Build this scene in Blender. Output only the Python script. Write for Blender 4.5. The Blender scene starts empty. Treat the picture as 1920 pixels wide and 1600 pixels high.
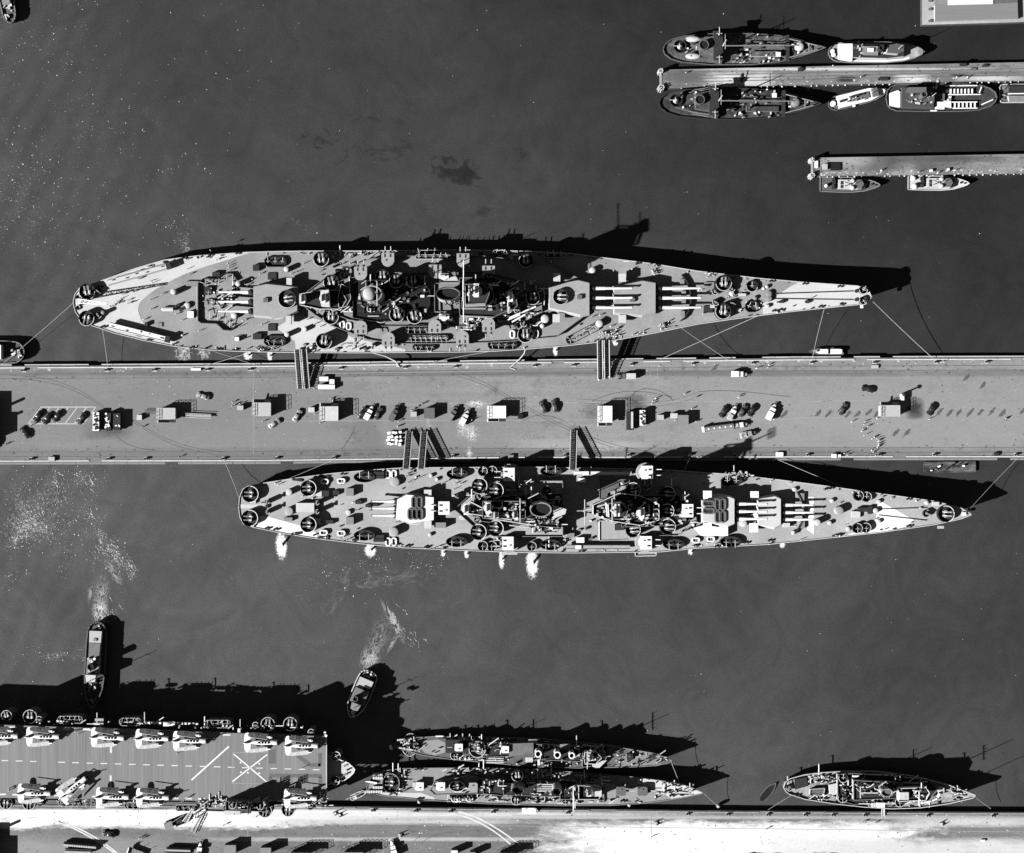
import bpy, bmesh, math, random
from mathutils import Vector, Matrix
R = math.radians
random.seed(7)
C = bpy.context.scene
COL = C.collection

# ------------------------------------------------------------------ camera, sky, sun, exposure
H = 600.0                       # height of the aeroplane's camera above the water
K = 0.18 / 592.0
def P(px, py, z=0.0):           # point of the harbour seen at photo pixel (px, py) when it stands z metres high
    s = K * (H - z)
    return Vector(((px - 960) * s, (800 - py) * s, z))
def SC(z=0.0): return K * (H - z)

cam = bpy.data.objects.new('camera', bpy.data.cameras.new('camera')); COL.objects.link(cam)
cam.location = (0, 0, H); cam.data.sensor_width = 36.0; cam.data.lens = 18.0 / (960 * K)
cam.data.clip_start = 1; cam.data.clip_end = 5000
C.camera = cam
SUN_EL, SUN_AZ = 33.0, 24.0     # shadows run towards +X turned 24 degrees to +Y
w = bpy.data.worlds.new("World"); C.world = w; w.use_nodes = True
nt = w.node_tree; nt.nodes.clear()
sky = nt.nodes.new('ShaderNodeTexSky'); sky.sky_type = 'NISHITA'; sky.sun_disc = False
sky.sun_elevation = R(SUN_EL); sky.sun_rotation = R(270 - SUN_AZ)
sky.air_density = 0.5; sky.dust_density = 0.1
bw = nt.nodes.new('ShaderNodeSeparateColor')     # black and white film behind a red filter
bg = nt.nodes.new('ShaderNodeBackground'); bg.inputs['Strength'].default_value = 0.06
wo = nt.nodes.new('ShaderNodeOutputWorld')
nt.links.new(sky.outputs[0], bw.inputs[0]); nt.links.new(bw.outputs[0], bg.inputs[0]); nt.links.new(bg.outputs[0], wo.inputs[0])
sl = bpy.data.lights.new('sun', 'SUN'); sl.energy = 5.0; sl.angle = R(0.5); sl.color = (1, 1, 1)
so = bpy.data.objects.new('sun', sl); COL.objects.link(so)
sd = Vector((math.cos(R(SUN_EL)) * math.cos(R(SUN_AZ)), math.cos(R(SUN_EL)) * math.sin(R(SUN_AZ)), -math.sin(R(SUN_EL))))
so.rotation_euler = sd.to_track_quat('-Z', 'Y').to_euler()
C.view_settings.view_transform = 'Standard'; C.view_settings.look = 'None'
C.view_settings.exposure = 0.75; C.view_settings.gamma = 1.0
C.render.engine = 'CYCLES'; C.cycles.use_denoising = False; C.cycles.max_bounces = 3
C.cycles.diffuse_bounces = 0; C.cycles.glossy_bounces = 1; C.render.filter_size = 1.6

# ------------------------------------------------------------------ materials
MATS = {}
def mat(name, a, var=0.12, scale=0.6, rough=0.8, stretch=(1, 1, 1), stain=0.0, stain_scale=0.05, spec=0.25, detail=6):
    if name in MATS: return MATS[name]
    m = bpy.data.materials.new(name); m.use_nodes = True
    n, l = m.node_tree.nodes, m.node_tree.links
    b = n['Principled BSDF']; b.inputs['Roughness'].default_value = rough
    b.inputs['Specular IOR Level'].default_value = spec
    tc = n.new('ShaderNodeTexCoord'); mp = n.new('ShaderNodeMapping'); mp.inputs['Scale'].default_value = stretch
    l.new(tc.outputs['Object'], mp.inputs[0])
    t = n.new('ShaderNodeTexNoise'); t.inputs['Scale'].default_value = scale; t.inputs['Detail'].default_value = detail
    t.inputs['Roughness'].default_value = 0.7
    l.new(mp.outputs[0], t.inputs['Vector'])
    r = n.new('ShaderNodeMapRange'); r.inputs[1].default_value = 0.3; r.inputs[2].default_value = 0.7
    r.inputs[3].default_value = a * (1 - var); r.inputs[4].default_value = a * (1 + var)
    l.new(t.outputs['Fac'], r.inputs[0])
    out = r.outputs[0]
    if stain:
        t2 = n.new('ShaderNodeTexNoise'); t2.inputs['Scale'].default_value = stain_scale; t2.inputs['Detail'].default_value = 8
        l.new(mp.outputs[0], t2.inputs['Vector'])
        r2 = n.new('ShaderNodeMapRange'); r2.inputs[1].default_value = 0.35; r2.inputs[2].default_value = 0.68
        r2.inputs[3].default_value = 1 - stain; r2.inputs[4].default_value = 1 + stain * 0.7
        l.new(t2.outputs['Fac'], r2.inputs[0])
        mu = n.new('ShaderNodeMath'); mu.operation = 'MULTIPLY'
        l.new(out, mu.inputs[0]); l.new(r2.outputs[0], mu.inputs[1]); out = mu.outputs[0]
    cb = n.new('ShaderNodeCombineColor')
    for i in range(3): l.new(out, cb.inputs[i])
    l.new(cb.outputs[0], b.inputs['Base Color'])
    MATS[name] = m
    return m
DECK = mat('weathered_grey_deck', 0.27, 0.14, 1.6, stain=0.15, stain_scale=0.12)
DECKA = mat('grey_cruiser_deck', 0.36, 0.14, 1.6, stain=0.16, stain_scale=0.1)
PALE = mat('pale_deck', 0.52, 0.09, 1.6, stain=0.06, stain_scale=0.15)
WHITE = mat('white_paint', 0.80, 0.04, 0.7)
LIGHT = mat('light_grey_paint', 0.52, 0.12, 0.8)
MID = mat('mid_grey_paint', 0.22, 0.12, 0.8)
ROOF = mat('turret_roof_grey', 0.31, 0.1, 0.8)
GREY = mat('slate_grey_paint', 0.12, 0.15, 0.8)
DARK = mat('dark_navy_paint', 0.03, 0.2, 0.8)
BLACK = mat('black_soot_and_shade', 0.012, 0.2, 0.8)
HULL = mat('hull_grey_paint', 0.10, 0.25, 0.3)
STEEL = mat('bare_steel', 0.34, 0.2, 0.8, rough=0.5, spec=0.5)
CANVAS = mat('canvas', 0.42, 0.12, 1.2)
TIMBER = mat('weathered_timber', 0.24, 0.35, 1.5, stretch=(0.15, 2.5, 1), stain=0.5, stain_scale=0.12)
PLANK = mat('flight_deck_planks', 0.205, 0.2, 1.2, stretch=(1.5, 0.03, 1), stain=0.12, stain_scale=0.2)
CDECK = mat('worn_tender_deck', 0.10, 0.5, 0.5, stain=0.3, stain_scale=0.3)
GLASS = mat('dark_glass', 0.02, 0.1, 1, rough=0.1, spec=0.5)
RUBBER = mat('black_rubber', 0.02, 0.1, 1)
ROPE = mat('manila_rope', 0.45, 0.1, 2)
SKIN = mat('skin', 0.35, 0.05, 2); UNIF = mat('white_uniform', 0.82, 0.02, 2); DUNG = mat('dark_uniform', 0.05, 0.1, 2)
FOAM = mat('white_foam', 0.7, 0.2, 1.5)
FOAM2 = mat('thin_foam', 0.22, 0.3, 0.8)
LINEP = mat('white_line_paint', 0.62, 0.15, 0.5)
RAIL = mat('rusty_rail', 0.11, 0.3, 0.5)
CARD = mat('black_car_paint', 0.025, 0.1, 1, rough=0.3, spec=0.6)
CARM = mat('maroon_car_paint', 0.07, 0.1, 1, rough=0.35, spec=0.5)
CARG = mat('grey_car_paint', 0.3, 0.1, 1, rough=0.35, spec=0.5)
CARW = mat('cream_car_paint', 0.75, 0.05, 1, rough=0.4)
WINGB = mat('wing_blue_grey', 0.5, 0.1, 0.8)

# ------------------------------------------------------------------ mesh collecting
ORG = {}
class MB:
    def __init__(s): s.v = []; s.f = []; s.m = []
    def add(s, vs, fs, mi=0):
        o = len(s.v); s.v += [Vector(p) for p in vs]
        for f in fs: s.f.append([i + o for i in f]); s.m.append(mi)
    def prism(s, pts, z0, z1, mi=0, tm=None, k=1.0, cap=True):       # pts: world xy; k scales the top about its centre
        n = len(pts); a = sum(pts[i][0] * pts[(i + 1) % n][1] - pts[(i + 1) % n][0] * pts[i][1] for i in range(n))
        if a < 0: pts = pts[::-1]
        cx = sum(p[0] for p in pts) / n; cy = sum(p[1] for p in pts) / n
        vs = [(p[0], p[1], z0) for p in pts] + [(cx + (p[0] - cx) * k, cy + (p[1] - cy) * k, z1) for p in pts]
        s.add(vs, [(i, (i + 1) % n, n + (i + 1) % n, n + i) for i in range(n)], mi)
        if cap:
            o = len(s.v) - 2 * n
            s.f.append([o + n + i for i in range(n)]); s.m.append(mi if tm is None else tm)
            s.f.append([o + i for i in range(n)][::-1]); s.m.append(mi)
        return s
    def box(s, x, y, z0, z1, L, W, rot=0, mi=0, tm=None, k=1.0):
        c, q = math.cos(rot), math.sin(rot)
        return s.prism([(x + c * a - q * b, y + q * a + c * b) for a, b in ((-L / 2, -W / 2), (L / 2, -W / 2), (L / 2, W / 2), (-L / 2, W / 2))], z0, z1, mi, tm, k)
    def cyl(s, x, y, z0, z1, r, n=16, mi=0, tm=None, k=1.0, ry=None, rot=0):
        ry = ry or r; c, q = math.cos(rot), math.sin(rot); pts = []
        for i in range(n):
            a = 2 * math.pi * i / n; u, v = r * math.cos(a), ry * math.sin(a)
            pts.append((x + c * u - q * v, y + q * u + c * v))
        return s.prism(pts, z0, z1, mi, tm, k)
    def ring(s, x, y, z0, z1, r, t, n=24, mi=0, ry=None, rot=0, a0=0, a1=360):
        ry = ry or r; c, q = math.cos(rot), math.sin(rot); full = (a1 - a0) >= 360
        m = n if full else n + 1; vs = []
        for i in range(m):
            a = R(a0 + (a1 - a0) * i / n)
            for rr, rry, z in ((r, ry, z0), (r, ry, z1), (r - t, ry - t, z1), (r - t, ry - t, z0)):
                u, v = rr * math.cos(a), rry * math.sin(a)
                vs.append((x + c * u - q * v, y + q * u + c * v, z))
        fs = []
        for i in range(n):
            j = (i + 1) % m
            for e in range(4): fs.append((i * 4 + e, j * 4 + e, j * 4 + (e + 1) % 4, i * 4 + (e + 1) % 4))
        s.add(vs, fs, mi); return s
    def tube(s, a, b, r, n=6, mi=0, r2=None):
        a, b = Vector(a), Vector(b); d = (b - a)
        if d.length < 1e-6: return s
        q = d.to_track_quat('Z', 'Y'); r2 = r if r2 is None else r2; vs = []
        for p, rr in ((a, r), (b, r2)):
            for i in range(n):
                t = 2 * math.pi * i / n; vs.append(p + q @ Vector((rr * math.cos(t), rr * math.sin(t), 0)))
        s.add(vs, [(i, (i + 1) % n, n + (i + 1) % n, n + i) for i in range(n)] + [tuple(range(n))[::-1], tuple(range(n, 2 * n))], mi); return s
    def dome(s, x, y, z, r, h=None, n=14, m=4, mi=0, ry=None):
        h = h or r; ry = ry or r; vs = []
        for j in range(m):
            t = j * math.pi / 2 / m
            for i in range(n):
                a = 2 * math.pi * i / n; vs.append((x + r * math.cos(t) * math.cos(a), y + ry * math.cos(t) * math.sin(a), z + h * math.sin(t)))
        vs.append((x, y, z + h)); fs = []
        for j in range(m - 1):
            for i in range(n): fs.append((j * n + i, j * n + (i + 1) % n, (j + 1) * n + (i + 1) % n, (j + 1) * n + i))
        for i in range(n): fs.append(((m - 1) * n + i, (m - 1) * n + (i + 1) % n, m * n))
        s.add(vs, fs, mi); return s
    def loft(s, secs, mi=0, close=True):                              # secs: rings of equal length
        n = len(secs[0]); vs = [p for c in secs for p in c]; fs = []
        for j in range(len(secs) - 1):
            for i in range(n): fs.append((j * n + i, j * n + (i + 1) % n, (j + 1) * n + (i + 1) % n, (j + 1) * n + i))
        if close: fs.append(tuple(range(n))[::-1]); fs.append(tuple(range((len(secs) - 1) * n, len(secs) * n)))
        s.add(vs, fs, mi); return s
    def wall(s, pts, h, t, mi=0, z=None):                             # low wall along world 3-D points
        for a, b in zip(pts[:-1], pts[1:]):
            d = Vector((b[0] - a[0], b[1] - a[1], 0))
            if d.length < 1e-6: continue
            nrm = Vector((-d.y, d.x, 0)).normalized() * t / 2; d = d.normalized() * t * 0.4
            vs = []
            for p, sg in ((a, -1), (b, 1)):
                p = Vector(p) + d * sg
                vs += [p - nrm, p + nrm, p + nrm + Vector((0, 0, h)), p - nrm + Vector((0, 0, h))]
            s.add(vs, [(0, 1, 2, 3), (7, 6, 5, 4), (0, 4, 5, 1), (1, 5, 6, 2), (2, 6, 7, 3), (3, 7, 4, 0)], mi)
        return s
    def build(s, name, mats, parent=None, smooth=False, org=None):
        if not isinstance(mats, (list, tuple)): mats = [mats]
        o0 = Vector(org) if org is not None else (ORG[parent.name] if parent else Vector((0, 0, 0)))
        me = bpy.data.meshes.new(name); me.from_pydata([tuple(p - o0) for p in s.v], [], s.f)
        for m in mats: me.materials.append(m)
        me.polygons.foreach_set('material_index', s.m)
        bm = bmesh.new(); bm.from_mesh(me); bmesh.ops.recalc_face_normals(bm, faces=bm.faces); bm.to_mesh(me); bm.free()
        if smooth: me.polygons.foreach_set('use_smooth', [True] * len(me.polygons))
        me.update()
        o = bpy.data.objects.new(name, me); COL.objects.link(o)
        if parent: o.parent = parent
        elif org is not None: o.location = o0
        ORG[o.name] = o0
        return o
def tag(o, label=None, cat=None, group=None, kind=None):
    if label: o['label'] = label
    if cat: o['category'] = cat
    if group: o['group'] = group
    if kind: o['kind'] = kind
    return o
def empty(name, loc, label, cat, group=None, rz=0):
    o = bpy.data.objects.new(name, None); COL.objects.link(o); o.location = loc; o.rotation_euler = (0, 0, rz)
    o.empty_display_size = 0.5; ORG[o.name] = Vector(loc)
    return tag(o, label, cat, group)
def copy_tree(o, loc, rz=0, label=None, group=None, swap=None):
    c = o.copy(); COL.objects.link(c); c.location = loc; c.rotation_euler = (0, 0, rz)
    if label: c['label'] = label
    if group: c['group'] = group
    def kids(a, b):
        for ch in list(a.children):
            d = ch.copy(); COL.objects.link(d); d.parent = b
            if swap and d.type == 'MESH' and d.data.name in swap: d.data = swap[d.data.name]
            kids(ch, d)
    kids(o, c)
    return c
def recolour(root, frm, to):                                          # mesh copies of a thing in another paint
    sw = {}
    def go(o):
        if o.type == 'MESH' and frm.name in [m.name for m in o.data.materials]:
            me = o.data.copy()
            for i, m in enumerate(me.materials):
                if m == frm: me.materials[i] = to
            sw[o.data.name] = me
        for ch in o.children: go(ch)
    go(root); return sw
def lerp(tab, x):
    if x <= tab[0][0]: return tab[0][1]
    for (a, b), (c, d) in zip(tab[:-1], tab[1:]):
        if x <= c: return b + (d - b) * (x - a) / (c - a) if c > a else d
    return tab[-1][1]
def W2(pts, z): return [P(x, y, z)[:2] for x, y in pts]

# ------------------------------------------------------------------ water
def water_material():
    m = bpy.data.materials.new('harbour_water'); m.use_nodes = True
    n, l = m.node_tree.nodes, m.node_tree.links; b = n['Principled BSDF']
    b.inputs['Roughness'].default_value = 0.25; b.inputs['IOR'].default_value = 1.33
    tc = n.new('ShaderNodeTexCoord')
    def noise(sc, det, lo, hi, a, c, rough=0.6, dist=0.0):
        t = n.new('ShaderNodeTexNoise'); t.inputs['Scale'].default_value = sc; t.inputs['Detail'].default_value = det
        t.inputs['Roughness'].default_value = rough; t.inputs['Distortion'].default_value = dist; l.new(tc.outputs['Object'], t.inputs['Vector'])
        r = n.new('ShaderNodeMapRange'); r.inputs[1].default_value = lo; r.inputs[2].default_value = hi
        r.inputs[3].default_value = a; r.inputs[4].default_value = c; l.new(t.outputs['Fac'], r.inputs[0]); return r.outputs[0]
    def mul(x, y):
        q = n.new('ShaderNodeMath'); q.operation = 'MULTIPLY'; l.new(x, q.inputs[0]); l.new(y, q.inputs[1]); return q.outputs[0]
    big = noise(0.007, 7, 0.33, 0.67, 0.78, 1.2, 0.62, 1.6)
    mid = noise(0.05, 8, 0.3, 0.7, 0.86, 1.14, 0.65, 2.5)
    fine = noise(2.6, 3, 0.3, 0.7, 0.6, 1.4, 0.85)
    sx = n.new('ShaderNodeSeparateXYZ'); l.new(tc.outputs['Object'], sx.inputs[0])          # sun glint painted into the water colour, lighter towards the lower left
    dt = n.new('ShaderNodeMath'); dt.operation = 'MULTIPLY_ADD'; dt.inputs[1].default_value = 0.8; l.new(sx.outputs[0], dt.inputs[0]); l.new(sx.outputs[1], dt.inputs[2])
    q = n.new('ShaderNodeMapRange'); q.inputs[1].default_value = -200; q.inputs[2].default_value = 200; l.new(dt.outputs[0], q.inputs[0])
    glint_ramp = n.new('ShaderNodeValToRGB'); l.new(q.outputs[0], glint_ramp.inputs[0]); els = glint_ramp.color_ramp.elements
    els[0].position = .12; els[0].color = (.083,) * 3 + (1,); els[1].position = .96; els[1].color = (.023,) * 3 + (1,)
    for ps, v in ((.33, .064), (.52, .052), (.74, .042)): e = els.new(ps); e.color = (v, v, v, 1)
    wv = n.new('ShaderNodeTexWave'); wv.inputs['Scale'].default_value = 0.04; wv.inputs['Distortion'].default_value = 9; wv.inputs['Detail'].default_value = 3; wv.inputs['Detail Scale'].default_value = 0.6
    mp = n.new('ShaderNodeMapping'); mp.inputs['Rotation'].default_value = (0, 0, R(28)); l.new(tc.outputs['Object'], mp.inputs[0]); l.new(mp.outputs[0], wv.inputs['Vector'])
    wm = n.new('ShaderNodeMapRange'); wm.inputs[1].default_value = -175; wm.inputs[2].default_value = -95; wm.inputs[3].default_value = .14; wm.inputs[4].default_value = .03; l.new(sx.outputs[0], wm.inputs[0])   # wash running in from the left
    w1 = n.new('ShaderNodeMath'); w1.operation = 'SUBTRACT'; w1.inputs[1].default_value = .5; l.new(wv.outputs['Fac'], w1.inputs[0]); w2 = n.new('ShaderNodeMath'); w2.operation = 'MULTIPLY_ADD'; w2.inputs[2].default_value = 1.0; l.new(w1.outputs[0], w2.inputs[0]); l.new(wm.outputs[0], w2.inputs[1])
    out = mul(mul(mul(mul(big, mid), fine), glint_ramp.outputs[0]), w2.outputs[0])
    cb = n.new('ShaderNodeCombineColor')
    for i in range(3): l.new(out, cb.inputs[i])
    l.new(cb.outputs[0], b.inputs['Base Color'])
    t = n.new('ShaderNodeTexNoise'); t.inputs['Scale'].default_value = 0.5; t.inputs['Detail'].default_value = 6
    l.new(tc.outputs['Object'], t.inputs['Vector'])
    bp = n.new('ShaderNodeBump'); bp.inputs['Strength'].default_value = 0.25; bp.inputs['Distance'].default_value = 0.3
    l.new(t.outputs['Fac'], bp.inputs['Height']); l.new(bp.outputs[0], b.inputs['Normal'])
    return m
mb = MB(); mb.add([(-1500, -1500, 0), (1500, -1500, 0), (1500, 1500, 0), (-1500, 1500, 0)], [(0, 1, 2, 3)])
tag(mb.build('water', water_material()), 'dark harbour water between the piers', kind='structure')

# ------------------------------------------------------------------ piers, quay, jetties
PZ = 2.4
def paved(name, a, stains, clean=0.08):
    """pavement with worn streaks along X; stains: list of (px,py,half-width m,half-height m,albedo,softness) bleached or oily patches"""
    m = bpy.data.materials.new(name); m.use_nodes = True
    n, l = m.node_tree.nodes, m.node_tree.links; b = n['Principled BSDF']; b.inputs['Roughness'].default_value = 0.9
    b.inputs['Specular IOR Level'].default_value = 0.15
    tc = n.new('ShaderNodeTexCoord')
    def noise(sc, det, st, lo, hi, x, y, rough=0.65):
        mp = n.new('ShaderNodeMapping'); mp.inputs['Scale'].default_value = st; l.new(tc.outputs['Object'], mp.inputs[0])
        t = n.new('ShaderNodeTexNoise'); t.inputs['Scale'].default_value = sc; t.inputs['Detail'].default_value = det; t.inputs['Roughness'].default_value = rough
        l.new(mp.outputs[0], t.inputs['Vector'])
        r = n.new('ShaderNodeMapRange'); r.inputs[1].default_value = lo; r.inputs[2].default_value = hi
        r.inputs[3].default_value = x; r.inputs[4].default_value = y; l.new(t.outputs['Fac'], r.inputs[0]); return r.outputs[0], t.outputs['Fac']
    def math_(op, x, y):
        q = n.new('ShaderNodeMath'); q.operation = op
        for i, s in enumerate((x, y)):
            if isinstance(s, (int, float)): q.inputs[i].default_value = s
            else: l.new(s, q.inputs[i])
        return q.outputs[0]
    s1, _ = noise(0.5, 6, (0.06, 1, 1), 0.3, 0.7, 1 - clean, 1 + clean)
    s2, _ = noise(0.09, 8, (0.5, 1, 1), 0.3, 0.7, 1 - clean * 1.2, 1 + clean * 1.2)
    s3, _ = noise(2.2, 4, (1, 1, 1), 0.3, 0.7, 0.8, 1.2, 0.8)
    s4, _ = noise(0.22, 9, (.7, 1, 1), 0.54, 0.72, 1.0, 0.66)
    col = math_('MULTIPLY', math_('MULTIPLY', math_('MULTIPLY', s1, s2), math_('MULTIPLY', s3, s4)), a)
    _, wob = noise(0.2, 12, (0.3, 1, 1), 0, 1, 0, 1, 0.78)
    sx = n.new('ShaderNodeSeparateXYZ'); l.new(tc.outputs['Object'], sx.inputs[0])
    for px, py, hw, hh, alb, soft in stains:
        c = P(px, py, PZ)
        dx = math_('DIVIDE', math_('SUBTRACT', sx.outputs[0], c.x), hw); dy = math_('DIVIDE', math_('SUBTRACT', sx.outputs[1], c.y), hh)
        d = math_('SQRT', math_('ADD', math_('POWER', math_('ABSOLUTE', dx, 0), 4.0), math_('POWER', math_('ABSOLUTE', dy, 0), 4.0)), 0)
        d = math_('ADD', d, math_('MULTIPLY', math_('SUBTRACT', wob, 0.5), 4.6))
        r = n.new('ShaderNodeMapRange'); r.inputs[1].default_value = 1 + soft; r.inputs[2].default_value = 1 - soft
        r.inputs[3].default_value = 0; r.inputs[4].default_value = 1; l.new(d, r.inputs[0])
        mx = n.new('ShaderNodeMix'); mx.data_type = 'FLOAT'; l.new(r.outputs[0], mx.inputs[0]); l.new(col, mx.inputs[2]); mx.inputs[3].default_value = alb
        col = mx.outputs[0]
    col = math_('MULTIPLY', col, noise(1.3, 6, (.6, 1, 1), 0.3, 0.7, .9, 1.1, .8)[0])
    cb = n.new('ShaderNodeCombineColor')
    for i in range(3): l.new(col, cb.inputs[i])
    l.new(cb.outputs[0], b.inputs['Base Color'])
    return m
PIERM = paved('pier_asphalt', 0.235, [(160, 770, 90, 14, 0.185, 1.5), (560, 815, 60, 7, 0.205, 1.4), (1130, 838, 16, 2.0, 0.34, 0.8), (1040, 835, 12, 2, 0.30, 0.8), (1700, 790, 70, 12, 0.26, 1.5),
    (1716, 766, 2.6, 3, 0.05, 0.8), (200, 808, 7, 2.5, 0.13, 0.9), (1190, 757, 3, 2.5, 0.11, 0.9), (1115, 775, 3, 3, .17, .9), (640, 800, 5, 1.5, .18, .9), (390, 780, 8, 4, .19, 1.0), (960, 700, 220, 1.0, 0.15, 0.9), (690, 815, 5, 5, 0.17, 0.5), (960, 852, 200, 2.0, 0.16, 0.9)], 0.09)
QUAYM = paved('quay_pavement', 0.17, [(-20, 1590, 60, 3, 0.27, 1.2), (250, 1530, 62, 3.8, 0.78, 0.45), (580, 1529, 30, 2.2, 0.7, 0.9), (800, 1529, 70, 1.0, 0.62, 1.2), (760, 1541, 40, .8, 0.48, 1.0),
    (1250, 1574, 36, 5.4, 0.70, 0.5), (1450, 1577, 46, 6.0, 0.72, 0.5), (1560, 1577, 22, 4.0, 0.66, 0.6), (1800, 1592, 60, 3.0, 0.55, 0.9), (1850, 1540, 24, 1.6, 0.5, 1.0), (760, 1574, 50, .6, 0.42, 1.0),
    (600, 1513, 420, 0.9, 0.13, 0.9), (1300, 1533, 90, .5, 0.4, 1.2)], 0.12)
def slab(name, top, bot, z, m, label, zb=-2, mats2=None):
    mb = MB(); pts = W2(top, z) + W2(bot[::-1], z); mb.prism(pts, zb, z, mi=1, tm=0)
    return tag(mb.build(name, [m, HULL]), label, kind='structure')
PTOP = [(-400, 688), (0, 687), (480, 684.5), (960, 678), (1480, 672), (1920, 670.5), (2300, 669)]
PBOT = [(-400, 868), (0, 867), (480, 866), (960, 860), (1480, 859), (1920, 858.5), (2300, 858)]
slab('pier', PTOP, PBOT, PZ, PIERM, 'broad asphalt pier between the two big warships')
QTOP = [(-400, 1506), (0, 1508), (620, 1512), (960, 1516), (1400, 1521), (1920, 1523.5), (2300, 1525)]
slab('quay', QTOP, [(-400, 2000), (2300, 2000)], PZ, QUAYM, 'pale stained quay along the carrier and destroyers')
def kerb(name, line, z, h, t, m, label, gap=None):
    mb = MB(); 
    for (a, b), (c, d) in zip(line[:-1], line[1:]):
        L = math.hypot(c - a, d - b); n = max(1, int(L / 24)) if gap else 1
        for i in range(n):
            u, v = i / n, (i + (1 - gap if gap else 1)) / n
            if gap and random.random() < 0.1: continue
            mb.wall([P(a + (c - a) * u, b + (d - b) * u, z), P(a + (c - a) * v, b + (d - b) * v, z)], h * random.uniform(.8, 1.2), t)
    return tag(mb.build(name, m), label, kind='structure')
sh = lambda line, dy: [(x, y + dy) for x, y in line]
kerb('kerb', sh(PTOP, 3.2), PZ, 0.3, 0.35, LINEP, 'white timber kerb along the upper pier edge', 0.05)
kerb('kerb', sh(PBOT, -2.2), PZ, 0.3, 0.32, LINEP, 'white timber kerb along the lower pier edge', 0.07)
kerb('kerb', sh(QTOP, 2.5), PZ, 0.3, 0.3, STEEL, 'worn kerb along the quay edge', 0.08)
kerb('fender_beam', sh(PTOP, -1.5), 1.7, 0.3, 0.6, LIGHT, 'pale fender timbers along the upper pier face', 0.12)
kerb('fender_beam', sh(PBOT, 2.5), 1.3, 0.3, 0.7, MID, 'fender timbers along the lower pier face', 0.14)
kerb('fender_beam', sh(QTOP, -1.5), 1.5, 0.3, 0.6, DARK, 'dark fender timbers along the quay face', 0.1)
def ribbon(name, lines, wd, m, label, dz=0.03, z=PZ):
    mb = MB()
    for ln in lines:
        pts = [P(x, y, z + dz) for x, y in ln]
        for a, b in zip(pts[:-1], pts[1:]):
            d = (b - a).normalized(); q = Vector((-d.y, d.x, 0)) * wd / 2
            mb.add([a - q, b - q, b + q, a + q], [(0, 1, 2, 3)])
    return tag(mb.build(name, m), label, kind='structure')
def bez(p0, p1, p2, p3, n=18):
    o = []
    for i in range(n + 1):
        t = i / n; u = 1 - t
        o.append((u**3 * p0[0] + 3 * u * u * t * p1[0] + 3 * u * t * t * p2[0] + t**3 * p3[0], u**3 * p0[1] + 3 * u * u * t * p1[1] + 3 * u * t * t * p2[1] + t**3 * p3[1]))
    return o
def off(line, dx, dy): return [(x + dx, y + dy) for x, y in line]
ribbon('railway_track', [sh(PTOP, 15), sh(PTOP, 23.5), sh(PBOT, -10), sh(PBOT, -19)], 0.16, RAIL, 'railway rails sunk in the pier surface')
sw = []
for a in (bez((20, 704), (110, 706), (150, 730), (195, 762)), bez((248, 786), (300, 822), (340, 840), (420, 848)), bez((860, 700), (930, 718), (985, 770), (1075, 805)), bez((1075, 805), (1130, 832), (1190, 846), (1240, 848)),
          bez((1080, 748), (1180, 755), (1240, 765), (1310, 735))):
    sw += [a, off(a, 4, 7)]
ribbon('railway_points', sw, 0.13, RAIL, 'curving crossover rails on the pier')
ribbon('pavement_seam', [[(475, 690), (475, 852)], [(1233, 676), (1233, 745)], [(480, 692), (1120, 684)], [(560, 701), (960, 696)], [(750, 758), (1420, 752)], [(480, 790), (1500, 786)]], 0.14, STEEL, 'thin pavement seams on the pier', 0.02)
ribbon('parking_bay', [[(53, 795), (156, 795)], [(77, 763.5), (180, 763.5)], [(53, 795), (77, 763.5)]] + [[(70 + 17.2 * i, 795), (94 + 17.2 * i, 763.5)] for i in range(6)], 0.22, LINEP, 'white painted parking bays on the pier', 0.04)
ribbon('tyre_marks', [bez((1110, 752), (1150, 735), (1180, 725), (1260, 745)), bez((1180, 755), (1182, 720), (1240, 722), (1262, 752)), bez((1310, 735), (1370, 728), (1420, 738), (1480, 744)), bez((640, 845), (655, 820), (662, 815), (665, 800)), bez((980, 790), (1010, 770), (1030, 780), (1060, 790)), bez((215, 815), (235, 835), (250, 840), (290, 845)), bez((1085, 770), (1110, 778), (1120, 765), (1130, 752))], 0.22, RAIL, 'dark tyre marks on the pier', 0.03)
ribbon('parking_bay', [[(1484, 783), (1521, 783)], [(1503, 754), (1560, 752)], [(1484, 783), (1503, 754)], [(1521, 783), (1538, 754)], [(1525, 752), (1640, 751)], [(1520, 783), (1650, 782)]], 0.16, STEEL, 'faded parking bays at the outer pier', 0.04)
ribbon('tyre_tracks', [bez((845, 1525), (880, 1530), (920, 1550), (958, 1584)), bez((860, 1522), (900, 1530), (935, 1555), (975, 1584)), bez((98, 1536), (140, 1552), (190, 1580), (215, 1600)), bez((110, 1540), (155, 1552), (205, 1585), (225, 1605))], 0.5, LINEP, 'white wheel tracks curving over the quay', 0.04)
ribbon('wheel_marks', [bez((776, 1578), (790, 1560), (810, 1552), (840, 1551)), bez((790, 1582), (805, 1566), (830, 1560), (870, 1561))], 0.16, RAIL, 'dark wheel marks curving over the quay', 0.04)
ribbon('quay_seam', [[(393, 1553), (393, 1566)], [(464.5, 1552), (464.5, 1582)], [(1221, 1530), (1221, 1570)], [(960, 1530), (1920, 1533)], [(620, 1545), (1920, 1560)]], 0.16, STEEL, 'thin seams in the quay pavement', 0.03)
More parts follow.
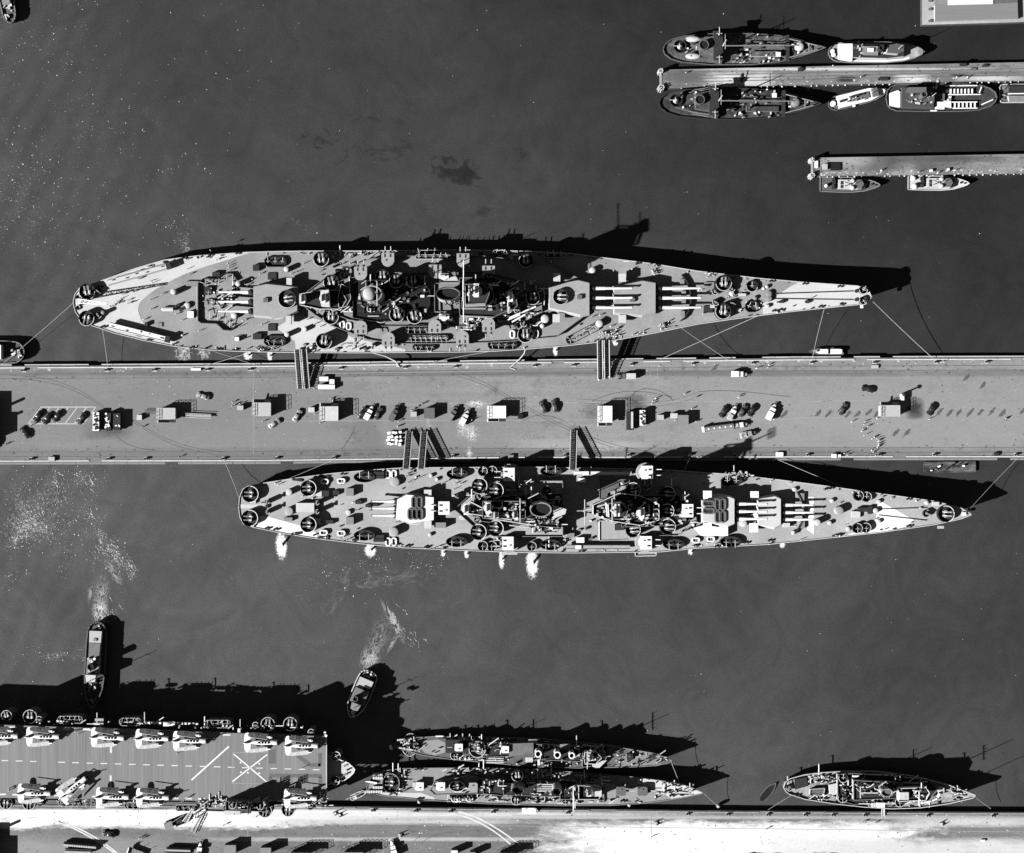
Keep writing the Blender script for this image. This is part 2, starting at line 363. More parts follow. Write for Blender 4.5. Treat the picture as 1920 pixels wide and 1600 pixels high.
# stains where parked cars have dripped oil
mb = MB()
for i, (x, y) in enumerate([(1534, 775), (1553, 776), (1590, 777), (1608, 776), (1629, 773), (1645, 776), (1762, 772), (1781, 774), (1798, 773), (1819, 774), (1838, 773), (1859, 773), (1880, 775), (1918, 770), (1680, 811), (1470, 777), (1340, 690), (1700, 812), (1812, 708), (1842, 724)]):
    c = P(x, y, PZ + 0.05 + 0.003 * i); n = 18; a0 = R(50)
    pts = []
    for j in range(n):
        t = 2 * math.pi * j / n; rr = random.uniform(0.5, 1.15); u, v = 1.9 * rr * math.cos(t), 0.65 * rr * math.sin(t)
        pts.append((c.x + u * math.cos(a0) - v * math.sin(a0), c.y + u * math.sin(a0) + v * math.cos(a0), c.z))
    mb.add(pts, [tuple(range(n))])
tag(mb.build('oil_stains', mat('oily_asphalt', 0.10, 0.3, 1.2)), 'dark oil stains in the empty parking bays', kind='stuff')
# the timber jetties of the upper right
JZ = 2.6
JST = {True: [(1390, 150, 10, 2.2, .6, .9), (1710, 148, 5, 1.2, .62, .8), (1590, 149, 3, .8, .04, .8), (1800, 143, 3, .6, .04, .8), (1285, 146, 5, 1.5, .1, 1), (1850, 148, 9, .7, .5, 1), (1560, 130, 40, .4, .5, 1)],
       False: [(1695, 317, 4, 2, .6, .9), (1672, 306, 5, 3, .06, 1.2), (1740, 310, 9, 3, .10, 1.3), (1640, 312, 4, 3, .12, 1.2), (1580, 300, 8, 2, .3, 1), (1790, 298, 12, 1, .08, 1)]}
def jetty(top, bot, label, pile_top=False):
    slab('jetty', top, bot, JZ, paved('jetty_timber' + ('_worn' if len(top) > 3 else '_stained'), 0.19, JST[len(top) > 3], 0.28), label)
    mb = MB(); x0, x1 = top[0][0] + 6, 1990
    for i in range(int((x1 - x0) / 13.5)):
        x = x0 + i * 13.5 + random.uniform(-3, 3)
        if random.random() < .12: continue
        mb.tube(P(x, lerp(bot, x) + 1.5, -2), P(x, lerp(bot, x) + 1.5, JZ + random.uniform(-.6, .5)), random.uniform(.18, .34))
        if pile_top: mb.tube(P(x, lerp(top, x) - 1.0, -2), P(x, lerp(top, x) - 1.0, JZ + 0.3), 0.25)
    tag(mb.build('jetty_piles', LIGHT), label + ', its row of piles', kind='structure')
JA_T, JA_B = [(1243, 131), (1560, 124), (1920, 117), (2250, 111)], [(1243, 166), (1560, 159), (1920, 152), (2250, 146)]
JB_T, JB_B = [(1529, 296), (1920, 289), (2250, 283)], [(1529, 331), (1920, 325.5), (2250, 321)]
jetty(JA_T, JA_B, 'long timber jetty between the net tenders')
jetty(JB_T, JB_B, 'blotched timber jetty with motor boats')
ribbon('jetty_planks', [sh(JA_T, 12)[:3], sh(JA_T, 24)[:3], sh(JA_T, 18)[:3]], 0.25, GREY, 'dark plank seams along the long jetty', 0.03, JZ)
DOL = [(1239, 133, 5.5, 'upper head of the long timber jetty'), (1240, 164, 7, 'lower head of the long timber jetty'), (1523, 300, 5, 'upper head of the blotched short jetty'), (1523, 329, 6, 'lower head of the blotched short jetty')]
for x, y, r, wh in DOL:
    mb = MB(); c = P(x, y, 4)
    for k in range(9):
        a = k * 2 * math.pi / 8; q = 0 if k == 8 else r * 0.12
        mb.tube((c.x + 1.25 * q * math.cos(a), c.y + 1.25 * q * math.sin(a), -2), (c.x + q * math.cos(a), c.y + q * math.sin(a), 4.2 + random.uniform(-.3, .3)), 0.26)
    o = mb.build('mooring_dolphin', LIGHT, org=(c.x, c.y, 0)); tag(o, 'cluster of lashed piles at the ' + wh, 'dolphin', 'pile clusters at the jetty heads')
for (x, y0, y1, wh) in ((1238.5, 138, 159, 'long'), (1522.5, 305, 324, 'short')):
    mb = MB(); mb.wall([P(x, y0, 2.2), P(x, y1, 2.2)], 0.4, 0.7)
    tag(mb.build('fender_log', STEEL), f'grey fender log across the head of the {wh} jetty', 'fender')
# wharf with a shed roof at the top right corner
c0 = P(1730, 46, JZ)
slab('wharf', [(1729, -300), (2300, -300)], [(1729, 47), (1905, 42)] + [(1920, 41), (2300, 36)], JZ, mat('pale_wharf', 0.40, 0.12, 0.8, stain=0.15), 'pale wharf deck in the upper right corner')
sh0 = empty('shed', P(1825, 18, JZ), 'long low shed with ridged grey roof on the pale wharf', 'shed')
mb = MB(); mb.prism(W2([(1753, 9), (1908, 4), (1909, 35), (1753, 40)], 4.2), JZ, 4.2, tm=1); mb.build('wall', [LIGHT, mat('ridged_roof', 0.20, 0.12, 1.5, stretch=(0.05, 2, 1))], sh0)
mb = MB(); mb.prism(W2([(1778, -40), (1862, -40), (1862, 7), (1778, 9)], 5.2), JZ, 5.2); mb.build('roof', WHITE, sh0)
mb = MB(); mb.prism(W2([(1753, -40), (1777, -40), (1777, 8.5), (1753, 9)], 4.6), JZ, 4.6); mb.build('annex', MID, sh0)
mb = MB(); mb.prism(W2([(1863, -40), (1908, -40), (1908, 3.5), (1863, 6.5)], 4.8), JZ, 4.8); mb.build('lean_to', GREY, sh0)
mb = MB()
for i in range(12): mb.tube(P(1752 + i * 13.6, 40.5 - i * .45, JZ), P(1752 + i * 13.6, 40.5 - i * .45, JZ + .5), 0.3)
for y in (2, 18, 40): mb.box(*P(1744, y, JZ)[:2], JZ, JZ + .6, 1.2, .7)
tag(mb.build('wharf_cleats', GREY), 'cleats along the wharf edge', kind='structure')
# ------------------------------------------------------------------ ships
class Ship:
    arc = (165, 345)  # span of each tub rim coloured pale, imitating sunlight on the wall
    def __init__(s, name, label, cat, top, bot, sheer, group=None, hull=HULL, deck=DECK, edge=LIGHT, wl=0.93, rake=0, side_mats=None, edge_h=0.35, hullname='hull', flare=None):
        s.top, s.bot, s.sheer = top, bot, sheer
        xs = sorted(set([x for x, _ in top] + [x for x, _ in bot] + [x for x, _ in sheer]))
        x0, x1 = max(top[0][0], bot[0][0]), min(top[-1][0], bot[-1][0]); x0, x1 = min(top[0][0], bot[0][0]), max(top[-1][0], bot[-1][0])
        s.xs = [x for x in xs if x0 <= x <= x1]
        more = []
        for a, b in zip(s.xs[:-1], s.xs[1:]):
            k = int((b - a) / 25)
            more += [a + (b - a) * i / (k + 1) for i in range(1, k + 1)]
        s.xs = sorted(s.xs + more)
        cx, cy = (x0 + x1) / 2, (lerp(top, (x0 + x1) / 2) + lerp(bot, (x0 + x1) / 2)) / 2
        s.root = empty(name, P(cx, cy, 0), label, cat, group)
        rt = [P(x, lerp(top, x), s.z(x)) for x in s.xs]; rb = [P(x, lerp(bot, x), s.z(x)) for x in s.xs]
        mid = [(a + b) / 2 for a, b in zip(rt, rb)]
        n = len(s.xs); L = x1 - x0
        def low(p, m, x, f, z):
            q = m + (p - m) * f; q.z = z
            u = (x - x0) / L
            if rake: q.x -= rake * max(0, (u - 0.85) / 0.15) ** 2 * (1 if rake > 0 else 1)
            return q
        def fl(x):
            u = (x - x0) / L
            return lerp(flare, u) if flare else wl
        loop_d = rt + rb[::-1]
        def ringz(frac):
            a = [low(p, m, x, 1 - (1 - fl(x)) * (1 - frac) , -1.0 + (p.z + 1.0) * frac) for p, m, x in zip(rt, mid, s.xs)]
            b = [low(p, m, x, 1 - (1 - fl(x)) * (1 - frac), -1.0 + (p.z + 1.0) * frac) for p, m, x in zip(rb, mid, s.xs)]
            for q, p, x in zip(a + b, rt + rb, s.xs + s.xs):
                if rake: q.x += rake * frac * max(0, ((x - x0) / L - 0.85) / 0.15) ** 2
            return a + b[::-1]
        mb = MB(); mb.loft([ringz(0), ringz(0.5), loop_d], close=False); mb.build(hullname, hull, s.root)
        mb = MB(); mb.add(rt + rb, [(n + i, n + i + 1, i + 1, i) for i in range(n - 1)]); mb.build('deck', deck, s.root)
        if edge: 
            mb = MB(); up = Vector((0, 0, 0)); mb.wall(loop_d + [loop_d[0]], edge_h, 0.22); mb.build('bulwark', edge, s.root)  # curb along the deck edge, its pale colour standing in for the sunlit side
    def z(s, x): return lerp(s.sheer, x)
    def mid(s, x): return (lerp(s.top, x) + lerp(s.bot, x)) / 2
    def base(s, x, b): return s.z(x) + b
    def patch(s, top, bot, m, name='deck_paint', dz=0.05):
        x0, x1 = max(top[0][0], bot[0][0]), min(top[-1][0], bot[-1][0])
        xs = sorted(set([x for x in s.xs if x0 < x < x1] + [x for x, _ in top + bot if x0 <= x <= x1] + [x0, x1]))
        a = [P(x, max(lerp(top, x), lerp(s.top, x) + .6), s.z(x) + dz) for x in xs]; b = [P(x, min(lerp(bot, x), lerp(s.bot, x) - .6), s.z(x) + dz) for x in xs]
        n = len(xs); mb = MB(); mb.add(a + b, [(n + i, n + i + 1, i + 1, i) for i in range(n - 1)]); return mb.build(name, m, s.root)
    def zat(s, pts, b):
        x = sum(p[0] for p in pts) / len(pts); return s.z(x) + b
    def house(s, pts, b0, b1, m=LIGHT, tm=None, name='deckhouse', k=1.0, parent=None, bulwark=0, bm_=None):
        z0, z1 = s.zat(pts, b0), s.zat(pts, b1)
        mb = MB(); mb.prism(W2(pts, z1), z0, z1, 0, 1, k); o = mb.build(name, [m, tm or m], parent or s.root)
        if bulwark:
            mb = MB(); q = [P(x, y, z1) for x, y in pts]; mb.wall(q + [q[0]], bulwark, 0.16); mb.build('bulwark', bm_ or (MID if m is not WHITE else LIGHT), o)
        return o
    def box(s, x, y, L, Wd, b0, b1, m=LIGHT, name='locker', rot=0, tm=None, k=1.0, parent=None):
        z0, z1 = s.z(x) + b0, s.z(x) + b1; c = P(x, y, z1); u = SC(z1)
        mb = MB(); mb.box(c.x, c.y, z0, z1, L * u, Wd * u, R(rot), 0, 1, k); return mb.build(name, [m, tm or m], parent or s.root)
    def cyl(s, x, y, r, b0, b1, m=LIGHT, name='ventilator', tm=None, k=1.0, dome=0, ry=None, parent=None, n=16):
        z0, z1 = s.z(x) + b0, s.z(x) + b1; c = P(x, y, z1); u = SC(z1)
        mb = MB(); mb.cyl(c.x, c.y, z0, z1, r * u, n, 0, 1, k, (ry or r) * u)
        if dome: mb.dome(c.x, c.y, z1, r * u * .98, dome, n, 4, 1, (ry or r) * u * .98)
        return mb.build(name, [m, tm or m], parent or s.root)
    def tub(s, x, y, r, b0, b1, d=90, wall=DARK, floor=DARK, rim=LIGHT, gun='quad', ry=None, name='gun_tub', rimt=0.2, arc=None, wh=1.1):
        """round splinter tub: pedestal, floor, wall with a pale rim arc painted as its sunlit part, and its gun pointing d degrees in the photo's plane"""
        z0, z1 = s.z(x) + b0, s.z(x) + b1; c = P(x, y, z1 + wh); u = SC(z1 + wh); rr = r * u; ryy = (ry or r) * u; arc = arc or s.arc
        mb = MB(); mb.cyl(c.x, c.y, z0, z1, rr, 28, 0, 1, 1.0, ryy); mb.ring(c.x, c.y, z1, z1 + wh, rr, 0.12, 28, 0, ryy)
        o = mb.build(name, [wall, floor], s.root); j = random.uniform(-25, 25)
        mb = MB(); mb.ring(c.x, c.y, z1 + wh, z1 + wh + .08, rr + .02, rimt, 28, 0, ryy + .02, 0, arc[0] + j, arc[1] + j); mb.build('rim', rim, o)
        if gun == 'quad': quad_gun(c.x, c.y, z1, d, o, min(1, min(rr, ryy) / 2.6))
        elif gun == 'single': single_gun(c.x, c.y, z1, d, o)
        elif gun == 'pair':
            for sgn in (-1, 1):
                if rr > ryy: single_gun(c.x + sgn * rr * .42, c.y, z1, d, o, 1.3)
                else: single_gun(c.x, c.y + sgn * ryy * .42, z1, d, o, 1.3)
        elif gun == 'director':
            mb = MB(); mb.cyl(c.x, c.y, z1, z1 + 1.3, .45, 10); mb.box(c.x, c.y, z1 + 1.3, z1 + 1.7, 1.5, .4, R(d + 90)); mb.build('gun_director', MID, o)
        return o
    def gallery(s, x, y, L, Wd, b0, h, n, d=90, wall=DARK, rot=0, parent=None, floor=DARK, gun=True, name='gun_gallery', deep=0):
        """straight splinter shield with a row of n light automatic guns"""
        z0 = s.z(x) + b0; c = P(x, y, z0 + h); u = SC(z0 + h); Lm, Wm = L * u, Wd * u; cr, q = math.cos(R(rot)), math.sin(R(rot))
        g = lambda a, b: (c.x + cr * a - q * b, c.y + q * a + cr * b, z0)
        e = .28 * Wm
        pts = [g(-Lm / 2 + e, -Wm / 2), g(Lm / 2 - e, -Wm / 2), g(Lm / 2, -Wm / 2 + e), g(Lm / 2, Wm / 2 - e), g(Lm / 2 - e, Wm / 2), g(-Lm / 2 + e, Wm / 2), g(-Lm / 2, Wm / 2 - e), g(-Lm / 2, -Wm / 2 + e)]
        mb = MB(); mb.wall(pts + [pts[0]], h, 0.14); mb.prism([p[:2] for p in pts], z0 - (deep or (.0 if b0 == 0 else min(b0, .4))), z0 + .06, 1)
        o = mb.build(name, [wall, floor], parent or s.root)
        if gun:
            for i in range(n):
                p = g(-Lm / 2 + Lm * (i + .5) / n, 0); single_gun(p[0], p[1], z0, d + random.uniform(-25, 25), o)
        return o
    def turret(s, roof, b0, b1, ears, guns, x_front, x_tip, m=LIGHT, rm=ROOF, rafts=(), rb=0.42, slope=1.12, xb=None, hood=None):
        """big three-gun turret: sloped gunhouse on a barbette, rangefinder ears, three barrels with blast bags"""
        z0, z1 = s.zat(roof, b0), s.zat(roof, b1); pts = W2(roof, z1)
        cx = sum(p[0] for p in pts) / len(pts); cy = sum(p[1] for p in pts) / len(pts)
        low = [(cx + (p[0] - cx) * 1.03, cy + (p[1] - cy) * slope) for p in pts]
        zd = s.zat(roof, 0)
        mb = MB(); n = len(pts); mb.add([(x, y, z0) for x, y in low] + [(x, y, z1) for x, y in pts], [(i, (i + 1) % n, n + (i + 1) % n, n + i) for i in range(n)] + [tuple(range(n))[::-1]], 0)
        mb.add([(x, y, z1) for x, y in pts], [tuple(range(n))], 1)
        u = SC(z1); mb.cyl(cx, cy, zd, z0 - .02, 5.6 if abs(pts[0][1] - cy) > 3 else 4.8, 32, 0)
        o = mb.build('gun_turret', [m, rm], s.root)
        for x, y, L, Wd in ears:
            c = P(x, y, z1 - .8); mb = MB(); mb.box(c.x, c.y, z0 + .6, z1 - .8, L * u, Wd * u, 0); mb.build('rangefinder_hood', m, o)
        zb = (z0 + z1) / 2 + .1; dirn = 1 if x_tip > x_front else -1
        for y in guns:
            a, b = P(x_front, y, zb), P(x_tip, y, zb)
            a = a - Vector((dirn * .6, 0, 0)); b.z += .9
            L = b - a
            mb = MB(); mb.tube(a + L * .17, a + L * .40, .60, 12, 0, .52); mb.tube(a + L * .40, b - L * .03, .46, 12, 0, .30); mb.tube(b - L * .03, b, .40, 12, 1)
            g = mb.build('gun_barrel', [WHITE, MID], o)
            mb = MB(); mb.dome(a.x + dirn * 1.3, a.y, zb - .3, 1.15, 1.1, 12, 4); mb.tube(a + L * .10, a + L * .18, .9, 12, 0, .62); mb.build('blast_bag', DARK, g)
        for x, y, L, Wd in rafts:
            raft(x, y, L, Wd, z1, o)
        if hood: 
            c = P(*hood, z1 + .9); mb = MB(); mb.box(c.x, c.y, z1, z1 + .9, 1.6, 1.4); mb.build('sight_hood', GREY, o)
        return o
    def mount(s, x, y, d, b0, b1, m=LIGHT, rm=ROOF, sz=25, glen=16, single=False, lb=0, gm=LIGHT, sq=False):
        """enclosed twin (or single) gunhouse; d = photo direction of the guns in degrees"""
        z0, z1 = s.z(x) + b0, s.z(x) + b1; u = SC(z1); c = P(x, y, z1); a = R(d); ca, sa = math.cos(a), math.sin(a)
        h = sz * u / 2
        f = lambda p, q: (c.x + ca * p - sa * q, c.y + sa * p + ca * q)
        pts = [f(h, -h * .95), f(h, h * .95), f(-h * .3, h * .95), f(-h * .75, h * .7), f(-h, h * .25), f(-h, -h * .25), f(-h * .75, -h * .7), f(-h * .3, -h * .95)] if not (single or sq) else [f(h, -h * .95), f(h, h * .95), f(-h * .6, h * .95), f(-h * .6, -h * .95)] if sq else [f(h, -h * .7), f(h, h * .7), f(h * .6, h * .95), f(-h, h * .9), f(-h, -h * .9), f(h * .6, -h * .95)]
        mb = MB(); mb.prism(pts, z0, z1, 0, 1); mb.cyl(c.x, c.y, z0 - max(lb, .02), z0 - .01, h * .9, 20, 0)
        o = mb.build('gun_mount', [m, rm], s.root)
        mb = MB(); mb.box(*f(-h * .1, h * .3), z1, z1 + .3, .5, .4, a); mb.build('sight_hood', MID, o)
        for t in (() if single else (-.42, .42)):
            mb = MB(); mb.box(*f(h * .62, h * t), z1 - .5, z1 + .03, h * .5, h * .26, a); mb.build('gun_port', DARK, o)
        for t in ((0,) if single else (-.42, .42)):
            p0, p1 = f(h - .2, h * t), f(h + glen * u, h * t); zz = (z0 + z1) / 2
            mb = MB(); mb.tube((*f(h - .1, h * t), zz), (*f(h + .9, h * t), zz + .08), .34, 10, 1); mb.tube((*p0, zz), (*p1, zz + .5), .2, 8, 0, .14); mb.build('gun_barrel', [gm, DARK], o)
        return o
    def funnel(s, x, y, rx, ry, b0, b1, m=LIGHT, cap=DARK, dy0=0):
        z0, z1 = s.z(x) + b0, s.z(x) + b1; c = P(x, y, z1); u = SC(z1)
        mb = MB(); mb.cyl(c.x, c.y, z0, z1 - 1.2, rx * u, 28, 0, 0, 1, ry * u); mb.ring(c.x, c.y, z1 - 1.2, z1, rx * u, .3, 28, 0, ry * u)
        o = mb.build('funnel', m, s.root)
        mb = MB(); mb.cyl(c.x, c.y, z1 - 1.19, z1 - 1.1, rx * u - .35, 28, 0, 0, 1, ry * u - .35); mb.build('funnel_mouth', BLACK, o)
        mb = MB(); mb.ring(c.x, c.y, z1 + .01, z1 + .15, rx * u + .1, .35, 28, 0, ry * u + .1); mb.build('funnel_rim', cap, o)
        mb = MB()
        for t in (-.4, .1, .5): mb.tube((c.x + rx * u * t, c.y - ry * u - .3, z0), (c.x + rx * u * t, c.y - ry * u - .3, z1 - 1), .16)
        mb.build('steam_pipe', LIGHT, o); return o
    def mast(s, x, y, b0, b1, yards=(), r=.3, m=LIGHT, lean=0, name='mast', radar=None):
        z0, z1 = s.z(x) + b0, s.z(x) + b1; c = P(x, y, z0)
        mb = MB(); mb.tube((c.x, c.y, z0), (c.x + lean, c.y, z1), r, 8, 0, r * .4); o = mb.build(name, m, s.root)
        for f, L in yards:
            z = z0 + (z1 - z0) * f; xx = c.x + lean * f
            mb = MB(); mb.tube((xx, c.y - L / 2, z), (xx, c.y + L / 2, z), .16, 6); 
            for t in (-.45, -.2, .2, .45): mb.tube((xx, c.y + L * t, z), (xx, c.y + L * t, z + .9), .07, 4)
            mb.build('yardarm', m, o)
        if radar:
            rw, rh = radar; mb = MB(); zc = z1 - .5; xx = c.x + lean
            for i in range(6): mb.tube((xx + .3, c.y - rw / 2 + rw * i / 5, zc - rh / 2), (xx + .3, c.y - rw / 2 + rw * i / 5, zc + rh / 2), .14, 4)
            for i in range(5): mb.tube((xx + .3, c.y - rw / 2, zc - rh / 2 + rh * i / 4), (xx + .3, c.y + rw / 2, zc - rh / 2 + rh * i / 4), .07, 4)
            mb.build('radar_antenna', m, o)
        return o
    def bollards(s, pts, m=DARK, b=0):
        for x, y in pts:
            z = s.z(x) + b; mb = MB()
            for dx in (-3.2, 3.2):
                c = P(x + dx, y, z + .8); mb.cyl(c.x, c.y, z, z + .8, .36, 10)
            mb.build('bollard', m, s.root)
    def director(s, x, y, r, b0, b1, m=LIGHT, d=0):
        o = s.cyl(x, y, r, b0, b1, m, 'fire_control_director', WHITE, .92)
        z1 = s.z(x) + b1; c = P(x, y, z1); mb = MB(); mb.box(c.x, c.y, z1 + .02, z1 + .8, 1.6, r * SC(z1) * 2.3, R(d)); mb.build('rangefinder', WHITE, o)
        mb = MB(); mb.box(c.x - .6, c.y, z1 + .9, z1 + 1.6, .5, 2.2, R(d)); mb.build('radar_antenna', LIGHT, o); return o
    def light_(s, x, y, b, r=.55):
        z = s.z(x) + b; c = P(x, y, z); mb = MB(); mb.cyl(c.x, c.y, z - 1.2, z - .4, .16, 8); mb.tube((c.x - .35, c.y, z), (c.x + .35, c.y, z), r, 14); mb.build('searchlight', MID, s.root)
    def edge_gear(s, x0, x1, n, inner=0):
        for _ in range(n):
            x = random.uniform(x0, x1); t, b_ = lerp(s.top, x), lerp(s.bot, x)
            if random.random() < inner: y = random.uniform(t + 6, b_ - 6)
            else: y = t + random.uniform(1.5, 5) if random.random() < .5 else b_ - random.uniform(1.5, 5)
            m = random.choice((WHITE, LIGHT, DARK, MID, DARK)); k = random.random()
            if k < .45: s.box(x, y, random.uniform(1.5, 5), random.uniform(1.2, 2.4), 0, random.uniform(.3, 1.0), m, 'cleat', random.choice((0, 0, 90, 15)))
            elif k < .8: s.cyl(x, y, random.uniform(.8, 1.8), 0, random.uniform(.5, 1.4), m, 'mushroom_vent', n=8)
            else: s.box(x, y, random.uniform(5, 12), 1.1, 0, .35, m, 'coiled_hose', random.choice((0, 0, 90, 25)))
    def clutter(s, x0, y0, x1, y1, b, n, big=1.0):
        for _ in range(int(n * (2.0 if s.root.name in ('battleship', 'cruiser') else 1.8))):
            x, y = random.uniform(x0, x1), random.uniform(y0, y1); k = random.random()
            m = random.choice((LIGHT, WHITE, MID, GREY, DARK, LIGHT, STEEL))
            if k < .5: s.box(x, y, random.uniform(2.5, 8) * big, random.uniform(2, 4.5) * big, b, b + random.uniform(.6, 1.9), m, random.choice(('locker', 'ammunition_box', 'skylight')), random.choice((0, 0, 90, 30)))
            elif k < .75: s.cyl(x, y, random.uniform(1.4, 3) * big, b, b + random.uniform(.9, 2.2), m, random.choice(('ventilator', 'hose_reel')), n=10)
            else:
                z = s.z(x) + b; a = P(x, y, z + 1); mb = MB(); L = random.uniform(1.5, 4); t = random.choice((0, 1.57, .6)); mb.tube((a.x, a.y, z + .6), (a.x + L * math.cos(t), a.y + L * math.sin(t), z + .6), .18); mb.tube((a.x, a.y, z), (a.x, a.y, z + .7), .12)
                mb.tube((a.x + L * math.cos(t), a.y + L * math.sin(t), z), (a.x + L * math.cos(t), a.y + L * math.sin(t), z + .7), .12); mb.build('stowed_spar', random.choice((WHITE, LIGHT)), s.root)
def quad_gun(x, y, z, d, parent, k=1.0):
    a = R(d + random.uniform(-8, 8)); ca, sa = math.cos(a), math.sin(a); f = lambda p, q, h: (x + k * (ca * p - sa * q), y + k * (sa * p + ca * q), z + h)
    mb = MB(); mb.cyl(x, y, z + .05, z + .4, 1.0 * k, 14, 1)
    for q in (-.62, .62):
        mb.box(*f(-.25, q, 0)[:2], z + .5, z + 1.3, .85 * k, .42 * k, a, 0); mb.box(*f(-.9, q, 0)[:2], z + .5, z + .7, .35 * k, .5 * k, a, 2)
        for e in (-.13, .13): mb.tube(f(.2, q + e, 1.15), f(1.9, q + e, 1.7), .075, 6, 2)
    for q in (-1.15, 1.15): mb.box(*f(-.1, q, 0)[:2], z + .4, z + 1.4, .9 * k, .1, a, 2)
    mb.box(*f(-.55, 0, 0)[:2], z + .4, z + .9, .4 * k, .5 * k, a, 3)
    mb.build('antiaircraft_gun', [WHITE, DARK, LIGHT, MID], parent)
def single_gun(x, y, z, d, parent, k=1.0):
    a = R(d); ca, sa = math.cos(a), math.sin(a); f = lambda p, q, h: (x + ca * p - sa * q, y + sa * p + ca * q, z + h)
    mb = MB(); mb.cyl(x, y, z, z + .9, .22 * k, 8, 1, 1, .7); mb.tube(f(-.4, 0, 1.25), f(1.5 * k, 0, 1.7), .09 * k, 6, 0)
    for q in (-.38, .38): mb.box(*f(.15, q * k, 0)[:2], z + .9, z + 1.55, .1, .5 * k, a, 0)
    mb.build('machine_gun', [LIGHT, DARK], parent)
def raft(x, y, L, Wd, z, parent, m=GREY, name='life_raft', lattice=DARK):
    c = P(x, y, z + .5); u = SC(z); L, Wd = L * u, Wd * u; mb = MB(); t = min(L, Wd) * .22
    pts = []
    for sx, sy in ((1, 1), (-1, 1), (-1, -1), (1, -1)):
        for k in range(4):
            a = {(1, 1): 0, (-1, 1): 90, (-1, -1): 180, (1, -1): 270}[(sx, sy)] + 30 * k; rr = min(L, Wd) * .4
            pts.append((c.x + sx * (L / 2 - rr) + rr * math.cos(R(a)), c.y + sy * (Wd / 2 - rr) + rr * math.sin(R(a)), z + .35))
    n = len(pts)
    for i in range(n): mb.tube(pts[i], pts[(i + 1) % n], t, 6)
    mb.box(c.x, c.y, z + .08, z + .2, L - t, Wd - t, 0, 1)
    for i in range(1, 4):
        if L > Wd: mb.box(c.x - L / 2 + L * i / 4, c.y, z + .2, z + .26, .12, Wd - t, 0, 0)
        else: mb.box(c.x, c.y - Wd / 2 + Wd * i / 4, z + .2, z + .26, L - t, .12, 0, 0)
    return mb.build(name, [m, lattice], parent)

# ---------------- the long battleship
B_TOP = [(138, 564), (141, 552), (150, 540), (175, 532), (201, 523), (250, 505), (307, 488), (370, 480), (462, 473.5), (516, 472), (586, 471), (690, 471), (863, 469), (967, 471), (1063, 475), (1134, 484), (1217, 494), (1309, 509), (1421, 522), (1497, 529), (1607, 536.5), (1622, 541), (1630, 548), (1633, 556)]
B_BOT = [(138, 571), (142, 586), (150, 597), (172, 611), (191, 617), (214, 625), (266, 638), (328, 650), (391, 656.5), (443, 659), (523, 661), (586, 661.5), (669, 662), (863, 660.5), (926, 659), (988, 655), (1060, 649), (1113, 643), (1161, 637), (1226, 625), (1309, 608), (1380, 598), (1480, 585), (1547, 578), (1615, 571), (1627, 566), (1632, 560), (1633, 557)]
B = Ship('battleship', 'very long grey battleship with two forward triple turrets and broad pale stern, above the pier', 'battleship', B_TOP, B_BOT,
         [(138, 5.6), (600, 5.8), (1000, 6.2), (1300, 8.2), (1634, 11)], rake=4, flare=[(0, .8), (.2, .97), (.7, .97), (.85, .8), (1, .6)], edge_h=.4)
B.patch([(139, 540), (201, 522), (259, 503)], [(139, 600), (191, 618), (214, 626), (259, 638)], PALE)
CU = [(259, 582), (260, 573), (264, 566), (270, 560), (278, 553), (290, 544), (307, 534), (328, 523), (349, 513), (385, 500), (418, 490), (466, 475)]
B.patch([(259, 503), (307, 487), (370, 479), (466, 472)], CU, PALE)
B.patch([(259, 582), (261, 590), (264, 597), (270, 607), (280, 616), (330, 640)], [(259, 640), (330, 652)], PALE)
B.patch([(1430, 570), (1450, 559), (1463, 550), (1497, 528), (1632, 530)], [(1430, 592), (1632, 572)], PALE)
B.patch([(519, 614), (557, 590), (600, 600), (660, 632), (690, 640), (760, 655)], [(519, 616), (553, 640), (555, 662), (760, 662)], PALE)
# turrets
T3 = B.turret([(475, 538), (500, 533), (557, 539), (557, 583), (542, 590), (508, 594), (475, 591)], 1.0, 4.6, [(542, 528, 10, 14), (541, 600, 10, 15)], (548, 566, 584), 475, 407, LIGHT, ROOF, hood=(498, 563))
B.turret([(1151, 538), (1205, 527), (1229, 531), (1229, 586), (1205, 591), (1152, 586)], 1.2, 4.6, [(1167, 521, 13, 15), (1167, 598, 13, 15)], (541, 559, 577), 1229, 1316, LIGHT, ROOF, hood=(1186, 562))
B.turret([(1030, 540), (1067, 529), (1084, 526), (1105, 531), (1105, 587), (1088, 590), (1030, 577)], 4.4, 7.8, [(1044, 520, 13, 15), (1043, 597, 13, 15)], (541, 559, 577), 1105, 1187, LIGHT, ROOF, hood=(1087, 557))
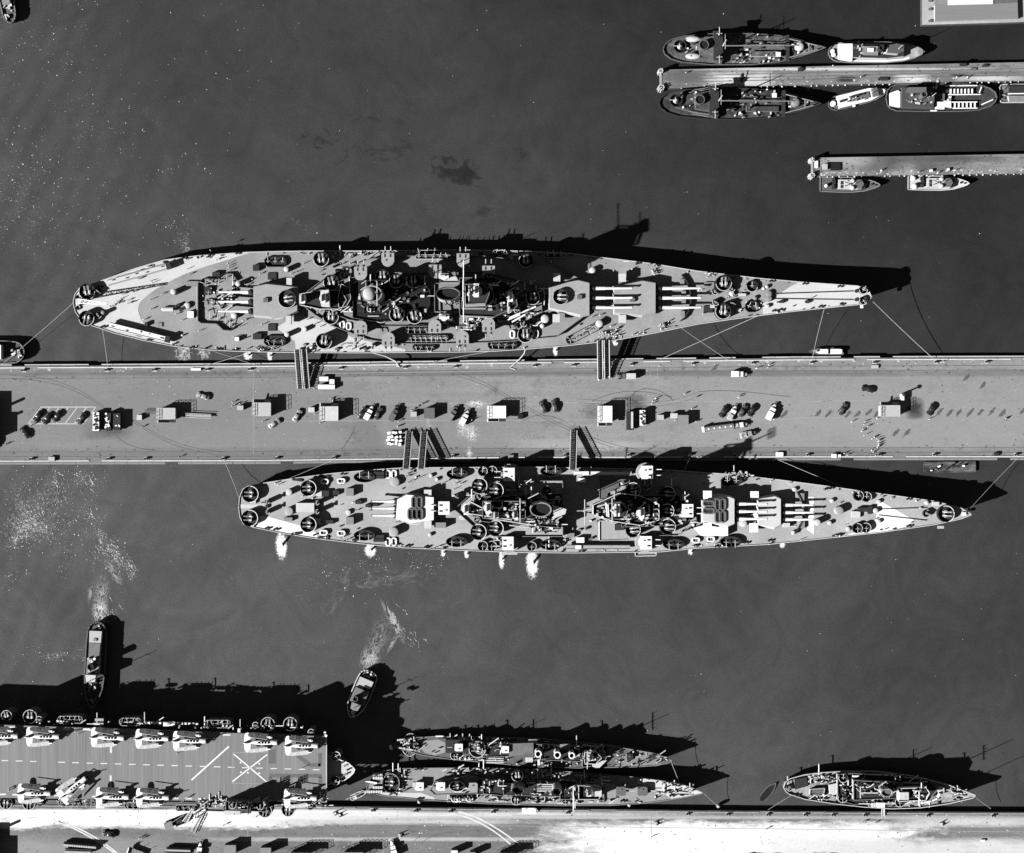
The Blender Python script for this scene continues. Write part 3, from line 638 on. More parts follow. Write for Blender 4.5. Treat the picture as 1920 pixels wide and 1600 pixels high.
# superstructure, level by level
B01 = [(556, 563), (607, 524), (652, 503), (690, 487), (740, 481), (900, 480), (990, 490), (1042, 498), (1092, 527), (1094, 594), (1042, 632), (957, 640), (880, 644), (740, 645), (690, 637), (623, 611), (590, 590)]
B.house(B01, 0, 2.7, LIGHT, DECK, 'deckhouse', bulwark=.9)
B.house([(578, 560), (606, 538), (655, 522), (720, 512), (905, 510), (960, 522), (1014, 540), (1016, 585), (960, 598), (905, 612), (720, 612), (655, 600), (606, 582)], 2.7, 5.4, LIGHT, MID, 'upper_deckhouse', bulwark=.8)
B.house([(662, 532), (675, 526), (790, 526), (806, 545), (806, 572), (790, 601), (700, 603), (662, 596)], 5.4, 8, MID, BLACK, 'boat_deck', bulwark=.9, bm_=DARK)  # black top paints in the shadow of the after tower and funnel
B.house([(862, 522), (925, 520), (965, 538), (970, 575), (925, 595), (862, 592)], 5.4, 13, LIGHT, DARK, 'bridge_house', bulwark=1.0); B.house([(815, 532), (861, 530), (861, 585), (815, 585)], 5.4, 9.4, LIGHT, MID, 'funnel_house', bulwark=.9)
B.house([(866, 530), (910, 530), (925, 548), (925, 562), (910, 578), (866, 578)], 13, 19, LIGHT, DARK, 'conning_bridge', bulwark=1.1)
B.house([(870, 534), (907, 533), (918, 548), (910, 570), (870, 572)], 19, 30, LIGHT, DARK, 'tower', k=.9, bulwark=.9)
B.house([(562, 552), (600, 545), (640, 545), (650, 563), (640, 580), (600, 580), (562, 572)], 5.4, 8.6, WHITE, DARK, 'after_control_house', bulwark=.9)
B.house([(601, 546), (616, 543), (618, 575), (602, 574)], 8.6, 12.5, WHITE, LIGHT, 'after_control_tower')
B.house([(561, 555), (570, 554), (570, 570), (561, 569)], 8.6, 10.2, LIGHT, PALE, 'platform')
B.house([(640, 533), (655, 540), (658, 560), (650, 575), (636, 578), (634, 560)], 8.6, 9.0, DARK, DARK, 'platform', bulwark=.9, bm_=LIGHT)
B.house([(826, 515), (842, 510), (856, 520), (861, 530), (825, 530)], 9.4, 13, LIGHT, PALE, 'signal_platform', bulwark=.8)
B.house([(825, 562), (845, 575), (848, 600), (826, 600)], 5.4, 9.2, LIGHT, PALE, 'signal_platform', bulwark=.8)
# funnels, tower tops, masts
B.funnel(840, 551, 23, 12.5, 5.4, 25, LIGHT, DARK)
B.funnel(697, 551, 19, 15, 5.4, 21.5, LIGHT, MID)
mb = MB(); c = P(691, 551, B.z(691) + 21.5); mb.dome(c.x, c.y, c.z - .8, 2.3, 1.6, 18, 5, 0, 2.5); mb.build('funnel_cover', CANVAS, B.root)
B.director(893, 545, 11, 30, 34, LIGHT); B.director(606, 560, 8, 12.5, 14.6, LIGHT)
B.director(957, 557, 8, 13, 16, WHITE); B.director(832, 518, 8, 12, 14, LIGHT, 90); B.director(833, 594, 8, 9.2, 12, LIGHT, 90); B.director(568, 561, 7, 10.2, 11.8, LIGHT)
B.mast(871, 552, 19, 38, ((.62, 20), (.9, 7)), .35, WHITE, radar=None)
B.mast(880, 552, 30, 37, ((.5, 5),), .8, LIGHT); B.mast(712, 556, 12, 31, ((.6, 8),), .3, LIGHT)
c = P(895, 543, 0)
# light rails round the bridge wings
mb = MB(); z = B.z(900) + 13.2
mb.wall([P(x, y, z) for x, y in ((866, 560), (880, 568), (905, 571), (912, 570), (926, 557))], 1.1, .25); mb.build('bridge_wing', WHITE, B.root)
mb = MB(); z = B.z(640) + 5.6
mb.wall([P(x, y, z) for x, y in ((655, 520), (657, 545), (650, 560), (656, 575), (640, 586))], 1.2, .25); mb.build('bulwark', WHITE, B.root)
mb = MB(); z = B.z(1020) + 5.4; mb.wall([P(x, y, z) for x, y in ((1019, 541), (1021, 555), (1020, 572))], 1.2, .25); mb.build('bulwark', WHITE, B.root)
# twin gun mounts, ten of them
for x, y, d, b0, b1, lb in ((676, 513, 90, 6.4, 9.6, 3.7), (727, 487, 90, 3.6, 6.8, 3.5), (816, 509, 90, 6.4, 9.6, 3.7), (868, 488, 90, 3.6, 6.8, 3.5), (916, 511, 90, 6.4, 9.6, 3.7),
                           (676, 614, -90, 6.4, 9.6, 3.7), (728, 636, -90, 3.6, 6.8, 3.5), (815, 612, -90, 6.4, 9.6, 3.7), (867, 633, -90, 3.6, 6.8, 3.5), (916, 609, -90, 6.4, 9.6, 3.7)):
    B.mount(x, y, d, b0, b1, LIGHT, ROOF, 25, 13, lb=lb)
# forty millimetre tubs
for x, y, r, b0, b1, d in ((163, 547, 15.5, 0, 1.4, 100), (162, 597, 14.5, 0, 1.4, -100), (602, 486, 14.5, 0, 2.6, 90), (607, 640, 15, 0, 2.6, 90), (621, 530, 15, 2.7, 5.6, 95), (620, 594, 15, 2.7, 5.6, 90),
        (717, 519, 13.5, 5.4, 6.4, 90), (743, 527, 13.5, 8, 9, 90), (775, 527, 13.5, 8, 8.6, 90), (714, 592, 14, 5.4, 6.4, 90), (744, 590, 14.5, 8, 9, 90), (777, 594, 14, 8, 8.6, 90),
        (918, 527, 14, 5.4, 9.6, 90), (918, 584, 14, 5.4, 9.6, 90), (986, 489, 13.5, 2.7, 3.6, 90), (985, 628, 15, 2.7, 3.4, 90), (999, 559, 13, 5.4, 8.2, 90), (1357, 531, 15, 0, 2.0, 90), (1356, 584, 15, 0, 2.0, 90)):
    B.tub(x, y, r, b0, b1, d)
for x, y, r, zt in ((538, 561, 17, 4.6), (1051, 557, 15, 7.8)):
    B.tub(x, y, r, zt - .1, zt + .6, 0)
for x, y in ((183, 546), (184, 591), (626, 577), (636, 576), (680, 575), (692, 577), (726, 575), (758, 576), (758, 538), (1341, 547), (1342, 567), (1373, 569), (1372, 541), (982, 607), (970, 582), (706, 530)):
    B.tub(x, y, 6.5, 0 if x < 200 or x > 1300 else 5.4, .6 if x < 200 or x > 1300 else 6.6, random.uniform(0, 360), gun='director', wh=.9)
B.tub(1410, 537, 11, 0, .3, 90, gun='single'); B.gallery(1410, 575, 24, 20, 0, 1.2, 2, 90)
B.tub(1619, 544, 8, 0, .2, 60, gun='single'); B.tub(1619, 564, 8, 0, .2, -60, gun='single')
B.gallery(516, 491, 40, 18, 0, 1.2, 3, 90); B.gallery(515, 639, 40, 18, 0, 1.2, 3, -90)
B.gallery(937, 476, 27, 14, 0, 1.2, 2, 90, LIGHT); B.gallery(942, 646, 54, 17, 0, 1.2, 4, -90)
B.gallery(812, 482, 66, 8, 2.7, 1.1, 5, 90, LIGHT); B.gallery(800, 474, 44, 9, 0, 1.1, 3, 90, LIGHT)
B.gallery(782, 617, 42, 17, 5.4, 1.1, 4, -90); B.gallery(803, 634, 76, 11, 2.7, 1.1, 8, -90, floor=DECK); B.gallery(795, 651, 42, 11, 0, 1.1, 4, -90)
B.gallery(1093, 625, 68, 15, 0, 1.2, 5, -90, rot=27, floor=DECK); B.gallery(1040, 479, 40, 8, 0, 1.1, 3, 90, LIGHT)
# after splinter shield round the machine guns at the stern
sp = [(382, 523), (373, 532), (373, 602), (378, 606), (407, 607), (420, 619), (433, 620), (445, 610)]
z = B.z(400); mb = MB(); mb.wall([P(x, y, z) for x, y in sp], 1.4, .2); mb.wall([P(x, y, z) for x, y in ((382, 523), (405, 524), (420, 514), (436, 513), (446, 526))], 1.3, .2); o = mb.build('splinter_shield', DARK, B.root)
mb = MB(); mb.wall([P(x - 2.4, y, z) for x, y in ((373, 538), (373, 602))], 1.2, .25); mb.build('splinter_shield', LIGHT, B.root)
for x, y in ((386, 533), (392, 548), (386, 565), (390, 583), (395, 598), (410, 600), (424, 606), (432, 612), (412, 525), (426, 520), (438, 526), (399, 530)):
    c = P(x, y, z); single_gun(c.x, c.y, z, random.choice((160, 200, 90, -90)), B.root, 1.3)
# deck fittings
for x, y, r, h in ((446, 532, 5, 3.0), (325, 547, 5.5, 3.2), (439, 592, 6, 1.6), (537, 505, 5, 2.6), (538, 627, 5, 2.6), (572, 617, 4.5, 1.8), (351, 573, 6, 1.0), (1111, 507, 6, 2), (1124, 607, 7, 2.2), (1245, 610, 4, 1.2), (193, 586, 4, 2.4), (1372, 551, 5, 1.2), (1416, 559, 4, 1), (1432, 541, 3, 1), (1440, 574, 3.5, 1), (1438, 538, 3.5, 1), (1438, 574, 3.5, 1)):
    B.cyl(x, y, r, 0, h, LIGHT if r != 4 else MID, dome=.4)
for x, y, r, b, h in ((1022, 598, 8, 2.7, 4.4), (1017, 611, 4.5, 2.7, 4.2), (982, 607, 4.5, 2.7, 5.0)): B.cyl(x, y, r, b, h, LIGHT, dome=.5)
for x, y, L, Wd, h, m in ((480, 502, 12, 11, 1.5, DARK), (510, 518, 16, 13, .5, DARK), (510, 614, 15, 13, .5, DARK), (444, 636, 8, 7, 1.8, WHITE), (357, 590, 12, 12, 2.0, WHITE), (274, 608, 5, 7, 1.5, DARK), (1330, 536, 18, 13, .8, MID), (1328, 580, 17, 13, .5, DARK),
                          (1336, 575, 8, 5, 1.2, LIGHT), (1392, 553, 14, 5, 1.2, LIGHT), (1385, 582, 8, 5, .8, LIGHT), (1466, 566, 9, 4, 1.3, DARK), (1514, 566, 7, 5, 1.3, DARK), (482, 631, 16, 11, 1.4, DARK), (390, 545, 14, 14, 1.2, DARK), (395, 566, 16, 10, .8, MID), (360, 532, 24, 9, 1.0, MID), (395, 526, 22, 6, 1, MID), (405, 514, 14, 8, 1.4, DARK), (300, 609, 8, 8, .4, MID)):
    B.box(x, y, L, Wd, 0, h, m, 'deck_locker')
B.bollards([(188, 537), (206, 527), (312, 493), (345, 484), (395, 478), (446, 475), (193, 613), (280, 637), (360, 652), (411, 655), (440, 656), (497, 657), (1197, 493), (1232, 498), (1448, 527), (1453, 583), (1510, 532), (1578, 571), (1465, 581), (1540, 575), (1576, 537)])
for y0, y1 in ((551, 546), (560, 562)):                                   # anchor chains
    mb = MB(); a, b = P(1449, y0, B.z(1449) + .2), P(1600, y1, B.z(1600) + .2); n = 70
    for i in range(n):
        p = a.lerp(b, (i + .1) / n); q = a.lerp(b, (i + .75) / n); mb.tube(p, q, .2, 5)
    mb.build('anchor_chain', DARK, B.root)
    B.cyl(1442, y0 + (y1 - y0) * .02, 6, 0, 1.3, MID, 'capstan', dome=.3); B.cyl(1606, y1, 3.5, 0, .4, DARK, 'hawse_pipe')
bk = [(1278, 516), (1286, 528), (1292, 540), (1295, 556), (1294, 570), (1290, 584), (1284, 595), (1276, 602)]
mb = MB(); mb.wall([P(x, y, B.z(x)) for x, y in bk], 1.6, .35); mb.build('breakwater', DARK, B.root)
for x, y in ((1282, 550), (1282, 566), (1280, 588), (1279, 528)): B.box(x, y, 8, 9, 0, 1.1, random.choice((LIGHT, MID)), 'winch')
B.box(1632, 556, 7, 4, -.6, .2, LIGHT, 'bow_chock'); B.box(1616, 575, 5, 6, -.4, .2, WHITE, 'boat_boom')
# catapults
for (x0, y0), (x1, y1), m in (((205, 609.5), (314, 636.5), WHITE), ((202, 530.5), (316, 498.5), LIGHT)):
    z = B.z(260); a, b = P(x0, y0, z + 2.3), P(x1, y1, z + 2.3); d = (b - a).normalized(); q = Vector((-d.y, d.x, 0)); Lc = (b - a).length; ang = math.atan2(d.y, d.x); c = (a + b) / 2
    mb = MB(); mb.box(c.x, c.y, z + 1.2, z + 2.2, Lc, 2.0, ang, 0); mb.cyl(c.x, c.y, z, z + 1.19, 1.5, 18, 1); mb.box(*(a + d * .9)[:2], z + .1, z + 1.2, 1.2, 1.2, ang, 1); o = mb.build('catapult', [m, MID], B.root)
    mb = MB()
    for sgn in (-.8, .8): mb.tube(a + q * sgn, b + q * sgn, .1, 5)
    mb.build('catapult_rail', GREY, o)
    mb = MB()
    for i in range(5):
        p = a.lerp(b, (i + .5 + random.uniform(-.3, .3)) / 5) + q * random.uniform(-.4, .4); mb.box(p.x, p.y, z + 2.2, z + 2.25 + .1 * random.random(), random.uniform(.4, 1.6), .4, ang)
    mb.build('catapult_gear', DARK, o)
    mb = MB(); mb.box(*b[:2], z + 1.0, z + 2.9, 1.6, 2.2, ang); mb.build('launching_car', DARK, o)
# stern crane
z = B.z(153); a = P(153, 566, z); 
mb = MB(); mb.cyl(a.x, a.y, z, z + 3.2, .9, 14, 0, None, .7); o = mb.build('crane', LIGHT, B.root)
b0 = Vector((a.x, a.y, z + 3)); b1 = P(201, 570, z + 12.5); mb = MB(); d = (b1 - b0); q = Vector((0, 1, 0)); up = Vector((-.3, 0, .6))
for sg in (-1, 1):
    for e in (0, 1): mb.tube(b0 + q * sg * .7 + up * e * 1.2, b1 + q * sg * .25 + up * e * .4, .13, 5)
for i in range(14):
    t, t2 = i / 14, (i + 1) / 14; A = lambda tt, sg, e: (b0 + d * tt) + q * sg * (.7 - .45 * tt) + up * e * (1.2 - .8 * tt)
    s_ = 1 if i % 2 else -1; mb.tube(A(t, s_, 0), A(t2, -s_, 0), .09, 4); mb.tube(A(t, s_, 0), A(t2, s_, 1), .09, 4); mb.tube(A(t, -s_, 1), A(t2, s_, 1), .09, 4); mb.tube(A(t2, -1, 1), A(t2, 1, 1), .08, 4)
mb.build('crane_jib', WHITE, o)
for x, y, rr in ((146, 557, 4.5), (146, 577, 4.5), (153, 566, 6)): B.tub(x, y, rr, 0, .1, 180, gun=None, rim=DARK, wall=LIGHT, floor=MID, wh=.5)
# paravanes and drums near the after shield
mb = MB(); z = B.z(316); p, q = P(306, 580, z + 1), P(325, 580, z + 1); mb.tube(p, q, .75, 12); mb.dome(p.x, p.y, p.z - .3, .7, .8); mb.build('float_cylinder', PALE, B.root)
for x, y in ((328, 576), (334, 572), (338, 580), (345, 577)): B.box(x, y, 6, 5, 0, 1.3, DARK, 'paravane', 30)
for x, y, s_ in ((642, 517, 1), (654, 510, 1), (642, 609, 1), (654, 612, 1), (961, 627, 1), (1005, 626, 1), (795, 560, 1)):   # life rafts with pale rims
    raft(x, y, 8, 13, B.z(x) + (2.75 if x != 795 else 5.5), B.root, WHITE)
for x0, y0, x1, y1, b, n in ((580, 540, 660, 590, 5.5, 22), (600, 500, 660, 520, 2.8, 8), (666, 532, 800, 596, 8.1, 34), (800, 540, 830, 580, 5.5, 10), (870, 590, 960, 615, 5.5, 16), (940, 530, 1010, 590, 5.5, 22), (866, 535, 922, 575, 19.1, 8), (960, 595, 1010, 615, 2.8, 9), (830, 600, 900, 620, 5.5, 10),
                            (400, 545, 440, 590, 0, 14), (915, 530, 962, 585, 13.1, 16), (690, 640, 760, 650, 0, 6), (1010, 540, 1030, 580, 2.8, 6), (560, 645, 690, 656, 0, 7), (620, 475, 700, 482, 0, 6), (880, 475, 960, 490, 0, 8)):
    B.clutter(x0, y0, x1, y1, b, n)
mb = MB(); z = B.z(930) + 6.2                                           # sloping spars beside the bridge
for x0, y0, x1, y1 in ((955, 596, 1005, 575), (950, 601, 975, 590), (960, 604, 985, 590), (760, 556, 790, 548), (735, 570, 775, 553)): mb.tube(P(x0, y0, z), P(x1, y1, z + 1), .28, 6)
mb.build('boat_boom', WHITE, B.root)

B.edge_gear(200, 1580, 150, .25)
# ---------------- the cruiser with square stern, below the pier
A_TOP = [(448, 948), (449, 934), (455, 918), (464, 912), (476, 909), (501, 905), (559, 896), (622, 888), (701, 881), (755, 877.5), (897, 876.5), (1009, 876), (1184, 879.5), (1257, 882), (1372, 890), (1461, 900), (1544, 911), (1594, 918), (1680, 930), (1752, 940), (1802, 953), (1820, 964)]
A_BOT = [(448, 956), (450, 970), (457, 983), (478, 989.5), (534, 1001), (586, 1009), (659, 1018), (751, 1027), (863, 1032), (967, 1036), (1080, 1037), (1238, 1035), (1309, 1028), (1440, 1021), (1544, 1010), (1648, 999), (1752, 984), (1802, 973), (1820, 966)]
A = Ship('cruiser', 'large pale grey cruiser with square stern moored below the pier', 'cruiser', A_TOP, A_BOT,
         [(448, 6.2), (900, 6.4), (1200, 6.8), (1450, 8), (1820, 10.5)], deck=DECKA, rake=4, flare=[(0, .85), (.2, .97), (.7, .97), (.85, .8), (1, .6)], edge_h=.4)
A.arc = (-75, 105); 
A.patch([(480, 972), (495, 967), (563, 986), (595, 1000)], [(480, 991), (595, 1010)], WHITE)
A.patch([(449, 946), (496, 946)], [(449, 953), (496, 953)], LIGHT)
A.patch([(1585, 1004), (1632, 990), (1642, 973), (1640.1, 934), (1713, 975)], [(1585, 1008), (1648, 1000), (1700, 987), (1713, 977)], WHITE)
A.patch([(1514, 932), (1526, 932)], [(1514, 994), (1526, 1002)], WHITE)
A.turret([(745, 937), (763, 928), (813, 933), (813, 975), (774, 981), (742, 973)], .9, 4.2, [(802, 927, 14, 17), (802, 983, 14, 17)], (940, 953, 966.5), 746, 696, LIGHT, WHITE,
         rafts=[(777, 942, 9, 20), (787, 942, 9, 20), (770, 964, 9, 19), (779, 964, 9, 19), (788, 964, 9, 19)])
A.turret([(1316, 939), (1367, 932), (1377, 936), (1377, 982), (1365, 987), (1318, 977)], 4.0, 7.2, [(1327, 929, 15, 17), (1327, 988, 15, 15)], (945, 959, 973), 1377, 1439, WHITE, PALE,
         rafts=[(1329, 944, 20, 9), (1329, 958, 20, 9), (1346, 946, 9, 20), (1356, 946, 9, 20), (1346, 969, 9, 20), (1356, 969, 9, 20)])
A.turret([(1422, 936), (1453, 931), (1464, 936), (1464, 984), (1453, 990), (1422, 984)], 1.0, 4.2, [(1415, 930, 15, 17), (1414, 990, 15, 17)], (947, 961, 974), 1464, 1526, WHITE, PALE)
# superstructure
A.house([(852, 955), (885, 925), (932, 902), (1055, 902), (1055, 1006), (932, 1006), (885, 985)], 0, 2.7, LIGHT, DECKA, bulwark=.8)
A.house([(868, 955), (905, 932), (1052, 925), (1053, 990), (905, 978)], 2.7, 5.4, LIGHT, DARK, 'upper_deckhouse', bulwark=.9)
A.house([(905, 940), (985, 940), (985, 972), (905, 972)], 5.4, 11, LIGHT, DARK, 'after_control_house', bulwark=.9)
A.house([(1138, 925), (1165, 912), (1270, 912), (1305, 935), (1305, 980), (1270, 1004), (1138, 1004)], 0, 2.7, LIGHT, DECKA, bulwark=.8)
A.house([(1301, 990), (1330, 982), (1365, 986), (1365, 1005), (1315, 1005)], 0, 2.7, WHITE, WHITE, 'gun_platform')
A.house([(1165, 930), (1270, 928), (1292, 945), (1292, 975), (1270, 985), (1165, 988)], 2.7, 5.6, LIGHT, DARK, 'upper_deckhouse', bulwark=.9)
A.house([(1112, 947), (1160, 925), (1200, 930), (1235, 945), (1235, 975), (1200, 985), (1152, 978), (1112, 965)], 5.6, 12, LIGHT, DARK, 'bridge_house', bulwark=1.2, bm_=WHITE)
A.house([(1138, 945), (1168, 942), (1178, 955), (1170, 975), (1140, 972)], 12, 25, LIGHT, DARK, 'tower', k=.85, bulwark=1)
A.house([(1124, 977), (1180, 977), (1180, 1012), (1124, 1014)], 0, 5.2, WHITE, mat('hangar_roof', .34, .12, 1.2, stretch=(2, .1, 1)), 'hangar', bulwark=.4)
A.house([(1124, 898), (1180, 900), (1180, 936), (1124, 936)], 0, 2.0, LIGHT, GREY, 'hangar', bulwark=.3)  # low hangar, its roof coloured dark for the shade on this side
A.house([(1152, 984), (1170, 982), (1170, 994), (1152, 995)], 5.2, 6.4, WHITE, DARK, 'hangar_skylight')
mb = MB(); z = A.z(1150) + 5.4; mb.wall([P(x, y, z) for x, y in ((1117, 966), (1140, 977), (1165, 974), (1185, 962))], 1, .3); mb.wall([P(x, y, z) for x, y in ((1114, 946), (1112, 958), (1117, 968))], 2.2, .5); mb.build('bridge_wing', LIGHT, A.root)
A.edge_gear(490, 1760, 150, .3)
A.funnel(1014, 956, 20, 13.5, 5.4, 21.5, LIGHT, MID)
A.house([(1036, 948), (1062, 955), (1060, 964), (1040, 972)], 5.4, 9, WHITE, PALE, 'searchlight_platform')
A.director(874, 955, 9, 5.4, 8.5, WHITE); A.director(1203, 962, 9, 12, 15, WHITE); A.director(915, 953, 9, 11, 14.5, LIGHT); A.director(1157, 957, 10, 25, 28.5, LIGHT); A.director(966, 966, 6, 11, 12.5, WHITE); A.director(930, 966, 5, 11, 12.5, WHITE)
A.mast(1146, 957, 25, 36, ((.5, 8),), .45, LIGHT, radar=(3, 2)); A.mast(975, 955, 11, 29, ((.6, 8),), .3, LIGHT); A.mast(1151, 934, 12, 18, ((.5, 4),), .25, LIGHT)
o = A.mast(1094, 958, 0, 11, ((.97, 8.5),), .25, LIGHT, name='kingpost'); c = P(1094, 958, A.z(1094) + 11); mb = MB(); b = P(1138, 945, A.z(1094) + 13)
mb.tube(c, b, .3, 6); mb.tube(c + Vector((0, .7, .3)), b, .12, 4); mb.tube(c + Vector((-2.2, 0, -.2)), c, .2, 5); mb.build('cargo_boom', STEEL, o)
for x, y, d, b0, b1, lb in ((957, 890, 180, 2.9, 5.6, 0), (955, 1019, 180, 2.9, 5.6, 0), (835, 953, 180, 2.9, 5.5, 2.9), (1287, 958, 0, 5.8, 8.4, 0), (1211, 886, 0, 2.9, 5.6, 0), (1209, 1018, 0, 2.9, 5.6, 0)):
    A.mount(x, y, d, b0, b1, WHITE, WHITE, 26, 17, lb=lb, gm=WHITE, sq=True)
for x, y in ((957, 891), (955, 1019), (1211, 886), (1209, 1018)): A.cyl(x, y, 18, 0, 2.8, LIGHT, 'gun_platform', DECKA, n=28)
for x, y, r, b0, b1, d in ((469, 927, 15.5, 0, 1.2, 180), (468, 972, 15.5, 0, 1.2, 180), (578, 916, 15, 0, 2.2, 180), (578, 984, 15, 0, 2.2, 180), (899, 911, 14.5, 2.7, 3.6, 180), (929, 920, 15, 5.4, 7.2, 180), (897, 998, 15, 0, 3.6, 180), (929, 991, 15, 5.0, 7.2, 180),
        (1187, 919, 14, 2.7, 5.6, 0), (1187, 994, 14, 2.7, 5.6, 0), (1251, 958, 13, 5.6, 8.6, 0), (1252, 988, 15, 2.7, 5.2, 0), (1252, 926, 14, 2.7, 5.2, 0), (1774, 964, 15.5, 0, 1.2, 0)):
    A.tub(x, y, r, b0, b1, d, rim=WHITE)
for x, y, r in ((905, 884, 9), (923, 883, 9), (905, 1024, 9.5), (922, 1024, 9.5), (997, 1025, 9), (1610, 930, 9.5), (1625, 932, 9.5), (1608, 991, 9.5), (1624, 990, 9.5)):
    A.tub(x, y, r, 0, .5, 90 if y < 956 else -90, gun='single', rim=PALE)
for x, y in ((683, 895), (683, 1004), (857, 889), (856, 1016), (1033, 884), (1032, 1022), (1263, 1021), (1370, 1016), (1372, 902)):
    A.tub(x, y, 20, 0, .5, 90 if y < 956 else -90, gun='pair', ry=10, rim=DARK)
for x, y, r, b in ((896, 932, 6, 5.4), (931, 935, 6, 5.4), (895, 975, 6, 5.4), (946, 977, 6, 5.4), (1010, 933, 7, 5.4), (1010, 976, 7, 5.4), (1210, 981, 6, 5.6), (1220, 982, 6, 5.6), (1170, 980, 6, 5.6), (1738, 963, 7, 0), (1024, 985, 9, 2.7), (1026, 920, 9, 2.7), (975, 915, 7, 2.7)):
    A.tub(x, y, r, b, b + .6, random.uniform(0, 360), gun='director', wh=.8)
for x, y in ((501, 941), (501, 960), (594, 943), (594, 959.5)): A.tub(x, y, 4.6, 0, 3.0 if x > 550 else 2.4, 0, gun='director', rim=LIGHT, wh=.3)
for x, y, r, h in ((542, 923, 6, 2), (542, 959, 8, 1.4), (740, 904, 9, 1.6), (738, 998, 9, 2.6), (653, 961, 5, 1), (1574, 958, 8, 2.5), (1533, 980, 6, 3), (1590, 992, 4.5, .6), (1607, 964, 6, .6), (1738, 943, 4, 1), (1556, 981, 4, 1.2), (1560, 939, 4, 1), (1490, 918, 4, 1), (1488, 999, 4, 1), (1648, 941, 4, 1), (1648, 978, 4, 1), (1642, 958, 5, 1.3), (808, 892, 3.5, 1), (806, 1003, 3.5, 1), (819, 899, 3.5, 1), (1394, 982, 7, 2.6)):
    A.cyl(x, y, r, 0, h, LIGHT, tm=DECKA if r > 7 else LIGHT, dome=.25)
for x, y, L, Wd, h, m in ((572, 952, 34, 17, 2.2, PALE), (598, 925, 10, 12, 1.6, LIGHT), (596, 978, 9, 12, 1.6, LIGHT), (610, 926, 14, 12, 1.4, DARK), (656, 923, 14, 14, 2.2, MID), (656, 977, 14, 14, 2.2, MID), (672, 942, 12, 7, 1.3, DARK), (690, 949, 10, 6, 1.3, DARK), (704, 947, 10, 5, 1.4, DARK), (540, 974, 16, 7, 1.4, MID), (630, 924, 12, 8, 1.2, DARK), (618, 979, 14, 7, 1.3, DARK),
                          (500, 950, 5, 6, .8, DARK), (825, 985, 22, 10, 2.4, MID), (868, 971, 14, 8, 1.4, LIGHT), (1088, 1013, 15, 10, 1.8, WHITE), (1092, 901, 14, 8, 1.8, WHITE), (1070, 1004, 14, 8, 1.6, MID), (1605, 965, 16, 12, 1.2, LIGHT), (1620, 956, 22, 8, 1.4, DARK), (1632, 957, 8, 14, 1.4, DARK), (1505, 984, 8, 14, 1.2, MID), (1504, 932, 8, 14, 1.2, MID), (1508, 950, 8, 10, .9, LIGHT), (1508, 965, 8, 10, .9, LIGHT), (1755, 945, 12, 7, 1.2, LIGHT), (1808, 964, 7, 6, 1, WHITE), (1475, 985, 12, 8, 2, LIGHT)):
    A.box(x, y, L, Wd, 0, h, m, 'deck_locker')
for y0, s_ in ((1, 1), (-1, -1)):
    for i in range(2):
        y = (891.5, 1010)[0 if s_ > 0 else 1] + (-3.5 + 7 * i); A.box(710, y, 20, 6, 0, 1.3, DARK, 'stowage_rack')
        raft(728 + i * 11, 889.5 if s_ > 0 else 1016, 8, 14, A.z(730), A.root, WHITE)
for x, y in ((609, 903), (640, 902), (607, 999), (640, 1000), (1305, 1013), (1333, 1011)): raft(x, y, 13, 8, A.z(x) + .5, A.root, WHITE)
for x, y in ((557, 900), (608, 893), (555, 1001), (606, 1007.5)): A.box(x, y, 19, 4.5, 0, .5, DARK, 'deck_strake', -8 if y < 950 else 8)
A.bollards([(501, 991), (517, 993), (643, 889), (665, 1013), (765, 1024), (870, 880), (800, 1026), (1090, 1034), (1304, 1024), (1400, 1018), (1445, 1014), (1560, 915), (1575, 1003), (1705, 936), (1705, 987), (1550, 918), (1345, 1025)])
# catapults along both sides
for x0, x1, y, m in ((1062, 1181, 1026, STEEL), (1076, 1184, 887.5, WHITE)):
    z = A.z(1120); a, b = P(x0, y, z + 2.2), P(x1, y, z + 2.2); c = (a + b) / 2
    mb = MB(); mb.box(c.x, c.y, z + 1.2, z + 2.1, (b - a).length, 1.5, 0, 0); mb.cyl(c.x, c.y, z, z + 1.19, 1.3, 16, 1); o = mb.build('catapult', [m, MID], A.root)
    mb = MB(); [mb.tube(a + Vector((0, q, 0)), b + Vector((0, q, 0)), .09, 5) for q in (-.6, .6)]; mb.build('catapult_rail', GREY, o)
    mb = MB(); mb.box(a.x + 4, a.y, z + 2.1, z + 2.6, 2, 1.2); mb.build('launching_car', WHITE, o)
mb = MB(); z = A.z(1500)
mb.wall([P(x, y, z) for x, y in ((1494, 923), (1500, 934), (1506, 946), (1508, 958), (1504, 975), (1497, 990), (1489, 1000))], 1.5, .35); mb.build('breakwater', DARK, A.root)
for y0, y1 in ((955, 954), (966, 969)):
    mb = MB(); a, b = P(1648, y0, A.z(1648) + .2), P(1738, y1 + (7 if y1 > 960 else -2), A.z(1738) + .2); n = 45
    for i in range(n): mb.tube(a.lerp(b, (i + .1) / n), a.lerp(b, (i + .75) / n), .18, 5)
    mb.build('anchor_chain', DARK, A.root)
mb = MB(); z = A.z(470); mb.wall([P(x, y, z) for x, y in ((480, 913), (481, 930), (479, 944))], 1, .2); mb.wall([P(x, y, z) for x, y in ((479, 956), (481, 970), (475, 988))], 1, .2); mb.build('bulwark', WHITE, A.root)
mb = MB(); a = P(1191, 1041, 3.0); mb.wall([P(1191, 1036, 3), P(1191, 1043, 3), P(1230, 1042, 3), P(1230, 1036, 3)], .5, .3); mb.prism(W2([(1191, 1036), (1230, 1036), (1230, 1042), (1191, 1043)], 3), 2.7, 2.9, 1); mb.build('accommodation_platform', [LIGHT, STEEL], A.root)
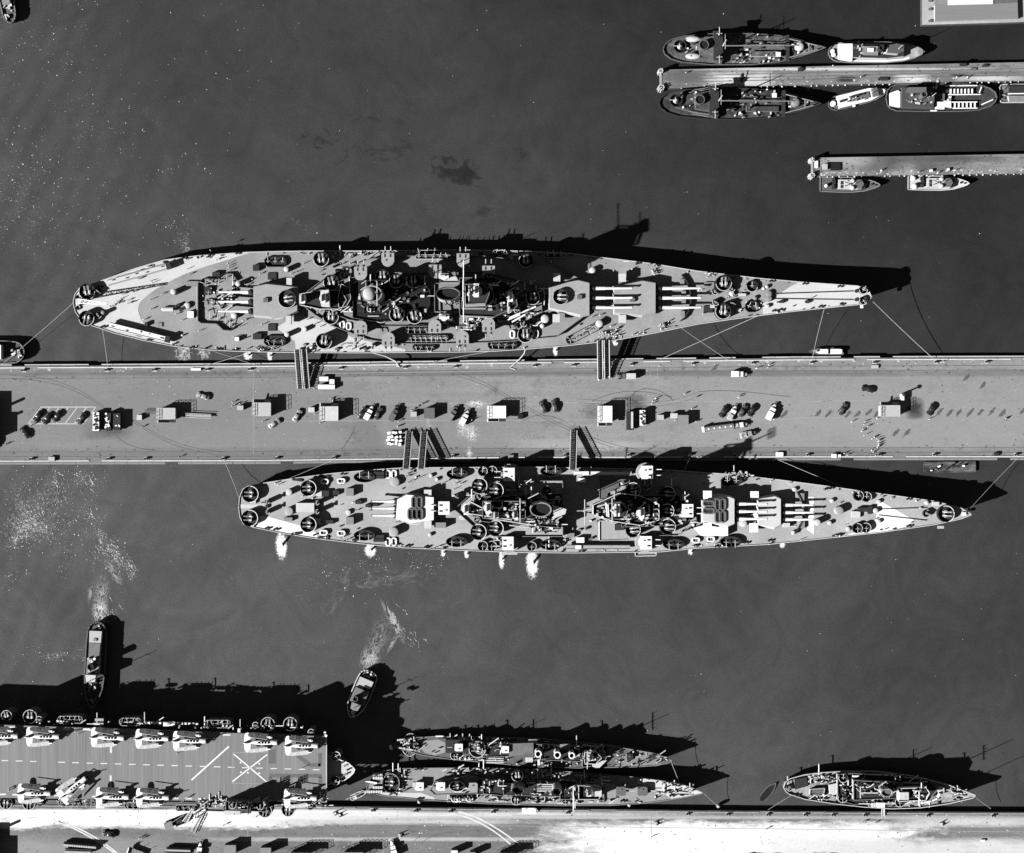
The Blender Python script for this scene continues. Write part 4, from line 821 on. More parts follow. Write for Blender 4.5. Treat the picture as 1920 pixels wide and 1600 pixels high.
for x, y, L, Wd in ((957, 873, 24, 5), (955, 1038, 30, 5), (1764, 989, 12, 5)): A.box(x, y, L, Wd, -1.2, -.8, CANVAS, 'sponson')
for x0, y0, x1, y1, b, n in ((880, 930, 985, 985, 5.5, 20), (908, 942, 983, 970, 11.1, 18), (905, 905, 985, 925, 2.8, 8), (985, 968, 1050, 985, 5.5, 14), (990, 1000, 1060, 1030, 0, 8), (1055, 975, 1120, 1020, 0, 5), (1170, 935, 1232, 982, 12.1, 18), (1200, 935, 1290, 985, 5.7, 18), (1118, 945, 1200, 975, 12.1, 16), (985, 930, 1050, 945, 5.5, 12), (1240, 935, 1300, 1000, 2.8, 8), (1150, 905, 1260, 925, 2.8, 8), (1360, 885, 1400, 897, 0, 10), (840, 925, 880, 945, 2.8, 5), (985, 985, 1040, 1000, 2.8, 10), (930, 1008, 940, 1030, 0, 3)):
    A.clutter(x0, y0, x1, y1, b, n)
mb = MB(); z = A.z(960) + 11.4
for x0, y0, x1, y1 in ((870, 962, 960, 975), (905, 970, 1000, 985), (955, 985, 995, 990), (990, 935, 1010, 925), (880, 940, 915, 958)): mb.tube(P(x0, y0, z), P(x1, y1, z), .2, 6)
mb.build('stowed_spar', LIGHT, A.root)

# ---------------- the two destroyers at the quay
D_TOP = [(740, 1397), (745, 1390), (770, 1383.5), (818, 1381), (900, 1382), (1016, 1385), (1064, 1390), (1127, 1396), (1181, 1405), (1231, 1413.5), (1259, 1426)]
D_BOT = [(740, 1399), (762, 1407), (791, 1416), (839, 1423), (901, 1429), (964, 1434.5), (1012, 1438), (1085, 1440), (1148, 1439), (1189, 1438), (1231, 1435.5), (1254, 1430), (1259, 1427)]
D = Ship('destroyer', 'three-funnelled destroyer moored on the outer side of another destroyer', 'destroyer', D_TOP, D_BOT, [(740, 3), (1138, 3.4), (1139, 5.4), (1260, 6.6)], group='destroyers at the quay', wl=.9, edge_h=.3, rake=2, edge=MID, deck=mat('dark_destroyer_deck', .11, .35, .6))
D.patch([(790, 1398), (797, 1389), (822, 1387), (838, 1394)], [(790, 1405), (797, 1412), (815, 1417), (838, 1410)], DECK)
D.patch([(1150, 1437), (1181, 1406), (1240, 1412)], [(1150, 1439), (1240, 1436)], mat('forecastle_deck', .2, .2, .5))
D.house([(835, 1388), (880, 1388), (880, 1412), (835, 1412)], 0, 2.3, LIGHT, DARK); D.house([(880, 1393), (955, 1392), (955, 1418), (880, 1420)], 0, 2.4, MID, DARK, bulwark=.5)
D.house([(954, 1395), (1000, 1393), (1000, 1412), (954, 1420)], 0, 3.6, MID, mat('dusty_roof', .15, .2, .7)); D.house([(1000, 1395), (1092, 1402), (1092, 1428), (1000, 1424)], 0, 2.4, LIGHT, DARK, bulwark=.4)
D.house([(1050, 1396), (1070, 1395), (1070, 1406), (1050, 1404)], 2.4, 4, MID, DECK); D.house([(1092, 1398), (1125, 1402), (1138, 1418), (1128, 1434), (1092, 1438)], 0, 3, LIGHT, DARK, bulwark=.9)
D.house([(1096, 1410), (1118, 1410), (1128, 1421), (1116, 1432), (1096, 1430)], 3, 7, LIGHT, DARK, 'bridge', bulwark=1.1, bm_=LIGHT); D.house([(1112, 1428), (1138, 1426), (1124, 1440), (1110, 1440)], 3, 4.2, WHITE, PALE, 'bridge_wing')
for x, y, r in ((1009, 1414, 6), (1045, 1416, 6), (1072, 1417, 5.5)): D.funnel(x, y, r, r, 2.4, 8.5, WHITE, WHITE)
D.mast(1100, 1419, 7, 17, ((.6, 6),), .22, LIGHT); D.mast(905, 1405, 2.4, 12, ((.7, 3),), .18)
D.director(1107, 1420, 5, 7, 8.6, WHITE)
D.tub(895, 1405, 16, 2.4, 3, 180, floor=MID, gun='quad', wh=.9); D.tub(852, 1417, 8, 0, .6, -90, gun='single'); D.tub(1130, 1409, 7, 3, 3.6, 90, gun='single'); D.tub(884, 1388, 7, 0, .8, 90, gun='single')
D.mount(860, 1402, 180, 2.4, 4.4, WHITE, WHITE, 15, 14, single=True); D.mount(947, 1406, 180, 2.4, 4.6, WHITE, WHITE, 14, 10, single=True); D.mount(1181, 1420, 0, 0, 1.8, MID, DARK, 12, 14, single=True)
def tubes(S, x, y, L, n, b, m=LIGHT, d=0):
    z = S.z(x) + b + 1; mb = MB(); c = P(x, y, z); u = SC(z); mb.cyl(c.x, c.y, z - 1, z - .3, .9, 12, 1)
    for i in range(n): q = (i - (n - 1) / 2) * .72; mb.tube((c.x - L * u / 2, c.y + q, z), (c.x + L * u / 2, c.y + q, z), .27, 8, 0)
    mb.build('torpedo_tubes', [m, DARK], S.root)
tubes(D, 928, 1426, 32, 3, 0); tubes(D, 978, 1390, 17, 3, 0, MID)
raft(929, 1388.5, 13, 7, D.z(929), D.root, WHITE); raft(1082, 1402, 8, 6, D.z(1082) + 2.5, D.root, WHITE); 
D.box(999, 1391, 17, 8, 0, 2.4, CANVAS, 'canvas_cover'); D.box(899, 1383.5, 6, 4, 0, 1, WHITE); D.box(824, 1381, 14, 2.5, 0, .8, WHITE); D.box(992, 1425, 14, 9, 2.4, 3.4, PALE, 'motor_whaleboat'); D.box(1010, 1430, 4, 10, 0, 2, WHITE)
for sx, y0, y1 in ((770, 1384, 1373), (767, 1407, 1421)):                 # hoop-shaped propeller guards
    mb = MB(); ln = bez((sx - 12, y0), (sx - 6, y1), (sx + 6, y1 - (1 if y1 < 1390 else -1)), (sx + 14, y0 + 2), 12); pts = [P(x, y, 2) for x, y in ln]
    for a, b in zip(pts[:-1], pts[1:]): mb.tube(a, b, .13, 5)
    for p in pts[3:-3:2]: mb.tube(p, P(sx, y0 + (4 if y1 < 1390 else -4), 2), .06, 4)
    mb.build('propeller_guard', LIGHT, D.root)
for y in (1388, 1402): 
    mb = MB()
    for i in range(9): c = P(746 + i * 3, y + (i * .5 if y > 1395 else -i * .3), 3.8); mb.cyl(c.x, c.y, 3.0, 3.9, .32, 8)
    mb.build('depth_charge_rack', LIGHT, D.root)
D.box(733, 1402, 5, 8, -.4, .6, WHITE, 'stern_davit', 30)
for x0, y0, x1, y1, b, n in ((750, 1388, 785, 1408, 0, 20), (842, 1384, 955, 1392, 0, 16), (845, 1414, 955, 1426, 0, 24), (880, 1395, 955, 1416, 2.5, 14), (1000, 1398, 1090, 1426, 2.5, 20), (1000, 1428, 1090, 1437, 0, 14), (1095, 1404, 1135, 1434, 3.1, 14), (1150, 1410, 1250, 1432, 0, 12), (1090, 1412, 1120, 1428, 7, 6)):
    D.clutter(x0, y0, x1, y1, b, n, .62)
E_TOP = [(688, 1474), (700, 1455), (720, 1445), (757, 1441), (828, 1440), (920, 1440.5), (1016, 1442.5), (1064, 1447), (1189, 1457), (1247, 1465), (1293, 1475), (1317, 1486)]
E_BOT = [(688, 1486), (724, 1493), (828, 1502), (912, 1507), (1000, 1509.5), (1054, 1510.5), (1147, 1510), (1210, 1506), (1283, 1495.5), (1317, 1488)]
E = Ship('destroyer', 'destroyer with four boxy gun turrets and pale bow, lying against the quay', 'destroyer', E_TOP, E_BOT, [(688, 3.2), (1000, 3.6), (1140, 4.4), (1317, 6.8)], group='destroyers at the quay', wl=.9, rake=2.5, edge_h=.3, edge=MID)
D.edge_gear(760, 1250, 60, .3); E.edge_gear(700, 1300, 70, .3)
E.patch([(1195, 1460), (1247, 1464), (1317, 1484)], [(1195, 1470), (1240, 1484), (1258, 1498), (1317, 1489)], PALE)
E.patch([(700, 1486), (790, 1487), (815, 1496)], [(700, 1490), (815, 1502)], PALE)
E.house([(815, 1466), (880, 1455), (895, 1459), (895, 1488), (815, 1490), (806, 1482)], 0, 2.4, LIGHT, DECK, bulwark=.3); E.house([(895, 1460), (1050, 1466), (1050, 1494), (895, 1489)], 0, 2.2, MID, DARK, bulwark=.3)
E.house([(906, 1464), (944, 1465), (944, 1492), (906, 1488)], 2.2, 4.6, LIGHT, DARK, bulwark=.6); E.house([(1050, 1462), (1132, 1470), (1132, 1500), (1050, 1498)], 0, 2.6, LIGHT, DARK, bulwark=.9)
E.house([(1085, 1472), (1124, 1475), (1130, 1486), (1122, 1498), (1085, 1498)], 2.6, 6.2, LIGHT, DARK, 'bridge', bulwark=1.1, bm_=LIGHT); E.house([(1112, 1478), (1128, 1480), (1128, 1494), (1112, 1494)], 6.2, 8, WHITE, PALE, 'pilothouse')
E.house([(1130, 1470), (1155, 1474), (1155, 1496), (1130, 1498)], 0, 2.4, LIGHT, DECK)
E.director(1104, 1486, 6, 8, 10, WHITE, 0)
E.funnel(972, 1482, 12, 8, 2.2, 11, MID, BLACK); E.funnel(1045, 1485, 9, 8, 2.2, 12, LIGHT, BLACK)
E.mast(1073, 1486, 2.6, 22, ((.55, 8.5), (.8, 4)), .25, WHITE, radar=(2, 2))
for x, d, b0, b1 in ((786, 180, 0, 2.4), (826, 180, 2.5, 4.9)): E.mount(x, 1475, d, b0, b1, WHITE, WHITE, 16.5, 16, single=True)
E.mount(887, 1476, 0, 2.5, 4.7, MID, ROOF, 17, 16, single=True)
for x, b0, b1 in ((1165, 2.5, 4.8), (1205, 0, 2.4)): E.mount(x, 1484, 0, b0, b1, GREY, GREY, 18, 18, single=True)
E.tub(733, 1469, 16, 0, .9, 180, ry=18, rim=DARK, wall=LIGHT); E.tub(857, 1475, 15, 2.4, 4.6, 180, ry=10, floor=DARK, rim=LIGHT, gun='quad'); E.tub(970, 1455, 11, 0, 2.4, 90, gun='quad', rim=LIGHT); E.tub(968, 1500, 10, 0, 1.6, -90, gun='quad'); E.tub(1088, 1469, 7, 2.6, 3.4, 90, gun='single'); E.tub(1060, 1502, 7, 0, 2, -90, gun='single')
for x in (852, 862, 880): E.tub(x, 1497, 7, 0, .5, -90, gun='single', rim=WHITE, rimt=.3)
tubes(E, 950, 1476, 38, 4, 2.2, LIGHT); tubes(E, 1022, 1477, 30, 4, 2.2, LIGHT)
for y in (1452.5, 1459, 1477, 1485):                                     # stern racks of pale drums
    mb = MB(); x0 = 700 if y < 1480 else 690
    for i in range(6 if y < 1480 else 9): c = P(x0 + i * 3.2, y, 4.3); mb.box(c.x, c.y, 3.3, 4.3, .34, .85)
    mb.build('depth_charge_rack', WHITE, E.root)
E.box(696, 1467, 22, 3, 0, .8, WHITE, 'stern_davit', -10); E.box(845, 1452.5, 17, 4, 0, 1, MID); E.box(776, 1472, 5, 9, 2.3, 2.5, PALE, 'gun_shade')
for x0, y0, x1, y1, b, n in ((722, 1446, 760, 1465, 0, 12), (720, 1478, 760, 1492, 0, 10), (845, 1443, 960, 1456, 0, 22), (835, 1492, 960, 1505, 0, 24), (900, 1462, 945, 1488, 4.7, 10), (975, 1448, 1060, 1462, 0, 18), (985, 1466, 1050, 1492, 2.3, 12), (975, 1496, 1060, 1507, 0, 14), (1050, 1464, 1132, 1500, 2.7, 22), (1062, 1453, 1130, 1466, 0, 16), (1062, 1500, 1150, 1508, 0, 12), (1230, 1468, 1300, 1492, 0, 12), (840, 1460, 880, 1490, 2.5, 6)):
    E.clutter(x0, y0, x1, y1, b, n, .62)
E.bollards([(1258, 1468), (1260, 1493), (1168, 1503), (785, 1443), (786, 1499), (700, 1489)])
for y0, y1 in ((1481, 1486), (1489, 1490)):
    mb = MB(); a, b = P(1256, y0, E.z(1256) + .15), P(1296, y1, E.z(1296) + .15); mb.tube(a, b, .2, 5); mb.build('anchor_chain', DARK, E.root)

# ---------------- the small steamer at the right end of the quay
S_TOP = [(1469, 1475), (1472, 1466), (1481, 1459.5), (1508, 1452), (1540, 1448), (1576, 1446), (1644, 1446), (1712, 1455), (1779, 1472), (1826, 1490)]
S_BOT = [(1469, 1477), (1473, 1484), (1480, 1489), (1508, 1498), (1563, 1506.5), (1617, 1512.5), (1671, 1516), (1725, 1514), (1779, 1506), (1822, 1496), (1827, 1492)]
Y = Ship('patrol_ship', 'small pale patrol ship with rounded stern at the right end of the quay', 'patrol ship', S_TOP, S_BOT, [(1469, 3.2), (1690, 3.6), (1770, 5), (1827, 7)], wl=.9, rake=2.5, edge=LIGHT, edge_h=.9, deck=mat('pale_steamer_deck', .30, .2, .6, stain=.3, stain_scale=.3))
Y.house([(1570, 1452), (1600, 1450), (1740, 1462), (1758, 1480), (1740, 1500), (1600, 1508), (1570, 1500)], 0, 2.5, LIGHT, DARK, bulwark=.7); Y.house([(1600, 1463), (1730, 1470), (1736, 1482), (1730, 1494), (1600, 1500)], 2.5, 5, LIGHT, DARK, 'upper_deckhouse', bulwark=.7)
Y.house([(1684, 1478), (1735, 1476), (1742, 1486), (1735, 1500), (1684, 1502)], 5, 7.6, LIGHT, DARK, 'bridge', bulwark=.9, bm_=WHITE); Y.house([(1686, 1486), (1704, 1486), (1704, 1500), (1686, 1500)], 7.6, 9.6, WHITE, PALE, 'pilothouse')
Y.house([(1489, 1462), (1512, 1458), (1516, 1474), (1490, 1481)], 0, 1.1, LIGHT, DARK, 'hatch'); Y.house([(1519, 1480), (1546, 1478), (1544, 1491), (1518, 1490)], 0, 1.3, WHITE, GREY, 'hatch', bulwark=.4); Y.house([(1554, 1472), (1572, 1468), (1572, 1494), (1556, 1492)], 0, 1.4, WHITE, LIGHT, 'hatch')
Y.house([(1622, 1452), (1676, 1452), (1676, 1468), (1622, 1468)], 2.5, 3.4, PALE, BLACK, 'engine_skylight')
Y.funnel(1663, 1487, 11, 7.5, 5, 11, LIGHT, MID); mb = MB(); z = Y.z(1663) + 10.4; c = P(1663, 1487, z); mb.cyl(c.x, c.y, z - .3, z, 1.75, 20, 0, 0, 1, 1.1); mb.build('funnel_cover', GREY, Y.root)
for x, y in ((1581, 1459), (1580, 1497), (1687, 1463), (1687, 1505)): Y.tub(x, y, 9, 0 if x < 1600 else 2.5, 2.6 if x < 1600 else 4.2, 90 if y < 1480 else -90, gun='single')
Y.tub(1480, 1478, 6, 0, .6, 180, gun='single'); Y.mount(1765, 1482, 0, 1, 2.6, LIGHT, LIGHT, 11, 12, single=True)
Y.mast(1714, 1489, 7.6, 22, ((.5, 5),), .22, WHITE); Y.mast(1606, 1478, 5, 16, ((.6, 4),), .2); Y.mast(1783, 1488, 0, 15, (), .16)
Y.house([(1628, 1510), (1690, 1512), (1690, 1516), (1628, 1514)], .1, .3, MID, MID, 'gangway_port')
Y.box(1652, 1510, 14, 9, 2.5, 4.6, WHITE, 'canvas_awning'); Y.box(1640, 1510, 12, 8, 2.5, 3.6, LIGHT, 'motor_boat'); Y.box(1605, 1456, 12, 3, 2.5, 3.5, WHITE)
mb = MB(); z = Y.z(1740) + 3; mb.wall([P(x, y, z) for x, y in ((1728, 1505), (1745, 1501), (1757, 1496), (1760, 1488))], 1, .5); mb.build('bridge_wing', WHITE, Y.root)
for x0, y0, x1, y1, b, n in ((1515, 1455, 1565, 1470, 0, 22), (1515, 1490, 1565, 1500, 0, 16), (1575, 1465, 1605, 1495, 2.6, 12), (1600, 1490, 1660, 1500, 2.6, 12), (1605, 1468, 1680, 1492, 5.1, 20), (1690, 1465, 1740, 1478, 2.6, 8), (1690, 1478, 1735, 1498, 7.7, 8), (1780, 1480, 1810, 1495, 0, 10), (1600, 1502, 1740, 1508, 2.6, 12), (1475, 1466, 1488, 1484, 0, 6)):
    Y.clutter(x0, y0, x1, y1, b, n, .6)
Y.bollards([(1495, 1492), (1796, 1478), (1798, 1498)])
mb = MB()
for dx in (-2.5, 2.5): mb.tube(P(1656 + dx, 1514, 4.6), P(1656 + dx, 1531, 2.8), .16, 5)
for i in range(8): t = i / 8; mb.box(*P(1656, 1514 + 17 * t, 3)[:2], 4.3 - 1.7 * t, 4.4 - 1.7 * t, .9, .3)
tag(mb.build('gangway', LIGHT), 'short pale gangway from the quay to the patrol ship', 'gangway')

Y.edge_gear(1480, 1815, 60, .3)
# ---------------- the escort carrier, its bow in view
FZ = 16.5
V_TOP = [(-140, 1384), (400, 1391), (520, 1398), (600, 1412), (637, 1424), (653, 1430), (662, 1438), (665, 1442)]
V_BOT = [(-140, 1490), (400, 1492), (520, 1487), (600, 1474), (645, 1463), (656, 1456), (663, 1449), (665.5, 1443)]
V = Ship('aircraft_carrier', 'aircraft carrier with planked flight deck full of folded aircraft, at the quay', 'aircraft carrier', V_TOP, V_BOT, [(-140, 9.5), (595, 9.5), (615, 13.2), (666, 13.4)], wl=.85, rake=4, edge=WHITE, edge_h=.8, deck=PALE, hull=HULL)
V.house([(-140, 1388), (520, 1400), (590, 1414), (600, 1430), (600, 1455), (590, 1472), (520, 1486), (-140, 1488)], 0, 5.6, GREY, GREY, 'hangar')
mb = MB(); fd = [(-150, 1354), (612, 1381), (612, 1505.5), (-150, 1494)]; mb.prism(W2(fd, FZ), 15.2, FZ, 0, 1); mb.build('flight_deck', [GREY, PLANK], V.root)
ez = FZ + .02
def fline(pts, wd, m=LINEP, name='deck_marking', z=ez):
    mb = MB(); pts = [P(x, y, z) for x, y in pts]
    for a, b in zip(pts[:-1], pts[1:]):
        d = (b - a).normalized(); q = Vector((-d.y, d.x, 0)) * wd / 2; mb.add([a - q, b - q, b + q, a + q], [(0, 1, 2, 3)])
    return mb.build(name, m, V.root)
mb = MB()
def dash(x0, y0, x1, y1, n, L, wd, skip=()):
    for i in range(n):
        if i in skip: continue
        t = (i + .5) / n; a = P(x0 + (x1 - x0) * t, y0 + (y1 - y0) * t, ez); u = SC(ez); mb.add([(a.x - L * u / 2, a.y - wd / 2, ez), (a.x + L * u / 2, a.y - wd / 2, ez), (a.x + L * u / 2, a.y + wd / 2, ez), (a.x - L * u / 2, a.y + wd / 2, ez)], [(0, 1, 2, 3)])
dash(-4, 1426, 606, 1444, 23, 12.5, .32, (3,)); dash(0, 1363, 500, 1381, 10, 14, .5, (1, 6)); dash(-8, 1489.5, 540, 1502, 22, 13, .55, (6, 17)); 
mb.build('deck_marking', LINEP, V.root)
fline([(359, 1463), (429, 1400)], .45, WHITE); fline([(438, 1414), (500.5, 1467)], .36, WHITE); fline([(435.5, 1466), (501, 1415)], .36, WHITE)
fline([(612, 1383), (612, 1504)], .3, LIGHT); fline([(208, 1399), (208, 1412)], .7); fline([(207.5, 1454), (207.5, 1478)], .6)
fline([(436, 1411), (502, 1411), (501, 1470), (435, 1469), (436, 1411)], .14, STEEL, 'elevator_edge')
FADE = mat('faded_deck_figure', .12, .15, .8)
fline([(510, 1405), (510, 1432)], 2.2, FADE); fline([(551, 1412), (579, 1433)], 1.2, FADE); fline([(579, 1435), (601, 1435)], 1.2, FADE); fline([(600, 1412), (600, 1437)], 1.2, FADE)   # faded figures near the bow
fline([(505, 1454.5), (603, 1455)], 1.2, FADE); fline([(600.5, 1457), (600.5, 1472)], 1.2, FADE); fline([(506, 1457), (509, 1472)], 1.1, FADE); fline([(562, 1457), (566, 1468)], 1.3, FADE)
mb = MB()
for x, y in ((451, 1430), (452, 1448), (486, 1432), (486, 1450), (465, 1449)): c = P(x, y, ez); mb.cyl(c.x, c.y, FZ, FZ + .06, .3, 10)
mb.build('deck_fitting', WHITE, V.root)
def vtub(x, y, r, z1=15.6, d=90, gun='quad', a0=0, a1=360, m=LIGHT): V.tub(x, y, r, z1 - 7.5 - V.z(x), z1 - 1.2 - V.z(x), d, wall=GREY, floor=DARK, rim=m, gun=gun, arc=(20, 200) if d > 0 else (200, 380))  # pedestals deepened below the tubs to close gaps in the cast shadow
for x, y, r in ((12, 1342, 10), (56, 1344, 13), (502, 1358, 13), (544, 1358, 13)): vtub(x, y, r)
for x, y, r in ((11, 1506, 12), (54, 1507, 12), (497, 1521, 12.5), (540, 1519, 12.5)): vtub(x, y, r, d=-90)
for x, y in ((479, 1360), (73, 1349), (583, 1373), (75, 1506), (582, 1513)): vtub(x, y, 6, gun='director')
vtub(630, 1418, 8.5, 14.6, 30, 'single', m=WHITE); vtub(629, 1464, 8.5, 14.6, -30, 'single', m=WHITE)
for x, y, L, Wd, n, d in ((131, 1350, 46, 13, 5, 90), (244, 1354, 40, 14, 4, 90), (408, 1358, 48, 14, 5, 90), (143, 1506, 68, 11, 6, -90), (256, 1511, 46, 12, 4, -90), (350, 1515, 42, 12, 4, -90), (453, 1519, 40, 12, 3, -90)):
    V.gallery(x, y, L, Wd, 4.6, 1.1, n, d, wall=LIGHT, floor=GREY, deep=5)
mb = MB()
for y, dy in ((1357, 27), (1500, 10)): 
    mb.prism([p for p in W2([(-140, y - 3), (605, y + dy - (6 if y < 1400 else 2)), (605, y + dy + 4), (-140, y + 5)], 14.9)], 14.4, 14.9)
mb.build('catwalk', GREY, V.root)
V.box(317, 1358, 22, 8, 5, 6.3, WHITE); V.box(186, 1350, 16, 5, 5, 6, STEEL); V.box(183, 1360, 22, 5, 5, 5.4, STEEL); V.box(188, 1512, 16, 8, 4, 6, WHITE); V.box(162, 1368, 13, 3.4, 7.03, 7.05, WHITE, 'deck_plate'); V.box(448, 1370, 5, 7, 7.03, 7.05, WHITE, 'deck_plate')
for x in list(range(272, 305, 7)) + list(range(334, 370, 7)) + list(range(108, 128, 6)): V.box(x, 1355 + (x - 240) * .02, 4, 3.5, 4.9, 6.2, WHITE)
for x0, x1, yy in ((60, 330, 1356), (330, 600, 1364), (60, 420, 1504), (470, 610, 1511)):
    V.clutter(x0, yy - 3, x1, yy + 3, 4.9, 20, .55)
V.clutter(560, 1497, 606, 1508, 6.6, 10, .6)
# bow house gear
for x, y in ((648, 1436), (652, 1444), (647, 1453), (642, 1430), (641, 1457)): V.box(x, y, random.uniform(4, 8), 3, 0, 1, random.choice((DARK, MID)), 'windlass', 25)
V.light_(610, 1377, 7.5); V.cyl(611, 1380, 2.5, 7, 8.4, WHITE); V.cyl(609, 1374, 2, 6.5, 8, WHITE)
# island and mast
V.house([(424, 1502), (462, 1503), (500, 1506), (500, 1521), (424, 1519)], 5.5, 11.5, GREY, DARK, 'island', bulwark=.9); V.house([(430, 1503), (470, 1504), (470, 1518), (430, 1516)], 11.5, 14, GREY, DARK, 'island_bridge', bulwark=1)
V.mast(470, 1509, 11.5, 19.5, ((.5, 4), (.8, 2)), .5, GREY, radar=(2.4, 1.6)); V.mast(446, 1508, 14, 18, ((.6, 3),), .35, GREY, radar=(2, 1.6)); V.tub(436, 1510, 7, 14, 14.6, 0, gun='director'); V.tub(488, 1512, 7, 11.5, 12, 0, gun='director')
V.clutter(374, 1498, 425, 1516, 6.6, 26, .7); V.clutter(432, 1505, 466, 1515, 14.1, 12, .6); V.clutter(468, 1505, 498, 1518, 11.6, 12, .6)
V.house([(386, 1508), (420, 1508), (420, 1521), (386, 1520)], 4, 6.4, LIGHT, MID, 'sponson', bulwark=.6); V.box(435, 1524, 30, 8, 3.6, 6.2, PALE, 'sponson')

# ---------------- aircraft with folded wings
pl = empty('torpedo_plane', (0, 0, 0), '', 'aircraft', 'aircraft parked on the flight deck')
def ell(x, z, ry, rz, n=14): return [(x, ry * math.cos(2 * math.pi * i / n), z + rz * math.sin(2 * math.pi * i / n)) for i in range(n)]
mb = MB(); mb.loft([ell(5.2, 2.3, .74, .74), ell(4.9, 2.3, .88, .86), ell(3.6, 2.3, .92, .94), ell(1.5, 2.25, .90, 1.05), ell(-1.2, 2.15, .82, 1.0), ell(-3.2, 2.05, .52, .62), ell(-5.2, 2.0, .16, .28), ell(-5.7, 2.0, .05, .1)]); mb.build('fuselage', WHITE, pl, True)
mb = MB(); mb.cyl(0, 0, 0, .02, .01, 3); mb.loft([ell(5.26, 2.3, .6, .6), ell(5.28, 2.3, .2, .2)]); mb.build('engine', DARK, pl)
mb = MB(); mb.loft([ell(3.0, 3.1, .1, .1, 10), ell(2.5, 3.15, .28, .36, 10), ell(.2, 3.18, .30, .4, 10), ell(-.6, 3.2, .34, .44, 10), ell(-1.3, 3.0, .25, .3, 10)]); o = mb.build('canopy', GLASS, pl, True)
for x in (1.9, .9, -.1): mb = MB(); mb.box(x, 0, 3.2, 3.7, .3, .72); mb.build('canopy_frame', WHITE, o)
def slabwing(pts, t):                                                   # pts: outline of 3-D points, given a thickness
    n = len(pts); nrm = (Vector(pts[1]) - Vector(pts[0])).cross(Vector(pts[2]) - Vector(pts[1])).normalized() * t / 2
    mb = MB(); mb.add([Vector(p) + nrm for p in pts] + [Vector(p) - nrm for p in pts], [tuple(range(n)), tuple(range(n, 2 * n))[::-1]] + [(i, n + i, n + (i + 1) % n, (i + 1) % n) for i in range(n)]); return mb
slabwing([(3.3, -2.0, 1.9), (3.3, 2.0, 1.9), (1.0, 2.0, 1.9), (1.0, -2.0, 1.9)], .4).build('wing_root', WHITE, pl)
tp = [(-3.7, -.2, 2.4), (-3.8, -2.3, 2.4), (-4.1, -3.0, 2.4), (-4.7, -3.3, 2.4), (-5.4, -3.1, 2.4), (-5.75, -2.3, 2.4), (-5.9, -.3, 2.4)]; tp = tp + [(x, -y, z) for x, y, z in tp[::-1]]
slabwing(tp, .18).build('tailplane', WHITE, pl)
slabwing([(-3.6, 0, 2.3), (-4.6, 0, 4.0), (-5.3, 0, 4.3), (-6.0, 0, 4.0), (-6.1, 0, 2.2)], .16).build('tail_fin', WHITE, pl)
for s in (1, -1):
    f = lambda x, v: (x, s * (1.2 + 1.6 * v + .13 * (2 - x)), 4.1 - 1.7 * v)           # v runs down the leaning panel
    o = slabwing([f(2.0, 0), f(2.1, .5), f(2.0, 1), f(-3.2, .92), f(-4.2, .75), f(-4.5, .45), f(-4.2, .12), f(-3.0, .02)][::s], .14); o = o.build('folded_wing', WINGB, pl)
    nn = Vector((0, s * 1.75, 1.65)).normalized() * .09; f2 = lambda x, v: Vector(f(x, v)) + nn
    mb = MB(); mb.add([f2(-1.4 + 1.0 * math.cos(2 * math.pi * i / 14) * .5, .5 + .2 * math.sin(2 * math.pi * i / 14)) for i in range(14)], [tuple(range(14))], 0)
    nn *= 1.2; st = []
    for i in range(10): rr = .48 if i % 2 == 0 else .2; a = R(36 * i); st.append(f2(-1.4 + rr * math.cos(a), .5 + rr / 2.4 * math.sin(a)))
    for x0, x1 in ((-2.7, -2.05), (-.75, -.1)): mb.add([f2(x0, .42), f2(x1, .42), f2(x1, .58), f2(x0, .58)], [(0, 1, 2, 3)], 1)
    ctr = f2(-1.4, .5); mb.add([ctr] + st, [(0, i + 1, (i + 1) % 10 + 1) for i in range(10)], 1); mb.build('star_insignia', [GREY, WHITE], o)
    slabwing([(3.0, s * 1.7, 2.0), (3.0, s * 2.05, 3.5), (1.7, s * 2.05, 3.5), (1.5, s * 1.7, 2.0)], .3).build('wing_hinge', WHITE, pl)
    mb = MB(); mb.tube((2.9, s * 1.3, 1.8), (2.9, s * 1.6, .5), .13, 8); mb.tube((2.9, s * 1.5, .42), (2.9, s * 1.75, .42), .42, 14, 1); mb.build('wheel', [STEEL, RUBBER], pl)
mb = MB(); mb.tube((-4.8, -.12, .3), (-4.8, .12, .3), .25, 10); mb.tube((-4.8, 0, .3), (-4.6, 0, 1.9), .08, 6); mb.build('tail_wheel', RUBBER, pl)
mb = MB(); mb.tube((5.25, 0, 2.3), (5.7, 0, 2.3), .22, 10)
for k in range(3):
    a = R(90 + 120 * k + 12); e = Vector((0, math.cos(a), math.sin(a))); t = Vector((.05, -math.sin(a), math.cos(a))); c = Vector((5.5, 0, 2.3))
    mb.add([c + t * .12, c + e * 1.0 + t * .2, c + e * 1.9 + t * .1, c + e * 1.9 - t * .1, c + e * 1.0 - t * .2, c - t * .12], [tuple(range(6))])
mb.build('propeller', DARK, pl)
PLANES = [(9, 1378, 0, 'cut off by the photo edge in the upper row'), (86, 1379, 0, 'upper row, beside the round gun tub'), (207, 1381, -2, 'above the white dash, glaring brightest in the upper row'), (290, 1383, 0, 'upper row, fourth from the bow end'), (360, 1387, 0, 'upper row, above the long slanting line'), (493, 1390, 0, 'upper row, second from the bow end'), (569, 1396, 0, 'upper row, closest to the bow end of the deck'),
          (70, 1485, 0, 'first in the lower row'), (142, 1474, 38, 'the only one parked askew across the lower row'), (216, 1492, 0, 'lower row, just right of the askew one'), (291, 1493, 0, 'lower row, second to the right of the askew one'), (567, 1494, 0, 'lower row, alone at the bow end')]
